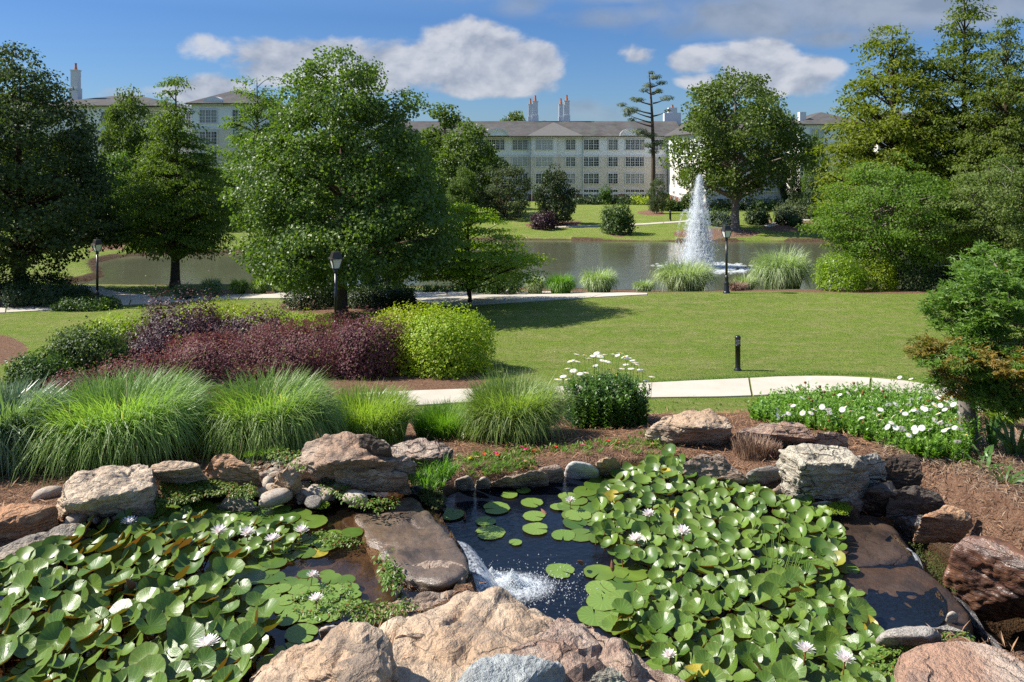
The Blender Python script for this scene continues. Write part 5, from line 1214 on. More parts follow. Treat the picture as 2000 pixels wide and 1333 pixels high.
# ---------------------------------------------------------------- fountain in the lake
fy = 62.0; fx = (1363 - CX) / F * fy; rng = np.random.default_rng(5)
root = link('fountain', None, loc=(fx, fy, 0), label='tall white fountain jet rising from the lake', cat='fountain')
m = MB(); m.lathe([(.5, -.1), (.5, .08), (.2, .14), (.12, .3)], 16); link('nozzle', m.mesh('nozzle', M_['blackmetal']), root)
def streaks(name, P, Dv, S, label=None):
    fr = frames(rng.normal(size=P.shape), rng, Dv); v, f, r = scatter(LEAF_N, P, (fr[0], fr[1], fr[2]), S, rng, .6)
    link(name, mesh_np(name, v, f, M_['spray'], r), root, label=label, kind='stuff')
HF = 6.9
n = 28000; q = rng.random(n) ** 1.25; z = q * HF; R_ = .16 + 1.45 * (1 - q) ** .8; r_ = R_ * np.abs(rng.normal(size=n)) * .42; a = rng.random(n) * 6.283
gust = .06 * z
P = np.stack([np.cos(a) * r_ + gust * .3, np.sin(a) * r_, z + .1 + .25 * vnoise(np.stack([np.cos(a) * 3, np.sin(a) * 3, r_ * 4], 1), 3) * q], 1)
streaks('central_plume', P, np.stack([np.cos(a) * .10, np.sin(a) * .10, np.ones(n)], 1) + rng.normal(size=(n, 3)) * .04, .32 * rng.uniform(.5, 1.3, n) * (1.1 - .55 * q), 'tall central plume of white water')
PP = []; DD = []
for k in range(22):                                    # outer jets, each a clean arc
    a0 = 6.283 * k / 22; v0 = 7.4 + .9 * (k % 3); an = .075 + .012 * (k % 4); T = 2 * v0 * math.cos(an) / 9.81
    t_ = T * np.sort(rng.random(330)); z = math.cos(an) * v0 * t_ - 4.905 * t_ ** 2 + .2; h = math.sin(an) * v0 * t_
    j = rng.normal(size=(330, 3)) * (.015 + .05 * (t_ / T)[:, None]); PP.append(np.stack([np.cos(a0) * h, np.sin(a0) * h, z], 1) + j); DD.append(np.stack([np.cos(a0) * math.sin(an) * v0 + 0 * t_, np.sin(a0) * math.sin(an) * v0 + 0 * t_, math.cos(an) * v0 - 9.81 * t_], 1))
PP = np.concatenate(PP); DD = np.concatenate(DD); k = PP[:, 2] > .03
streaks('side_jets', PP[k], DD[k], .2 * rng.uniform(.5, 1.2, k.sum()), 'thinner outer jets in arcs')
n = 2600; P = np.stack([.9 + np.abs(rng.normal(size=n)) * .9, rng.normal(size=n) * .5, 4.3 * rng.random(n) ** 1.2 + .1], 1); P[:, 0] += .1 * P[:, 2]
streaks('wind_spray', P, rng.normal(size=(n, 3)) + [.4, 0, -1.5], .09 * rng.uniform(.4, 1.4, n))
ring = MB(); 
rngp = np.random.default_rng(9); V = []; Fq = []; Rn = []
for k in range(1500):
    a = rngp.random() * 6.283; r_ = abs(rngp.normal()) * .5 + (1.0 if rngp.random() < .4 else 2.2 if rngp.random() < .6 else 0.3); x, y = r_ * math.cos(a) + (1.1 if rngp.random() < .5 else 0), r_ * math.sin(a); s_ = rngp.uniform(.03, .10); b = len(V)
    V += [(x - s_ * 2, y - s_, .012), (x + s_ * 2, y - s_, .012), (x + s_ * 2, y + s_, .012), (x - s_ * 2, y + s_, .012), (x, y, .012 + s_ * .8)]; Fq += [(b, b + 1, b + 4), (b + 1, b + 2, b + 4), (b + 2, b + 3, b + 4), (b + 3, b, b + 4)]; Rn += [1] * 5
link('splash_foam', mesh_np('splash_foam', V, np.array(Fq), M_['spray'], Rn), root, kind='stuff')
# rocks edging the far shore
# ---------------------------------------------------------------- stones
def ico(sub):
    import bmesh
    bm = bmesh.new(); bmesh.ops.create_icosphere(bm, subdivisions=sub, radius=1.0); v = np.array([q.co[:] for q in bm.verts]); f = np.array([[q.index for q in p.verts] for p in bm.faces]); bm.free(); return v, f
ICO = {k: ico(k) for k in (3, 4, 5, 6)}
import bmesh
def hull_rock(pts, sub=5, seed=0, rough=.02, chisel=.02, strata=.0, roundness=.10, tilt=(.1, .05), groove=.010):
    """stone: convex body through the given points, rounded, chipped and bedded. returns verts (local to centre), faces, centre"""
    pts = np.array(pts, float); c = (pts.max(0) + pts.min(0)) / 2; L = pts - c; size = np.linalg.norm(L.max(0) - L.min(0))
    bm = bmesh.new(); vs = [bm.verts.new(q) for q in L]; bmesh.ops.convex_hull(bm, input=vs); bmesh.ops.triangulate(bm, faces=bm.faces[:])
    cen = sum((Vector(v.co) for v in bm.verts if v.link_faces), Vector()) / max(1, sum(1 for v in bm.verts if v.link_faces))
    bv = bvhtree.BVHTree.FromBMesh(bm); dirs, f = ICO[sub]; sc = np.maximum(L.max(0) - L.min(0), .02) / 2
    dd = dirs * sc; dd = dd / np.linalg.norm(dd, axis=1)[:, None]; P = np.empty_like(dd)
    for i, d in enumerate(dd):
        h = bv.ray_cast(cen + Vector(d) * 20, -Vector(d)); P[i] = h[0] if h[0] is not None else cen
    bm.free()
    # relax to soften the hull's edges
    n = len(P); e = np.concatenate([f[:, [0, 1]], f[:, [1, 2]], f[:, [2, 0]]]); cnt = np.bincount(e[:, 0], minlength=n)[:, None]
    lo0, hi0 = P.min(0), P.max(0)
    for _ in range(int({3: 2, 4: 4, 5: 10, 6: 24}[sub] * roundness * 2)):
        A = np.zeros_like(P); np.add.at(A, e[:, 0], P[e[:, 1]]); P = P * .4 + .6 * A / cnt
    lo1, hi1 = P.min(0), P.max(0); P = (P - (lo1 + hi1) / 2) * ((hi0 - lo0) / (hi1 - lo1 + 1e-9)) + (hi0 + lo0) / 2
    nr = np.zeros_like(P); fn = np.cross(P[f[:, 1]] - P[f[:, 0]], P[f[:, 2]] - P[f[:, 0]])
    for k in range(3): np.add.at(nr, f[:, k], fn)
    nr /= np.linalg.norm(nr, axis=1)[:, None] + 1e-9
    s_ = size
    Q = P / s_ * 3 + seed * 7.7
    rg_n = 1 - np.abs(fbm(Q, 2.2, 4, seed + 31, .55)); d = rough * s_ * (fbm(Q, 1.0, 5, seed, .55)) + rough * .55 * s_ * (rg_n - .6) + rough * .35 * s_ * vnoise(Q * 9, seed + 41) + rough * .16 * s_ * vnoise(Q * 22, seed + 43)
    # facets: distance to nearest of a few cell points gives flats with creases
    rg = np.random.default_rng(seed); cp = rg.uniform(-1, 1, (26, 3)) * (L.max(0) - L.min(0)) * .55
    W_ = P + .06 * s_ * np.stack([vnoise(Q * 1.7, seed + 1), vnoise(Q * 1.7, seed + 2), vnoise(Q * 1.7, seed + 3)], 1)
    dist = np.linalg.norm(W_[:, None] - cp[None], axis=2); dist.sort(axis=1); d += chisel * s_ * (np.clip((dist[:, 1] - dist[:, 0]) / s_ * 7, 0, 1) - .5) * 1.2
    if strata:
        zz = (P[:, 2] + tilt[0] * P[:, 0] + tilt[1] * P[:, 1]) / s_ * 22 + vnoise(Q * 1.2, seed + 5) * 1.2
        fr_ = zz - np.floor(zz); led = _hash(np.floor(zz), np.floor(zz) * 0, np.floor(zz) * 0, seed); side = 1 - np.abs(nr[:, 2]) ** 2
        d += strata * s_ * side * ((led - .5) * 1.3 - .8 * np.exp(-((fr_ - .05) / .14) ** 2)) * (.6 + .4 * vnoise(Q * 2, 8))
    qa = Q @ np.array([[.9, .1, .2], [-.2, .95, -.3], [-.1, .2, .95]]) * np.array([1.1, 1.1, 3.4]) + .35 * np.stack([vnoise(Q * 3, 51), vnoise(Q * 3, 52), vnoise(Q * 3, 53)], 1)
    g1 = vnoise(qa, seed + 61); g2 = vnoise(Q * 1.6 + 9, seed + 62); d -= groove * s_ * (np.exp(-(g1 / .09) ** 2) * (vnoise(Q * .8, 63) > -.25) + .8 * np.exp(-(g2 / .05) ** 2))
    P = P + nr * d[:, None]
    return P, f, c
_rs = [100]
def rock(label, mat, pts, zg=None, sub=5, cat='rock', name='boulder', group=None, back=.05, **kw):
    """pts: (px, py, z) corners seen in the photo; each high corner also goes down to the ground behind it"""
    _rs[0] += 1; W3 = []
    zs = [p[2] for p in pts]; zg = min(zs) if zg is None else zg
    lows = [PZ(px, py, z)[1] for px, py, z in pts if z <= min(zs) + .06]; yb = min(lows) if max(zs) - min(zs) > .08 and len(lows) > 1 else 0
    for px, py, z in pts:
        x, y = PZ(px, py, z); W3.append((x, y, z))
        if z > zg + .04: y2 = max(y + back * .5, yb + .03); W3.append((x, y2, zg - .05))
        else: W3.append((x, y + .02, z - .035))
    v, f, c = hull_rock(W3, sub, _rs[0], **kw)
    soft = kw.get('roundness', .1) > .4 or mat in ('wet', 'wetred', 'wetslab')
    return link(name, mesh_np(name, v, f, M_[mat], smooth=soft), loc=c, label=label, cat=cat, group=group)
TH = dict(strata=.010, rough=.018, chisel=.024, roundness=.05, groove=.013)
rock('big tan slab boulder at the left pool edge below the grass mound', 'tan', [(120, 948, 6.82), (150, 914, 6.84), (205, 905, 6.84), (288, 904, 6.82), (303, 922, 6.8), (302, 950, 6.76), (240, 963, 6.8), (128, 986, 6.78), (116, 992, 6.6), (135, 1006, 6.55), (200, 1008, 6.53), (262, 1000, 6.53), (306, 968, 6.6)], **TH, sub=6)
rock('layered orange slab at the left edge below the big tan slab', 'orange', [(-60, 995, 6.74), (40, 982, 6.74), (112, 984, 6.72), (108, 992, 6.7), (60, 1008, 6.7), (-60, 1030, 6.7), (-60, 1070, 6.5), (30, 1052, 6.5), (75, 1036, 6.52), (106, 1008, 6.58)], strata=.03, rough=.012, chisel=.01)
rock('flat grey slab dipping into the water at the left edge', 'grey', [(-8, 1072, 6.58), (40, 1048, 6.62), (120, 1028, 6.62), (165, 1022, 6.6), (176, 1034, 6.58), (150, 1060, 6.57), (105, 1088, 6.57), (40, 1102, 6.56), (0, 1100, 6.55), (20, 1120, 6.44), (70, 1112, 6.44), (152, 1080, 6.46)], **TH)
rock('squared tan block between the big slab and the orange boulder', 'tan', [(298, 908, 6.82), (332, 898, 6.84), (386, 902, 6.82), (392, 912, 6.8), (345, 920, 6.8), (300, 926, 6.78), (302, 948, 6.58), (340, 950, 6.56), (388, 938, 6.6)], **TH)
rock('reddish orange sloping boulder behind the creeping plants', 'orange', [(398, 912, 6.74), (424, 883, 6.84), (448, 885, 6.83), (508, 916, 6.76), (505, 930, 6.7), (404, 942, 6.58), (455, 958, 6.55), (505, 950, 6.58)], **TH)
rock('largest brown boulder, domed with an overhanging right end', 'brown', [(566, 905, 6.74), (600, 866, 6.86), (636, 848, 6.93), (680, 838, 6.96), (712, 845, 6.94), (765, 872, 6.88), (800, 890, 6.82), (814, 906, 6.76), (808, 922, 6.66), (640, 905, 6.84), (690, 893, 6.88), (735, 905, 6.84), (575, 922, 6.62), (640, 918, 6.68), (800, 926, 6.66)], sub=6, strata=.005, rough=.02, chisel=.03, roundness=.2)
rock('small dark stone on the shoulder of the largest brown boulder', 'darkstone', [(700, 850, 7.0), (722, 846, 7.02), (758, 862, 6.98), (764, 878, 6.93), (748, 886, 6.86), (705, 862, 6.9)], sub=4)
rock('long flat slab leaning out below the largest brown boulder', 'tan', [(652, 920, 6.73), (680, 910, 6.76), (768, 919, 6.74), (798, 925, 6.72), (790, 934, 6.7), (705, 927, 6.71), (655, 932, 6.62), (700, 948, 6.57), (752, 960, 6.54), (786, 958, 6.54), (796, 936, 6.62)], zg=6.56, **TH, sub=6)
rock('broad pinkish tan boulder in the middle behind the grassy bank', 'pinktan', [(756, 872, 6.74), (800, 855, 6.8), (850, 858, 6.79), (886, 878, 6.72), (884, 892, 6.68), (840, 896, 6.72), (790, 895, 6.72), (768, 925, 6.5), (820, 936, 6.48), (862, 918, 6.5), (884, 900, 6.56)], **TH)
rock('upright split stone among the pebbles', 'tan', [(548, 922, 6.76), (575, 908, 6.8), (586, 926, 6.74), (566, 952, 6.66), (520, 956, 6.56), (546, 968, 6.54), (574, 960, 6.56)], sub=5, roundness=.04, strata=.02)
rock('rough pale stone lying in the water behind the lily leaves', 'lichen', [(420, 985, 6.55), (450, 968, 6.6), (485, 972, 6.58), (505, 990, 6.54), (480, 1003, 6.5), (430, 1000, 6.5)], sub=4, rough=.05)
rock('long low brown stone along the back edge of the right pool', 'brown', [(956, 944, 6.33), (990, 928, 6.41), (1050, 917, 6.44), (1066, 919, 6.43), (1072, 935, 6.36), (952, 953, 6.22), (1000, 954, 6.22), (1072, 948, 6.22)], **TH)
for (a, b, w, h, z, m, lb) in [(1075, 922, 52, 34, 6.42, 'brown', 'rounded brown stone behind the long low stone'), (906, 941, 40, 24, 6.42, 'cobble', 'oval brown stone at the corner by the grassy bank'), (942, 942, 30, 18, 6.40, 'cobble', 'small brown stone between the oval and the long one'), (1090, 932, 26, 18, 6.33, 'orange', 'little rusty stone at the water by the white stone')]:
    rock(lb, m, [(a - w / 2, b, z - .05), (a - w * .3, b - h * .4, z), (a + w * .2, b - h * .5, z), (a + w / 2, b - h * .1, z - .04), (a - w * .3, b + h * .45, z - .14), (a + w * .3, b + h * .45, z - .14)], sub=4, roundness=.6, groove=.003)
rock('smooth whitish stone at the back edge of the right pool', 'whitecobble', [(1104, 908, 6.40), (1120, 896, 6.45), (1150, 902, 6.44), (1174, 918, 6.37), (1168, 930, 6.26), (1112, 930, 6.24), (1104, 922, 6.28)], sub=4, roundness=.8, rough=.008, groove=.0)
rock('triangular tan stone right of the whitish stone', 'tan', [(1162, 906, 6.42), (1184, 888, 6.5), (1194, 884, 6.52), (1212, 896, 6.48), (1216, 918, 6.34), (1204, 928, 6.24), (1166, 922, 6.26)], sub=4, roundness=.2)
rock('large streaked tan boulder right of the tall daisy bush', 'tan', [(1262, 842, 6.42), (1290, 816, 6.56), (1330, 803, 6.6), (1385, 798, 6.62), (1425, 818, 6.56), (1434, 838, 6.5), (1360, 835, 6.54), (1270, 858, 6.28), (1330, 872, 6.24), (1385, 876, 6.24), (1425, 862, 6.28)], sub=6, strata=.016, rough=.018, chisel=.018)
rock('flat topped reddish boulder in front of the daisy patch', 'pinktan', [(1434, 846, 6.48), (1452, 832, 6.54), (1550, 819, 6.58), (1572, 826, 6.56), (1600, 862, 6.44), (1500, 850, 6.5), (1428, 870, 6.26), (1500, 884, 6.22), (1592, 880, 6.24)], **TH)
rock('thin reddish stone at the foot of the daisy patch', 'pinktan', [(1592, 846, 6.5), (1630, 842, 6.52), (1660, 856, 6.46), (1655, 872, 6.38), (1600, 866, 6.36)], sub=4)
rock('biggest pale cream boulder with a cracked front', 'cream', [(1518, 876, 6.68), (1560, 869, 6.72), (1640, 865, 6.74), (1662, 884, 6.72), (1692, 905, 6.7), (1640, 898, 6.72), (1570, 908, 6.69), (1548, 928, 6.5), (1600, 955, 6.42), (1640, 970, 6.38), (1676, 966, 6.4), (1698, 935, 6.5)], sub=6, strata=.010, rough=.022, chisel=.03, groove=.014)
rock('streaked pale stone tucked behind the biggest cream boulder', 'cream', [(1668, 890, 6.7), (1712, 882, 6.7), (1728, 900, 6.64), (1732, 930, 6.52), (1700, 948, 6.44), (1680, 930, 6.5)], sub=5, strata=.03)
rock('dark grey layered boulder under the right end of the daisy patch', 'darkstone', [(1722, 892, 6.66), (1780, 884, 6.68), (1800, 900, 6.64), (1806, 930, 6.54), (1790, 950, 6.44), (1730, 950, 6.42)], strata=.02)
rock('long dark boulder above the small right waterfall', 'darkstone', [(1738, 958, 6.48), (1790, 945, 6.52), (1835, 960, 6.48), (1848, 985, 6.4), (1800, 1010, 6.26), (1745, 990, 6.28)], strata=.014)
rock('brown blocky boulder at the head of the stream', 'orange', [(1800, 1010, 6.42), (1850, 985, 6.5), (1895, 1005, 6.46), (1904, 1030, 6.36), (1870, 1055, 6.2), (1810, 1045, 6.2)], strata=.014)
rock('wet black boulder between the two small falls', 'wetblack', [(1690, 950, 6.5), (1740, 935, 6.52), (1756, 970, 6.44), (1740, 1005, 6.2), (1690, 1000, 6.2)])
rock('wet black boulder behind the right overflow', 'wetblack', [(1745, 1005, 6.3), (1800, 1000, 6.34), (1822, 1040, 6.26), (1800, 1085, 5.95), (1760, 1075, 5.95)])
rock('rough grey brown boulder behind the lily leaves on the right', 'brown', [(1333, 905, 6.46), (1372, 882, 6.56), (1400, 888, 6.54), (1462, 940, 6.36), (1440, 950, 6.26), (1345, 940, 6.24)], strata=.006)
rock('rounded grey boulder below the dry tuft', 'grey', [(1460, 925, 6.44), (1485, 908, 6.5), (1515, 910, 6.48), (1538, 930, 6.42), (1530, 950, 6.28), (1475, 948, 6.28)], sub=4, roundness=.5)
for (a, b, w, h, z, m, lb) in [(1598, 963, 48, 32, 6.42, 'cobble', 'round tan river stone nearest the cream boulder'), (1604, 988, 64, 26, 6.36, 'cobble', 'long tan river stone, middle of three beside the moss'), (1616, 1008, 50, 20, 6.31, 'brown', 'flat brown river stone at the water by the moss'), (1530, 962, 46, 36, 6.40, 'brown', 'grey brown stone behind the reed sprig'),
        (1565, 952, 36, 22, 6.40, 'cobble', 'small stone between the grey brown and the tan ones'), (1662, 985, 56, 34, 6.38, 'grey', 'grey flat stone between the moss and the black boulder'), (1418, 868, 26, 18, 6.34, 'cobble', 'little stone at the foot of the streaked boulder')]:
    rock(lb, m, [(a - w / 2, b, z - .05), (a - w * .3, b - h * .4, z), (a + w * .2, b - h * .5, z), (a + w / 2, b - h * .1, z - .04), (a - w * .3, b + h * .45, z - .14), (a + w * .3, b + h * .45, z - .14)], sub=4, roundness=.7, rough=.01, groove=.002)
rock('wet brown overflow slab beside the yellow lily leaves', 'wet', [(1590, 1012, 6.26), (1640, 1000, 6.265), (1700, 1000, 6.265), (1742, 1025, 6.265), (1778, 1078, 6.265), (1764, 1100, 6.26), (1700, 1104, 6.26), (1640, 1108, 6.26), (1600, 1080, 6.24), (1764, 1130, 5.9), (1790, 1120, 5.9)], zg=5.8, rough=.006, chisel=.003, roundness=.15)
rock('larger wet brown slab sloping down to the stream', 'wet', [(1600, 1112, 6.255), (1650, 1105, 6.26), (1790, 1106, 6.26), (1850, 1148, 6.25), (1892, 1196, 6.24), (1888, 1228, 6.23), (1800, 1228, 6.25), (1700, 1206, 6.255), (1630, 1170, 6.255), (1905, 1280, 5.85), (1800, 1290, 5.9)], zg=5.8, sub=6, rough=.006, chisel=.004, roundness=.12, groove=.004)
rock('small pale stone perched on the larger wet slab', 'cobble', [(1848, 1198, 6.3), (1860, 1192, 6.31), (1874, 1198, 6.3), (1872, 1210, 6.25), (1850, 1210, 6.25)], sub=3, roundness=.6)
rock('dark mossy slab dropping into the stream', 'wetblack', [(1840, 1150, 6.16), (1880, 1170, 6.16), (1960, 1270, 6.1), (1990, 1320, 6.05), (1900, 1290, 5.9), (1860, 1230, 5.95)], rough=.02)
rock('wet rust red boulder beside the stream at the right edge', 'wetred', [(1856, 1066, 6.42), (1880, 1042, 6.5), (1905, 1038, 6.52), (1960, 1056, 6.5), (2030, 1105, 6.46), (2070, 1150, 6.36), (1870, 1105, 6.2), (1925, 1165, 5.95), (1990, 1200, 5.9), (2060, 1190, 5.9)], sub=6, rough=.02, chisel=.015)
rock('yellowish stone low in the stream at the right edge', 'wetred', [(1960, 1290, 6.0), (1990, 1270, 6.05), (2050, 1290, 6.02), (2040, 1340, 5.85), (1975, 1330, 5.85)], sub=4)
rock('rounded grey brown boulder at the end of the wet slab', 'grey', [(1708, 1240, 6.38), (1735, 1222, 6.44), (1800, 1218, 6.44), (1832, 1235, 6.4), (1836, 1250, 6.34), (1800, 1240, 6.46), (1730, 1238, 6.45), (1800, 1268, 6.26), (1715, 1262, 6.26)], roundness=.6, rough=.008, chisel=.008)
rock('flat dark stone beside the rounded grey brown boulder', 'grey', [(1815, 1228, 6.34), (1850, 1218, 6.35), (1905, 1240, 6.32), (1900, 1262, 6.22), (1830, 1258, 6.22)], sub=4)
rock('large flat reddish slab in the bottom right corner', 'pinktan', [(1762, 1278, 6.53), (1795, 1254, 6.56), (1900, 1250, 6.56), (1965, 1268, 6.56), (2050, 1320, 6.56), (2060, 1430, 6.56), (1760, 1430, 6.56), (1752, 1300, 6.36), (1752, 1430, 6.3)], zg=5.8, sub=6, rough=.008, chisel=.006)
rock('tall rounded tan boulder at the bottom left of centre', 'tan', [(430, 1400, 6.6), (560, 1278, 6.82), (615, 1243, 6.88), (660, 1226, 6.92), (705, 1218, 6.94), (745, 1228, 6.93), (772, 1262, 6.86), (786, 1310, 6.74), (800, 1400, 6.55), (640, 1300, 6.92), (700, 1420, 6.8), (500, 1333, 6.68), (430, 1440, 6.45), (560, 1270, 6.5)], sub=6, roundness=.14, rough=.026, chisel=.022, strata=.006, tilt=(1.5, .2), groove=.014)
rock('broad smooth tan rock in front of the waterfall', 'tan', [(745, 1220, 6.6), (850, 1210, 6.64), (890, 1170, 6.66), (915, 1151, 6.66), (960, 1160, 6.64), (1030, 1195, 6.6), (1066, 1206, 6.58), (1120, 1270, 6.62), (1060, 1420, 6.7), (760, 1420, 6.7), (700, 1300, 6.62), (880, 1205, 6.35), (1050, 1215, 6.3), (740, 1230, 6.45)], sub=6, roundness=.12, rough=.02, chisel=.02, groove=.012)
rock('rough pinkish rock sloping to the right pool', 'pinktan', [(1050, 1216, 6.58), (1095, 1194, 6.6), (1150, 1212, 6.58), (1235, 1262, 6.54), (1330, 1322, 6.48), (1440, 1420, 6.42), (960, 1420, 6.74), (1060, 1280, 6.68), (1340, 1345, 6.3), (1440, 1440, 6.3), (1150, 1225, 6.3)], sub=6, roundness=.08, rough=.032, chisel=.034, groove=.02)
rock('blue grey angular rock in the bottom centre', 'bluegrey', [(880, 1345, 6.86), (928, 1274, 6.9), (960, 1272, 6.9), (1052, 1281, 6.88), (1092, 1292, 6.86), (1060, 1308, 6.84), (960, 1340, 6.84), (880, 1420, 6.84), (1108, 1330, 6.62), (1090, 1420, 6.62), (940, 1430, 6.7)], sub=5, roundness=.1, rough=.014, chisel=.02)
rock('pale lichened rock at the bottom right of centre', 'lichen', [(1140, 1340, 6.82), (1160, 1308, 6.85), (1190, 1298, 6.86), (1230, 1320, 6.82), (1260, 1345, 6.78), (1250, 1420, 6.7), (1140, 1420, 6.72)], sub=5, rough=.04)
rock('split brown rock wedged behind the tall rounded boulder', 'brown', [(770, 1240, 6.68), (815, 1234, 6.7), (852, 1246, 6.68), (846, 1262, 6.64), (800, 1272, 6.62), (775, 1262, 6.6)], sub=4, strata=.04)
rock('small grey stone at the pool edge left of the tall boulder', 'cobble', [(620, 1232, 6.6), (640, 1222, 6.62), (672, 1224, 6.6), (670, 1238, 6.52), (625, 1240, 6.52)], sub=4, roundness=.6, groove=.003)
rock('dark wet slab at the lip of the waterfall', 'wetslab', [(690, 1006, 6.49), (770, 968, 6.495), (812, 972, 6.5), (850, 1008, 6.51), (888, 1050, 6.51), (915, 1092, 6.53), (912, 1118, 6.53), (875, 1138, 6.55), (800, 1120, 6.56), (720, 1090, 6.47), (915, 1125, 6.35), (880, 1160, 6.3), (800, 1172, 6.42), (740, 1140, 6.44)], zg=6.2, sub=6, strata=.012, rough=.008, chisel=.008, roundness=.1)
rock('lit layered brown rock at the front end of the lip slab', 'brown', [(772, 1122, 6.53), (800, 1100, 6.555), (880, 1092, 6.56), (912, 1108, 6.55), (905, 1135, 6.52), (870, 1140, 6.5), (800, 1150, 6.5), (786, 1140, 6.5), (895, 1150, 6.34), (860, 1168, 6.32), (800, 1172, 6.36)], zg=6.25, sub=6, strata=.02, rough=.015, chisel=.02, roundness=.1)
rock('broad brown slab just under the water left of the lip slab', 'wetslab', [(560, 1110, 6.455), (610, 1050, 6.46), (660, 1010, 6.465), (730, 985, 6.465), (790, 1010, 6.465), (800, 1120, 6.46), (760, 1190, 6.455), (660, 1210, 6.45), (570, 1180, 6.45)], zg=6.3, rough=.006, chisel=.006, groove=.003)
rock('dark mossy rock below the grassy bank between the pools', 'wetblack', [(790, 945, 6.58), (850, 940, 6.56), (868, 965, 6.5), (858, 1000, 6.3), (800, 985, 6.4)], sub=4, rough=.05)
rock('low dark sloping rock between the lip slab and the broad tan rock', 'brown', [(690, 1200, 6.52), (760, 1175, 6.54), (880, 1152, 6.54), (915, 1158, 6.5), (880, 1190, 6.46), (840, 1215, 6.46), (740, 1222, 6.48)], sub=5, rough=.01)
# river pebbles
rngc = np.random.default_rng(31); PEB = []
for k in range(7):
    r3 = np.random.default_rng(k); q = r3.uniform(-1, 1, (14, 3)) * np.array([1, .75, .55]); v, f, c = hull_rock(q / 2 * 1.2, 3, k, rough=.01, chisel=.01, roundness=1.0, groove=.0); PEB.append(mesh_np('pebble', v, f, M_[('cobble', 'cobble', 'grey', 'brown', 'cobble', 'tan', 'cobble')[k]], smooth=True))
def pebble(px, py, z, s_, label, grp):
    x, y = PZ(px, py, z); o = link('pebble', PEB[int(rngc.integers(7))], loc=(x, y, z), rotz=rngc.uniform(0, 6.28), label=label, cat='pebble', group=grp); o.scale = (s_, s_ * rngc.uniform(.8, 1.1), s_ * rngc.uniform(.8, 1.1))
ck = 0
for _ in range(900):
    px, py = (rngc.uniform(478, 580), rngc.uniform(893, 962)) if rngc.random() < .6 else (rngc.uniform(585, 705), rngc.uniform(932, 988))
    if ck >= 170: break
    g_ = G(px, py); s_ = rngc.uniform(.05, .12) * (1.0 if py > 930 else .7)
    if g_.z < 6.46: continue
    pebble(px, py, g_.z + s_ * .22, s_, 'river pebble in the heap below the largest brown boulder', 'river pebbles heaped by the left pool'); ck += 1
for px, py, s_, lb in [(95, 1020, .16, 'oval brown river stone under the big tan slab'), (68, 1028, .13, 'smaller oval river stone left of the oval one'), (152, 1015, .2, 'flat grey green river stone below the big tan slab'), (90, 968, .2, 'rounded tan stone lying on the straw above the orange slab'), (188, 1017, .07, 'tiny stone right of the flat grey green one'), (210, 1020, .08, 'small dark stone under the slab edge'), (238, 1012, .12, 'round grey stone under the right part of the slab'), (275, 1005, .11, 'round stone at the right foot of the big slab'),
        (536, 975, .24, 'large oval grey pebble left of the moss'), (612, 980, .15, 'pale flat pebble beside the moss'), (640, 968, .14, 'tan angular pebble right of the pale one'), (660, 955, .12, 'round tan pebble under the leaning slab'), (692, 975, .2, 'long grey pebble at the water below the leaning slab'), (625, 960, .16, 'grey oval pebble above the pale flat one'), (310, 1228 - 240, .12, 'brown stone at the left pool corner')]:
    pebble(px, py, 6.58, s_, lb, None)

# ---------------------------------------------------------------- straw, creeping plants, moss
def in_pool(x, y):
    return np.maximum(np.maximum(poly_sd(x, y, UPPER), poly_sd(x, y, LOWER)), poly_sd(x, y, STREAM)) > -.03
def straw(name, label, n, xr, yr, mat, seed, length=.11, width=.0035, dens=None):
    rg = np.random.default_rng(seed); x = rg.uniform(*xr, n); y = yr[0] + (yr[1] - yr[0]) * rg.random(n) ** .8
    k = (~in_pool(x, y)) & (np.abs(x) < y * .75 + 1)
    if dens is not None: k &= dens(x, y)
    x, y = x[k], y[k]; n = len(x); z = gz_arr(x, y) + rg.random(n) * .022
    nr = rg.normal(size=(n, 3)) * .35 + [0, 0, 1]; dr = rg.normal(size=(n, 3)) * [1, 1, .16]
    v, f, r = scatter(LEAF_N, np.stack([x, y, z], 1), frames(nr, rg, dr), length * rg.uniform(.4, 1.3, n), rg, wid=width / .16 / length)
    link(name, mesh_np(name, v, f, M_[mat], r), label=label, kind='stuff')
mn = lambda x, y: poly_sd(x, y, MULCH_NEAR) > 0
straw('pine_straw', 'reddish pine straw covering the beds', 60000, (-6.5, 6.5), (3.0, 11), 'straw', 1, .085, .0032, dens=mn)
straw('pine_straw', 'greyer pine straw on the bank at the right', 34000, (2.2, 5.2), (4.2, 9), 'straw_grey', 2, .08, .0035, dens=lambda x, y: x / y > .46)
straw('pine_straw', 'pine straw tuft between the bottom rocks', 2500, (-.75, -.15), (3.2, 3.9), 'straw', 3, .14, .003)
def clumps_on(name, label, mat, pts, leaf, seed, tpl=LEAF_O, per=14, rad=.03, hgt=.04, up=.9):
    """small leaf rosettes at ground points"""
    rg = np.random.default_rng(seed); P = np.array(pts); idx = np.repeat(np.arange(len(P)), per); n = len(idx); d_ = rg.normal(size=(n, 3)); d_[:, 2] = np.abs(d_[:, 2]); d_ /= np.linalg.norm(d_, axis=1)[:, None]
    pos = P[idx] + d_ * np.array([rad, rad, hgt]) * rg.random((n, 1)) ** .5
    v, f, r = scatter(tpl, pos, frames(d_ + [0, 0, up], rg, d_ + [0, 0, .2]), leaf * rg.uniform(.6, 1.3, n), rg); return link(name, mesh_np(name, v, f, M_[mat], r), label=label, kind='stuff')
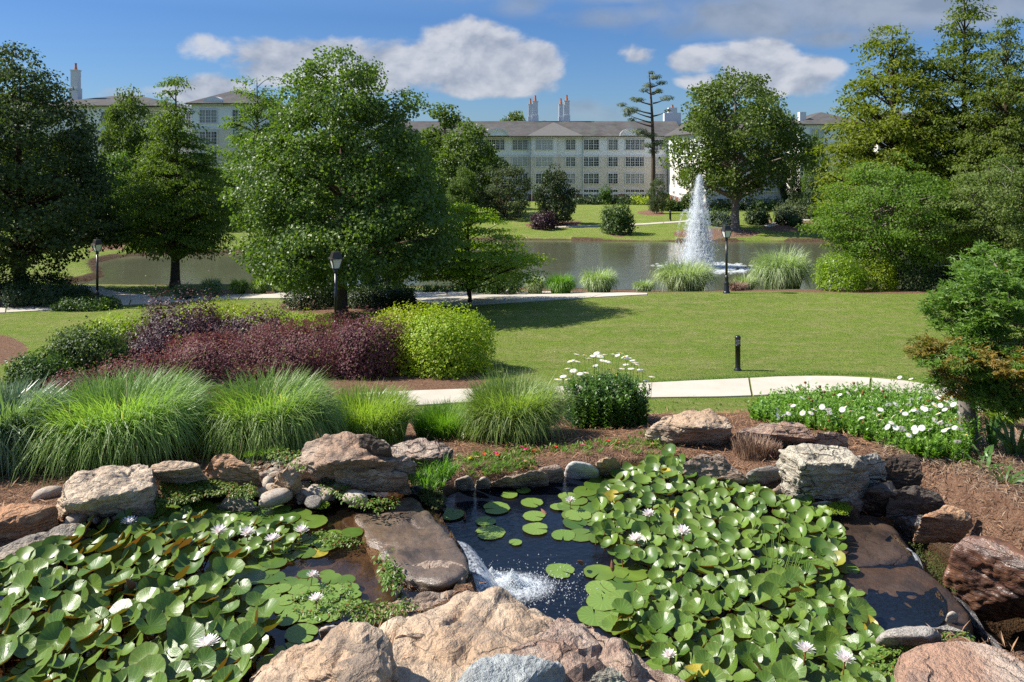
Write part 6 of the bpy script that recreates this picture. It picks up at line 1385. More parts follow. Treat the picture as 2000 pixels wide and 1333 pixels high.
def spots(poly, n, seed, z=None, lift=0.0):
    rg = np.random.default_rng(seed); xs = [p[0] for p in poly]; ys = [p[1] for p in poly]; P_ = np.array(poly, float)
    a, b = rg.uniform(min(xs), max(xs), n * 12), rg.uniform(min(ys), max(ys), n * 12); k = poly_sd(a, b, P_) > 0; a, b = a[k][:n], b[k][:n]
    if z is None: return G_arr(a, b)
    y = F * (CAMZ - z) / (b - HY); return np.stack([(a - CX) / F * y, y, y * 0 + z], 1)
clumps_on('creeping_plants', 'creeping green plants over the stones between slab and boulder', 'creeper', spots([(305, 960), (330, 935), (400, 930), (430, 950), (500, 950), (490, 975), (420, 968), (350, 985), (310, 990)], 190, 1, 6.63), .02, 1)
clumps_on('creeping_plants', 'creeping green plants on the flank of the largest boulder', 'creeper', spots([(520, 890), (560, 878), (640, 885), (650, 905), (590, 925), (540, 905)], 70, 2, 6.74), .018, 2, per=10)
clumps_on('creeping_plants', 'creeping plants around the pebble heap and the water', 'creeper', spots([(590, 935), (640, 930), (720, 975), (800, 980), (740, 1000), (660, 985)], 60, 3, 6.6), .02, 3, per=12)
clumps_on('creeping_plants', 'floating creepers at the edge of the lily leaves', 'creeper', spots([(600, 1035), (680, 1040), (710, 1060), (640, 1070)], 45, 4, 6.52), .017, 4, per=8, hgt=.015)
clumps_on('creeping_plants', 'creeper twigs on the wet lip slab', 'creeper', spots([(738, 1085), (765, 1090), (785, 1130), (775, 1160), (750, 1150)], 34, 5, 6.58), .024, 5, per=10, hgt=.06)
clumps_on('creeping_plants', 'creepers in the shallow water before the tall boulder', 'creeper', spots([(640, 1195), (700, 1175), (800, 1180), (810, 1190), (740, 1215), (680, 1215)], 70, 6, 6.55), .02, 6, per=10)
clumps_on('creeping_plants', 'creepers among the lily leaves by the tall boulder', 'creeper', spots([(560, 1170), (680, 1130), (700, 1180), (600, 1215)], 40, 7, 6.52), .018, 7, per=8, hgt=.02)
clumps_on('creeping_plants', 'weeds beside the grey brown boulder at the right', 'creeper', spots([(1690, 1290), (1740, 1262), (1900, 1240), (1910, 1250), (1760, 1275), (1755, 1320), (1700, 1330)], 60, 8, 6.34), .02, 8)
clumps_on('moss', 'bright green moss cushion beside the river stones', 'moss', spots([(1612, 1000), (1622, 985), (1648, 983), (1662, 995), (1655, 1006), (1630, 1004)], 130, 9, 6.33), .008, 9, rad=.02, hgt=.03, per=34)
clumps_on('moss', 'small yellow moss cushion among the pebbles', 'moss', spots([(608, 985), (622, 978), (640, 980), (640, 992), (618, 994)], 50, 10, 6.55), .008, 10, rad=.015, hgt=.02, per=30)
clumps_on('moss', 'moss spots by the river stones', 'moss', spots([(1572, 978), (1590, 970), (1596, 978), (1580, 986)], 14, 11, 6.34), .008, 11, rad=.015, per=24)
clumps_on('moss', 'dark moss on the rocks above the stream', 'darkmoss', spots([(1775, 1060), (1800, 1055), (1860, 1110), (1880, 1160), (1850, 1150), (1800, 1100)], 60, 12, 6.12), .012, 12, rad=.03, hgt=.03, per=26)
clumps_on('moss', 'dark moss on the bank between the two pools', 'darkmoss', spots([(800, 935), (860, 945), (868, 975), (852, 995), (820, 975)], 80, 13, 6.52), .014, 13, rad=.03, hgt=.03, per=22)
gb = spots([(790, 925), (850, 905), (890, 925), (880, 945), (840, 965), (800, 950)], 30, 14, 6.6)
def tufts(name, label, pts, n, h, w, mat, seed, cat='grass tuft', width=.006, stuff=False, seg=3):
    me = [blade_mesh(name, n, h, w, width, M_[mat], seed + k, base_r=w * .3, seg=seg, curl=.8) for k in range(3)]
    V = []; Fq = []; Rr = []; b = 0; rg = np.random.default_rng(seed)
    for i, q in enumerate(pts):
        m_ = me[i % 3]; v = np.empty(len(m_.vertices) * 3, np.float32); m_.vertices.foreach_get('co', v); v = v.reshape(-1, 3) * rg.uniform(.6, 1.2); a = rg.random() * 6.28
        v = v @ np.array([[math.cos(a), math.sin(a), 0], [-math.sin(a), math.cos(a), 0], [0, 0, 1]]) + np.array(q); f = np.empty(len(m_.loops), np.int32); m_.loops.foreach_get('vertex_index', f)
        V.append(v); Fq.append(f.reshape(-1, 4) + b); b += len(v); Rr.append(rg.random(len(v)))
    return link(name, mesh_np(name, np.concatenate(V), np.concatenate(Fq), M_[mat], np.concatenate(Rr)), label=label, kind='stuff')
tufts('grass', 'fresh grass blades on the bank between the two pools', gb, 26, .13, .1, 'grass_bright', 71)
tufts('grass', 'short grass and weeds among the small flowers', spots([(885, 925), (900, 895), (1000, 885), (1060, 905), (1000, 925), (930, 935)], 120, 15, None), 12, .05, .06, 'grass_bright', 75, width=.004)
tufts('grass', 'grass and weeds along the straw behind the right pool', spots([(1080, 880), (1250, 860), (1330, 880), (1300, 905), (1200, 880), (1130, 895)], 90, 16, None), 12, .05, .06, 'grass_bright', 79, width=.004)
tufts('grass', 'weeds at the foot of the grass mounds', spots([(420, 905), (560, 880), (600, 870), (520, 890)], 20, 17, 6.62), 14, .07, .07, 'grass_bright', 83)
tufts('grass', 'rough edge of the lawn beside the near path', D_arr(np.linspace(900, 1480, 500) + np.random.default_rng(1).normal(size=500) * 8, np.random.default_rng(2).uniform(11.5, 20.0, 500)), 10, .06, .07, 'lawnblade', 87, width=.01)
rg = np.random.default_rng(8); px = rg.uniform(960, 1860, 2600)
le = G_arr(px, np.interp(px, [960, 1280, 1400, 1600, 1700, 1860], [763, 750, 743, 733, 735, 752]) - np.abs(rg.normal(size=2600)) * 3.5 - .5)
tufts('grass', 'longer grass blades along the far edge of the near path', le, 6, .05, .05, 'lawnblade', 91, width=.012, seg=2)
lw = D_arr(rg.uniform(930, 2050, 6500), 22.5 + 20 * rg.random(6500) ** 1.5)
tufts('grass', 'blades of the mown lawn catching the light', lw, 4, .04, .06, 'lawnblade', 95, width=.014, seg=2)
# small bright flowers
def moss_rose(label, pts):
    q0 = G(*pts[0][:2]); r = link('portulaca', None, loc=q0, label=label, cat='flower'); rg_ = np.random.default_rng(len(label))
    P_ = []
    for px, py, c_ in pts: 
        q = G(px, py, .03); rel = q - q0
        m = MB(); n = 5
        for k in range(n):
            a = k * 1.2566; ca, sa = math.cos(a), math.sin(a); cb, sb = math.cos(a + .55), math.sin(a + .55); cc, sc_ = math.cos(a - .55), math.sin(a - .55)
            m.add([(0, 0, 0), (.018 * cc, .018 * sc_, .006), (.026 * ca, .026 * sa, .009), (.018 * cb, .018 * sb, .006)], [(0, 1, 2, 3)])
        link('blossom', m.mesh('blossom', M_[c_]), r, loc=rel + Vector((0, 0, .03)))
        for _ in range(14): P_.append(rel + Vector((rg_.normal() * .07, rg_.normal() * .05, .0)))
    P_ = np.array(P_); idx = np.repeat(np.arange(len(P_)), 9); nn = len(idx); d_ = rg_.normal(size=(nn, 3)); d_[:, 2] = abs(d_[:, 2]); pos = P_[idx] + d_ * [.012, .012, .02]
    v, f, rr = scatter(LEAF_N, pos, frames(d_, rg_, d_ + [0, 0, .5]), .03 * rg_.uniform(.6, 1.3, nn), rg_, 1.3); link('foliage', mesh_np('foliage', v, f, M_['creeper'], rr), r)
moss_rose('magenta and orange portulacas nearest the grassy bank', [(977, 888, 'magenta'), (966, 886, 'magenta'), (972, 890, 'red'), (946, 888, 'red'), (918, 896, 'yellow'), (930, 893, 'orange')])
moss_rose('cluster of pink and red portulacas in the middle of the straw', [(1016, 874, 'magenta'), (1027, 878, 'magenta'), (1020, 880, 'orange'), (1043, 880, 'red'), (1010, 898, 'orange'), (1024, 902, 'orange')])
moss_rose('scattered red portulacas behind the whitish stone', [(1084, 874, 'red'), (1138, 870, 'magenta'), (1187, 862, 'red'), (1206, 864, 'red')])
moss_rose('bright portulacas in front of the large streaked boulder', [(1271, 847, 'magenta'), (1268, 854, 'petal'), (1281, 862, 'orange'), (1274, 868, 'orange'), (1310, 855, 'red'), (1334, 853, 'red')])
# ---------------------------------------------------------------- water lilies
def pad_mesh(seed, cup, wave, fold, mat, nr=5, ns=26):
    rg = np.random.default_rng(seed); V = [(0, 0, 0)]; Rn = [0.0]; th = np.linspace(.13, 2 * np.pi - .13, ns + 1) + 1.57
    ph = rg.uniform(0, 6.28, 4); el = rg.uniform(.92, 1.0); lob = rg.uniform(.9, 1.15)
    for k in range(1, nr + 1):
        q = k / nr
        for j, t_ in enumerate(th):
            rel = (t_ - 1.57) ; e = abs(math.sin(rel / 2)) ** .12
            x = math.cos(t_) * q * e * el; y = math.sin(t_) * q * e
            edge = (1 + .02 * math.sin(9 * t_ + ph[0]) + .015 * math.sin(17 * t_ + ph[1])) if k == nr else 1; x *= edge; y *= edge
            z = cup * q ** 2.2 + wave * q ** 2 * (math.sin(2 * t_ + ph[2]) * .9 + .6 * math.sin(3 * t_ + ph[3]) + .35 * math.sin(5 * t_ + ph[0]) + .16 * math.sin(11 * t_ + ph[1])) + fold * abs(x) ** 1.3
            if k == nr: z -= .03 * (1 if cup > .05 else 0)
            V.append((x, y, z)); Rn.append(q)
    Fq = []; m_ = ns + 1
    tri = [(0, 1 + j, 2 + j) for j in range(ns)]
    for k in range(1, nr):
        for j in range(ns): a = 1 + (k - 1) * m_ + j; Fq.append((a, a + m_, a + m_ + 1, a + 1))
    return np.array(V), np.array(tri), np.array(Fq), np.array(Rn)
rl = np.random.default_rng(55)
AER_LO = [pad_mesh(k, .28, .06, .2, None, 3, 13) for k in range(14)]; FLT_LO = [pad_mesh(50 + k, .01, .012, 0.0, None, 2, 14) for k in range(8)]
AER = [pad_mesh(k, rl.uniform(.12, .34), rl.uniform(.05, .12), rl.uniform(.05, .34), None) for k in range(14)]
FLT = [pad_mesh(50 + k, .01, rl.uniform(.006, .02), 0.0, None) for k in range(8)]
def to_me(P, mat): v, a, b, r = P; return mesh_np('leaf', v, [a, b], M_[mat], r, smooth=True, attrs={'tone': np.zeros(len(v))})
AERm = [to_me(P, 'pad') for P in AER]; FLTm = [to_me(P, 'padflat') for P in FLT]
def poisson(poly_px, z, rmin, n, seed, excl=None):
    rg = np.random.default_rng(seed); P_ = np.array([PZ(x, y, z) for x, y in poly_px]); lo, hi = P_.min(0), P_.max(0); pts = np.zeros((0, 2))
    C_ = rg.uniform(lo, hi, (n * 30, 2)); C_ = C_[poly_sd(C_[:, 0], C_[:, 1], P_) > 0]; buf = np.zeros((n, 2)); k = 0
    for c in C_:
        if k >= n: break
        if k and ((buf[:k] - c) ** 2).sum(1).min() < rmin * rmin: continue
        buf[k] = c; k += 1
    return buf[:k]
def colony(label, z, aerial, flats, seed, limit=300):
    rg = np.random.default_rng(seed); A = []
    for poly, rmin, rr, hts in aerial:
        for c in poisson(poly, z, rmin, 900, seed + len(A)): A.append((c[0], c[1], z + rg.uniform(*hts), rg.uniform(*rr), 1))
    for poly, rmin, rr in flats:
        for c in poisson(poly, z, rmin, 300, seed + 7 + len(A)): A.append((c[0], c[1], z + rg.uniform(.003, .012), rg.uniform(*rr), 0))
    root = link('water_lily', None, loc=(A[0][0], A[0][1], z), label=label, cat='water lily'); o0 = Vector((A[0][0], A[0][1], z))
    A.sort(key=lambda q: q[1]); V = []; T = []; Q_ = []; Rr = []; Tn = []; b = 0
    for i, (x, y, zz, r, k) in enumerate(A):
        if k: ta = rg.normal() * .30 - .16; tb = rg.normal() * .28 + .20; j = int(rg.integers(14))
        else: ta = rg.normal() * .02; tb = rg.normal() * .02; j = int(rg.integers(8))
        rz_ = rg.uniform(0, 6.28)
        M = Matrix.Rotation(tb, 4, 'X') @ Matrix.Rotation(ta, 4, 'Y') @ Matrix.Rotation(rz_, 4, 'Z')
        if i < limit:
            o = link('leaf', (AERm if k else FLTm)[j], root); o.matrix_local = Matrix.Translation(Vector((x, y, zz)) - o0) @ M @ Matrix.Diagonal((r, r, r, 1))
        elif k or True:
            v, a_, q_, rn = (AER_LO if k else FLT_LO)[j]; R3 = np.array(M.to_3x3()); vv = (v * r) @ R3.T + np.array([x - o0.x, y - o0.y, zz - z])
            V.append((vv, k)); T.append(a_ + b); Q_.append(q_ + b); Rr.append(rn); Tn.append(np.full(len(v), rg.random())); b += len(v)
    if V:
        me = mesh_np('far_leaves', np.concatenate([q[0] for q in V]), [np.concatenate(T), np.concatenate(Q_)], M_['pad'], np.concatenate(Rr), True, {'tone': np.concatenate(Tn)}); link('far_leaves', me, root, label='remaining smaller leaves at the back', kind='stuff')
    # leaf stalks
    ps = []
    for x, y, zz, r, k in A:
        if k and rg.random() < .8: q = np.linspace(0, 1, 3)[:, None]; a_ = np.array([x - o0.x + rg.normal() * .04, y - o0.y + rg.normal() * .04, -.05]); b_ = np.array([x - o0.x, y - o0.y, zz - z]); ps.append((a_ * (1 - q) + b_ * q, np.array([.004] * 3)))
    v, f = tubes(ps, 5); link('stalks', mesh_np('stalks', v, f, M_['brownseed'], smooth=True), root, kind='stuff')
    return root
R_A = [(1175, 985), (1200, 950), (1260, 915), (1300, 903), (1345, 925), (1440, 962), (1530, 985), (1600, 1015), (1640, 1060), (1640, 1110), (1625, 1150), (1690, 1220), (1730, 1290), (1745, 1440), (1390, 1440), (1270, 1290), (1190, 1245), (1260, 1190), (1270, 1130), (1180, 1100), (1160, 1060)]
colony('dense raised lily leaves filling the right pool beside the wet slabs', LOW_Z, [(R_A, .060, (.048, .082), (.03, .11))],
       [([(1150, 1120), (1260, 1100), (1290, 1180), (1240, 1240), (1160, 1215)], .12, (.10, .13)), ([(1120, 960), (1200, 940), (1210, 1050), (1130, 1060), (1100, 1010)], .13, (.09, .12)), ([(1600, 1090), (1660, 1110), (1680, 1180), (1640, 1190)], .12, (.07, .09)), ([(1160, 930), (1240, 915), (1290, 905), (1240, 950), (1170, 960)], .11, (.08, .11)), ([(1170, 1200), (1260, 1230), (1330, 1320), (1290, 1330)], .12, (.09, .12)), ([(1560, 1000), (1640, 1015), (1655, 1090), (1620, 1090)], .1, (.07, .09))], 5)
L_A = [(-60, 1150), (60, 1112), (170, 1060), (250, 1045), (370, 1075), (450, 1120), (480, 1180), (530, 1230), (525, 1290), (480, 1330), (450, 1440), (-120, 1440)]
L_B = [(200, 1030), (260, 1015), (340, 1020), (450, 1035), (560, 1040), (600, 1045), (560, 1085), (470, 1100), (370, 1070), (250, 1040)]
colony('dense raised lily leaves filling the left pool in front of the tan slab', UP_Z, [(L_A, .067, (.054, .096), (.03, .12)), (L_B, .06, (.045, .072), (.02, .07))],
       [([(330, 985), (480, 985), (560, 1000), (640, 1015), (600, 1030), (420, 1030), (330, 1020)], .10, (.085, .11)), ([(540, 1150), (600, 1120), (690, 1125), (700, 1170), (650, 1215), (560, 1215)], .075, (.05, .075)), ([(480, 1090), (600, 1050), (690, 1040), (640, 1075), (520, 1110)], .08, (.06, .085)), ([(440, 1100), (530, 1095), (540, 1180), (480, 1190)], .08, (.07, .09)), ([(520, 1290), (590, 1235), (600, 1260), (540, 1310)], .12, (.08, .1))], 6)
# leaves floating alone, one thing each
for k, (px, py, rp, lb) in enumerate([(1096, 1117, 31, 'lone bright lily leaf floating right of the splash'), (967, 995, 29, 'notched lily leaf floating nearest the back of the open water'), (993, 969, 18, 'small round lily leaf at the back of the open water'), (1040, 984, 24, 'lily leaf paired above a heart shaped one'), (1044, 986, 0, ''), (882, 1006, 28, 'darker half sunk lily leaf by the wet lip'),
        (955, 1042, 32, 'large lily leaf with a second one tucked behind it'), (950, 1020, 22, 'smaller lily leaf overlapping the large one from behind'), (1048, 1036, 28, 'lily leaf in the middle of the open water'), (1045, 1010, 24, 'lily leaf left of the pink bud'), (1022, 960, 15, 'tiny lily leaf behind the round ones'), (1091, 993, 17, 'little lily leaf right of the pink bud'),
        (1100, 1048, 26, 'lily leaf touching the edge of the right colony'), (1006, 1062, 14, 'yellowing heart shaped lily leaf'), (1130, 1010, 28, 'lily leaf left of the raised ones at the colony edge'), (1108, 970, 20, 'lily leaf below the white blossom at the back')]):
    if not rp: continue
    x, y = PZ(px, py, LOW_Z); o = link('lily_leaf', FLTm[k % 8], loc=(x, y, LOW_Z + .006 + .003 * (k % 3)), rotz=rl.uniform(0, 6.28), label=lb, cat='lily leaf', group='lone lily leaves floating on the open water'); s_ = pxw(rp, y); o.scale = (s_, s_, s_)
def bloom_mesh():
    V = []; Fq = []; b = 0
    for ring, (n, tilt, L) in enumerate([(9, .25, 1.0), (9, .6, .95), (8, .95, .8), (6, 1.25, .6)]):
        for k in range(n):
            a = 6.283 * (k + .5 * (ring % 2)) / n; ca, sa = math.cos(a), math.sin(a)
            for q, w in ((0, .03), (.35, .13), (.7, .12), (1.0, .0)):
                rr = .08 + L * q * math.cos(tilt); z = L * q * math.sin(tilt) + .08 * q * q; V += [(rr * ca - w * sa, rr * sa + w * ca, z + w * .4), (rr * ca + w * sa, rr * sa - w * ca, z + w * .4)]
            Fq += [(b, b + 1, b + 3, b + 2), (b + 2, b + 3, b + 5, b + 4), (b + 4, b + 5, b + 7, b + 6)]; b += 8
    rr = np.random.default_rng(1); return mesh_np('petals', np.array(V), np.array(Fq), M_['lilypetal'], np.repeat(rr.random(len(V) // 8), 8))
BL = bloom_mesh(); m = MB()
for k in range(26):
    a = k * 2.4; r0 = .02 + .16 * (k / 26); m.lathe([(.012, 0), (.012, .3), (.004, .34)], 4, M=Matrix.Translation((math.cos(a) * r0, math.sin(a) * r0, .06)) @ Matrix.Rotation(.5 * r0 * 5, 4, (-math.sin(a), math.cos(a), 0)))
ST = m.mesh('stamens', M_['yolk'])
for px, py, z, s_, lb in [(253, 1023, 6.62, .085, 'white lily blossom closest to the big tan slab'), (365, 1066, 6.6, .085, 'pale pink lily blossom in the middle of the left leaves'), (428, 1040, 6.6, .08, 'soft pink lily blossom, left of a row of four'), (484, 1043, 6.6, .075, 'pink lily blossom, second in the row of four'), (532, 1056, 6.6, .078, 'cream lily blossom, third and lowest in the row of four'), (588, 1039, 6.59, .075, 'white lily blossom at the right end of the row of four'),
        (610, 1126, 6.56, .058, 'small white lily blossom over the shallow brown water'), (617, 1172, 6.56, .065, 'white lily blossom below the small one near the shallow water'), (405, 1262, 6.64, .09, 'pinkish open lily blossom nearest the bottom edge on the left'), (1114, 979, 6.33, .06, 'white lily blossom at the back of the open water'), (1267, 1006, 6.4, .07, 'white lily blossom among the raised leaves near the back'),
        (1242, 1055, 6.38, .082, 'white lily blossom at the left side of the right colony'), (1334, 1040, 6.4, .08, 'white lily blossom right of centre in the back of the right colony'), (1573, 1272, 6.44, .078, 'white lily blossom near the bottom right, left one of two'), (1650, 1291, 6.44, .08, 'white lily blossom near the bottom right, right one of two'), (1308, 1282, 6.38, .06, 'small half open lily blossom beside the pinkish rock')]:
    x, y = PZ(px, py, z); r = link('lily_blossom', None, loc=(x, y, z), rotz=rl.uniform(0, 6), label=lb, cat='lily blossom'); r.scale = (s_ * .68,) * 3; r.rotation_euler[0] = .15; link('petals', BL, r); link('stamens', ST, r)
    v, f = tubes([(np.array([[0, 0, -1.8], [0, .05, -.9], [0, 0, .02]]), np.array([.07, .07, .09]))], 6); link('stalk', mesh_np('stalk', v, f, M_['brownseed'], smooth=True), r)
bm_ = MB(); bm_.lathe([(.02, 0), (.16, .15), (.2, .4), (.12, .8), (.01, 1.05)], 10); BUD = bm_.mesh('bud', plain('bud_green', (.16, .07, .04), .5))
for k, (px, py, z, s_, lb) in enumerate([(1068, 1002, 6.27, .09, 'closed lily bud leaning over the open water'), (908, 1010, 6.27, .06, 'brown lily bud floating near the wet lip'), (262, 1140, 6.62, .1, 'closed brownish lily bud among the left leaves'), (1140, 1105 - 12, 6.33, .07, 'lily bud standing at the left edge of the right colony'), (1197, 1108, 6.35, .07, 'orange brown lily bud over the right leaves')]):
    x, y = PZ(px, py, z); o = link('lily_bud', BUD, loc=(x, y, z - .03), label=lb, cat='lily bud'); o.scale = (s_,) * 3; o.rotation_euler = (rl.normal() * .5, rl.normal() * .5, 0)
# ---------------------------------------------------------------- waterfalls
def fall(label, top, vec, drop, nv=22, nu=16, seed=0, mat='foam', bulge=.02):
    """water sheet over a lip. top: list of lip points, vec: how far it is thrown"""
    rg = np.random.default_rng(seed); T_ = [Vector(p) for p in top]; V = []; A_ = []
    for j in range(nu):
        s_ = j / (nu - 1) * (len(T_) - 1); i_ = min(int(s_), len(T_) - 2); p = T_[i_].lerp(T_[i_ + 1], s_ - i_)
        for k in range(nv):
            q = k / (nv - 1); d_ = max(0, (q - .15) / .85); n_ = math.sin(j * 2.1 + k * .15) * .4 + math.sin(j * 4.7 + seed) * .6
            V.append((p.x + vec[0] * q + n_ * bulge * q, p.y + vec[1] * q + n_ * bulge * q, p.z - drop * d_ ** 1.8 + .008)); A_.append(min(1, .35 + .65 * q) if 0 < j < nu - 1 else .1)
    i = np.arange(nu - 1)[:, None] * nv + np.arange(nv - 1)[None]; Fq = np.stack([i, i + 1, i + nv + 1, i + nv], -1).reshape(-1, 4)
    r = link('waterfall', None, loc=T_[0], label=label, cat='waterfall'); V = np.array(V) - np.array(T_[0]); link('water_sheet', mesh_np('water_sheet', V, Fq, M_[mat], A_, smooth=True), r); return r
def drops(r, origin, c, rad, n, seed, size=.006, hgt=.1):
    rg = np.random.default_rng(seed); a = rg.random(n) * 6.283; q = np.abs(rg.normal(size=n)) * .5; P = np.stack([c[0] + np.cos(a) * q * rad[0], c[1] + np.sin(a) * q * rad[1], c[2] + hgt * np.exp(-q * 2.2) * rg.random(n) ** 2 + .004], 1) - np.array(origin)
    tv = np.array([(1, 0, -.3), (-.5, .87, -.3), (-.5, -.87, -.3), (0, 0, 1.1)]); tf = np.array([(0, 1, 3), (1, 2, 3), (2, 0, 3), (0, 2, 1)])
    v, f, rr = scatter((tv, tf), P, frames(rg.normal(size=(n, 3)), rg), size * rg.uniform(.3, 1.3, n), rg); link('droplets', mesh_np('droplets', v, f, M_['spray'], rr), r, kind='stuff')
def P3(px, py, z): x, y = PZ(px, py, z); return (x, y, z)
w = fall('white water pouring off the dark lip slab into the right pool', [P3(892, 1058, 6.525), P3(905, 1076, 6.525), P3(915, 1098, 6.525), P3(916, 1118, 6.51)], (.27, -.17), .28, seed=2, nu=22)
c = Vector(P3(1000, 1152, LOW_Z)); drops(w, w.location, c, (.2, .12), 6500, 3, .0045,   .13); drops(w, w.location, Vector(P3(960, 1135, LOW_Z)), (.13, .1), 3500, 8, .005, .09); drops(w, w.location, c + Vector((.1, .03, 0)), (.5, .32), 1500, 4, .0045, .05)
def foam_patch(parent, c, rx, ry, seed):
    n = 40; V = []; A_ = []
    for i in range(n):
        for j in range(n):
            a, b = (i / (n - 1) * 2 - 1), (j / (n - 1) * 2 - 1); q = math.hypot(a, b); V.append((a * rx, b * ry, .012)); A_.append(max(0, 1 - q ** 1.5))
    V = np.array(V); V[:, 2] += (fbm(V * 22, 1, 3, seed) * .5 + .5) * .035 * np.array(A_)
    i = np.arange(n - 1)[:, None] * n + np.arange(n - 1)[None]; Fq = np.stack([i, i + n, i + n + 1, i + 1], -1).reshape(-1, 4)
    link('foam', mesh_np('foam', V + (np.array(c) - np.array(parent.location)), Fq, M_['foam'], A_, smooth=True), parent, kind='stuff')
foam_patch(w, c + Vector((-.05, 0.01, 0)), .34, .2, 3)
w2 = fall('small glassy overflow at the corner of the wet slab', [P3(1768, 1072, 6.275), P3(1782, 1082, 6.275), P3(1788, 1098, 6.275)], (.09, -.02), .22, seed=5, nu=12, mat='foam', bulge=.008)
if 0: w3 = fall('thin water running down the black boulder behind the cream one', [P3(1738, 940, 6.53), P3(1752, 944, 6.53), P3(1764, 955, 6.52)], (.02, -.12), .3, seed=6, nu=10, bulge=.01)
# reed sprig and water grasses
for k, (px, py, z, h, lean, lb) in enumerate([(1510, 1160, 6.3, .42, (.06, .1), 'thin green rushes standing among the lily leaves'), (1530, 1175, 6.3, .40, (.16, .1), 'second group of thin rushes leaning right'), (1505, 990, 6.3, .3, (.22, .1), 'slanting rush sprig before the rounded grey boulder'), (1630, 1230, 6.3, .25, (-.25, .0), 'grass blades lying over the lily leaves near the bottom right')]):
    rg = np.random.default_rng(k); ps = []
    for _ in range(7):
        a = rg.normal(size=2) * .03; q = np.linspace(0, 1, 6)[:, None]; b_ = np.array([a[0], a[1], 0]); e = np.array([lean[0] + rg.normal() * .04, lean[1] + rg.normal() * .04, h * rg.uniform(.7, 1.1)]); ps.append((b_ * (1 - q) + e * q + np.array([0, 0, .04]) * q * (1 - q), .0035 * (1.15 - q[:, 0])))
    v, f = tubes(ps, 5); x, y = PZ(px, py, z - .1); link('rush', mesh_np('rush', v, f, M_['grass_fine'], np.full(len(v), .5), smooth=True), loc=(x, y, z - .1), label=lb, cat='rush')

# ---------------------------------------------------------------- daisies
def daisy_meshes():
    V = []; Fq = []
    n = 16
    for k in range(n):
        a = 6.283 * k / n; ca, sa = math.cos(a), math.sin(a); b = len(V)
        for q, w_ in ((.22, .05), (.65, .12), (1.0, .05)): V += [(q * ca - w_ * sa, q * sa + w_ * ca, .03 - .10 * q * q), (q * ca + w_ * sa, q * sa - w_ * ca, .03 - .10 * q * q)]
        Fq += [(b, b + 1, b + 3, b + 2), (b + 2, b + 3, b + 5, b + 4)]
    p_ = mesh_np('flower', np.array(V), np.array(Fq), M_['petal'], np.full(len(V), .5))
    m = MB(); m.lathe([(.27, 0), (.25, .06), (.14, .11), (.02, .12)], 10); return p_, m.mesh('centre', M_['yolk'], True)
DP, DC = daisy_meshes()
def daisies(root, base, fl, stem_z, seed, size=.036):
    rg = np.random.default_rng(seed); ps = []
    for q, rad, tl in fl:
        q = Vector(q) - base; o = link('flower', DP, root, loc=q); o.scale = (rad,) * 3; o.rotation_euler = (tl[0], tl[1], rg.uniform(0, 6)); link('centre', DC, o)
        s_ = np.array([q.x * .93 + rg.normal() * .03, q.y + rg.normal() * .03 + .02, max(0, q.z - rg.uniform(*stem_z))]); e = np.array(q); k = np.linspace(0, 1, 5)[:, None]; ps.append((s_ * (1 - k) + e * k + np.array([.01, 0, .01]) * k * (1 - k) * 4 * rg.normal(), np.full(5, .0022)))
    v, f = tubes(ps, 4); link('flower_stems', mesh_np('flower_stems', v, f, M_['daisy_leaf_light'], np.full(len(v), .4), smooth=True), root, kind='stuff')
def leafy(name, root, xs, ys, zs, hs, per, leaf, mat, seed, wid=.9):
    rg = np.random.default_rng(seed); n = len(xs); idx = np.repeat(np.arange(n), per); N = len(idx); k = rg.random(N); lean = rg.normal(size=(n, 2)) * .12
    P = np.stack([xs[idx] + lean[idx, 0] * hs[idx] * k, ys[idx] + lean[idx, 1] * hs[idx] * k, zs[idx] + hs[idx] * k], 1); a = rg.random(N) * 6.283; out = np.stack([np.cos(a), np.sin(a), .5 + .7 * k], 1)
    v, f, r = scatter(LEAF_N, P, frames(np.stack([-np.cos(a) * .6, -np.sin(a) * .6, np.ones(N)], 1) + rg.normal(size=(N, 3)) * .25, rg, out), leaf * rg.uniform(.6, 1.2, N) * (1.1 - .4 * k), rg, wid * 1.5); link(name, mesh_np(name, v, f, M_[mat], r), root)
b0 = D(1185, 8.6); root = link('daisy_bush', None, loc=b0, label='tall dense daisy bush with flat white flowers held above dark foliage', cat='daisy')
rg = np.random.default_rng(4); n = 420; a = rg.random(n) * 6.28; q = np.sqrt(rg.random(n)); xs = np.cos(a) * q * .44; ys = np.sin(a) * q * .38
hs = (.52 - .12 * q ** 2) * rg.uniform(.85, 1.1, n); leafy('foliage', root, xs, ys, 0 * xs, hs, 34, .055, 'daisy_leaf', 5, 1.1)
fl = []
for px, py in [(1090, 741), (1108, 741), (1100, 735), (1115, 705), (1108, 720), (1128, 706), (1126, 692), (1141, 694), (1150, 700), (1158, 695), (1165, 690), (1172, 696), (1180, 693), (1198, 692), (1206, 694), (1212, 690), (1220, 697), (1226, 700), (1235, 704), (1240, 708), (1186, 706), (1163, 714), (1215, 720), (1232, 720), (1250, 722), (1254, 724), (1273, 736), (1262, 743), (1205, 733), (1190, 730), (1145, 728), (1120, 724), (1168, 690), (1133, 730), (1222, 712), (1176, 704), (1244, 712), (1098, 738)]:
    fl.append((at(px, py, 8.6 + rg.uniform(-.3, .3)), rg.uniform(.034, .046), (rg.uniform(.0, .35), rg.normal() * .15)))
daisies(root, b0, fl, (.22, .34), 6)
b1 = D(1690, 7.9); root = link('daisy_patch', None, loc=b1, label='low bright green daisy patch with scattered white flowers behind the cream boulder', cat='daisy')
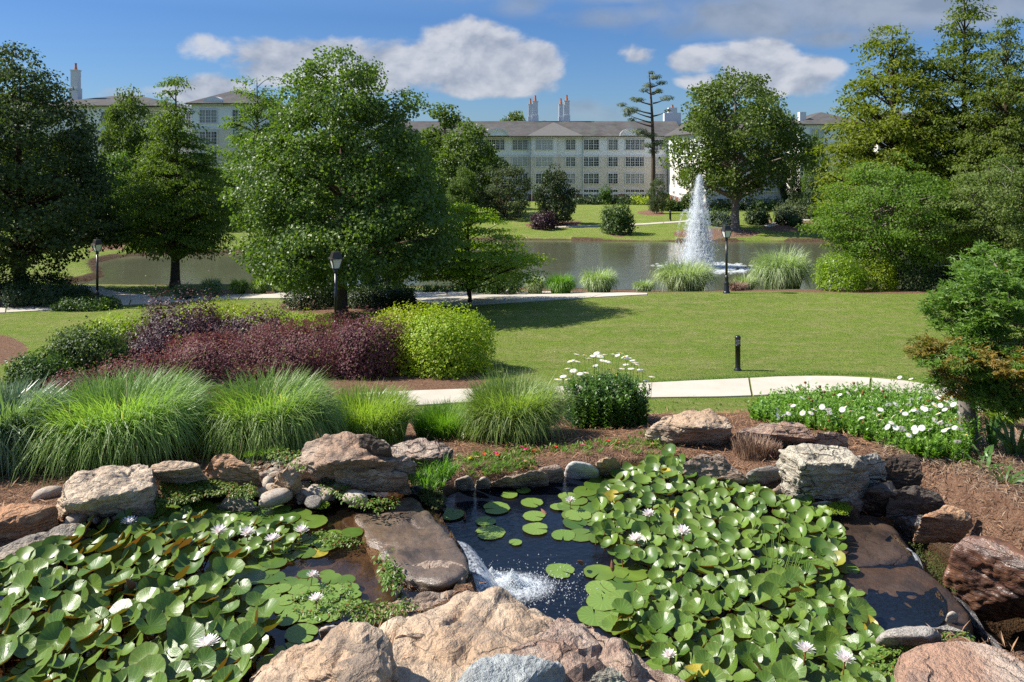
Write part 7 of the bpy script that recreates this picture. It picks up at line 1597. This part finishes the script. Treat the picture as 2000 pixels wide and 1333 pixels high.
PD = [tuple(D(x, y)[:2]) for x, y in [(1458, 8.5), (1480, 9.1), (1560, 9.4), (1700, 9.4), (1830, 9.3), (1900, 9.0), (1915, 7.6), (1885, 6.75), (1810, 6.8), (1760, 7.0), (1680, 7.4), (1600, 7.8), (1520, 8.1)]]
PD_ = np.array(PD); xs = rg.uniform(PD_[:, 0].min(), PD_[:, 0].max(), 9000); ys = rg.uniform(PD_[:, 1].min(), PD_[:, 1].max(), 9000); k = poly_sd(xs, ys, PD_) > .0; xs, ys = xs[k][:1900], ys[k][:1900]
leafy('foliage', root, xs - b1.x, ys - b1.y, gz_arr(xs, ys) - b1.z, rg.uniform(.11, .24, len(xs)) * (1 + .45 * vnoise(np.stack([xs * 3, ys * 3, 0 * xs], 1), 4)), 26, .05, 'daisy_leaf_light', 7, 1.1)
fl = []; seeds_ = []
for px, py in [(1579, 775), (1592, 783), (1567, 777), (1605, 790), (1640, 771), (1657, 768), (1667, 783), (1702, 795), (1720, 800), (1735, 790), (1780, 780), (1795, 778), (1810, 784), (1790, 800), (1815, 800), (1830, 795), (1845, 800), (1760, 803), (1768, 808), (1745, 813), (1733, 834), (1760, 834), (1763, 840), (1785, 836), (1795, 806), (1825, 790), (1836, 776), (1848, 783), (1862, 790), (1775, 790), (1805, 792), (1820, 812), (1775, 850), (1800, 836), (1860, 775), (1875, 790), (1865, 820), (1898, 790), (1617, 799), (1645, 800), (1683, 816), (1885, 765), (1757, 737), (1779, 740), (1700, 785), (1580, 740), (1750, 745), (1590, 800), (1545, 790), (1850, 795), (1838, 760), (1826, 770), (1870, 862), (1888, 850), (1720, 820)] + [(rg.uniform(1740, 1890), rg.uniform(788, 845)) for _ in range(26)] + [(rg.uniform(1500, 1740), rg.uniform(790, 815)) for _ in range(14)]:
    d_ = np.interp(py, [735, 790, 860], [8.8, 8.2, 7.0]) + rg.uniform(-.15, .15); q = at(px, py, d_); gg = hz(q.x, q.y)
    if py > 787:
        yy = np.linspace(5.5, 9.5, 200); xx = (px - CX) / F * yy; zz = CAMZ - (py - HY) / F * yy; i_ = int(np.argmax(zz < gz_arr(xx, yy) + rg.uniform(.27, .33))); q = Vector((xx[i_], yy[i_], zz[i_]))
    fl.append((q, rg.uniform(.025, .036), (rg.uniform(.3, .9), rg.normal() * .25)))
daisies(root, b1, fl, (.15, .3), 8)
m = MB(); m.lathe([(.012, -.01), (.016, .0), (.012, .01), (.003, .014)], 7); SD = m.mesh('seed_head', M_['brownseed'], True); ps = []
for _ in range(46):
    px = rg.uniform(1560, 1900); py = rg.uniform(745, 840); d_ = np.interp(py, [735, 790, 860], [8.8, 8.2, 7.0]); q = at(px, py, d_) - b1; link('seed_head', SD, root, loc=q); e = np.array(q); s_ = e - np.array([rg.normal() * .04, 0, .25]); k = np.linspace(0, 1, 4)[:, None]; ps.append((s_ * (1 - k) + e * k, np.full(4, .002)))
v, f = tubes(ps, 4); link('dry_stems', mesh_np('dry_stems', v, f, M_['daisy_leaf'], np.full(len(v), .9)), root, kind='stuff')
# strap leaved plants at the right edge
def strap(label, px, dist, n, h, w, wd, mat, seed, cat='iris'):
    g = D(px, dist); link('iris', blade_mesh('iris', n, h, w, wd, M_[mat], seed, base_r=w * .22, seg=6, curl=.55), loc=g, label=label, cat=cat)
strap('upright strap leaved iris right of the small maple trunk', 1938, 7.4, 16, .34, .2, .028, 'iris', 201)
strap('wide strap leaved iris clump at the right edge', 1985, 7.0, 34, .34, .36, .028, 'iris', 202)
strap('sprawling iris leaves below the small maple trunk', 1925, 6.6, 12, .16, .4, .026, 'iris', 203)
strap('daylily clump with narrow leaves behind the iris at the right edge', 1955, 8.4, 260, .26, .4, .012, 'grass_fine', 204, 'daylily')
strap('small strap leaved plant at the foot of the iris clump', 1965, 6.2, 14, .12, .24, .022, 'iris', 205)
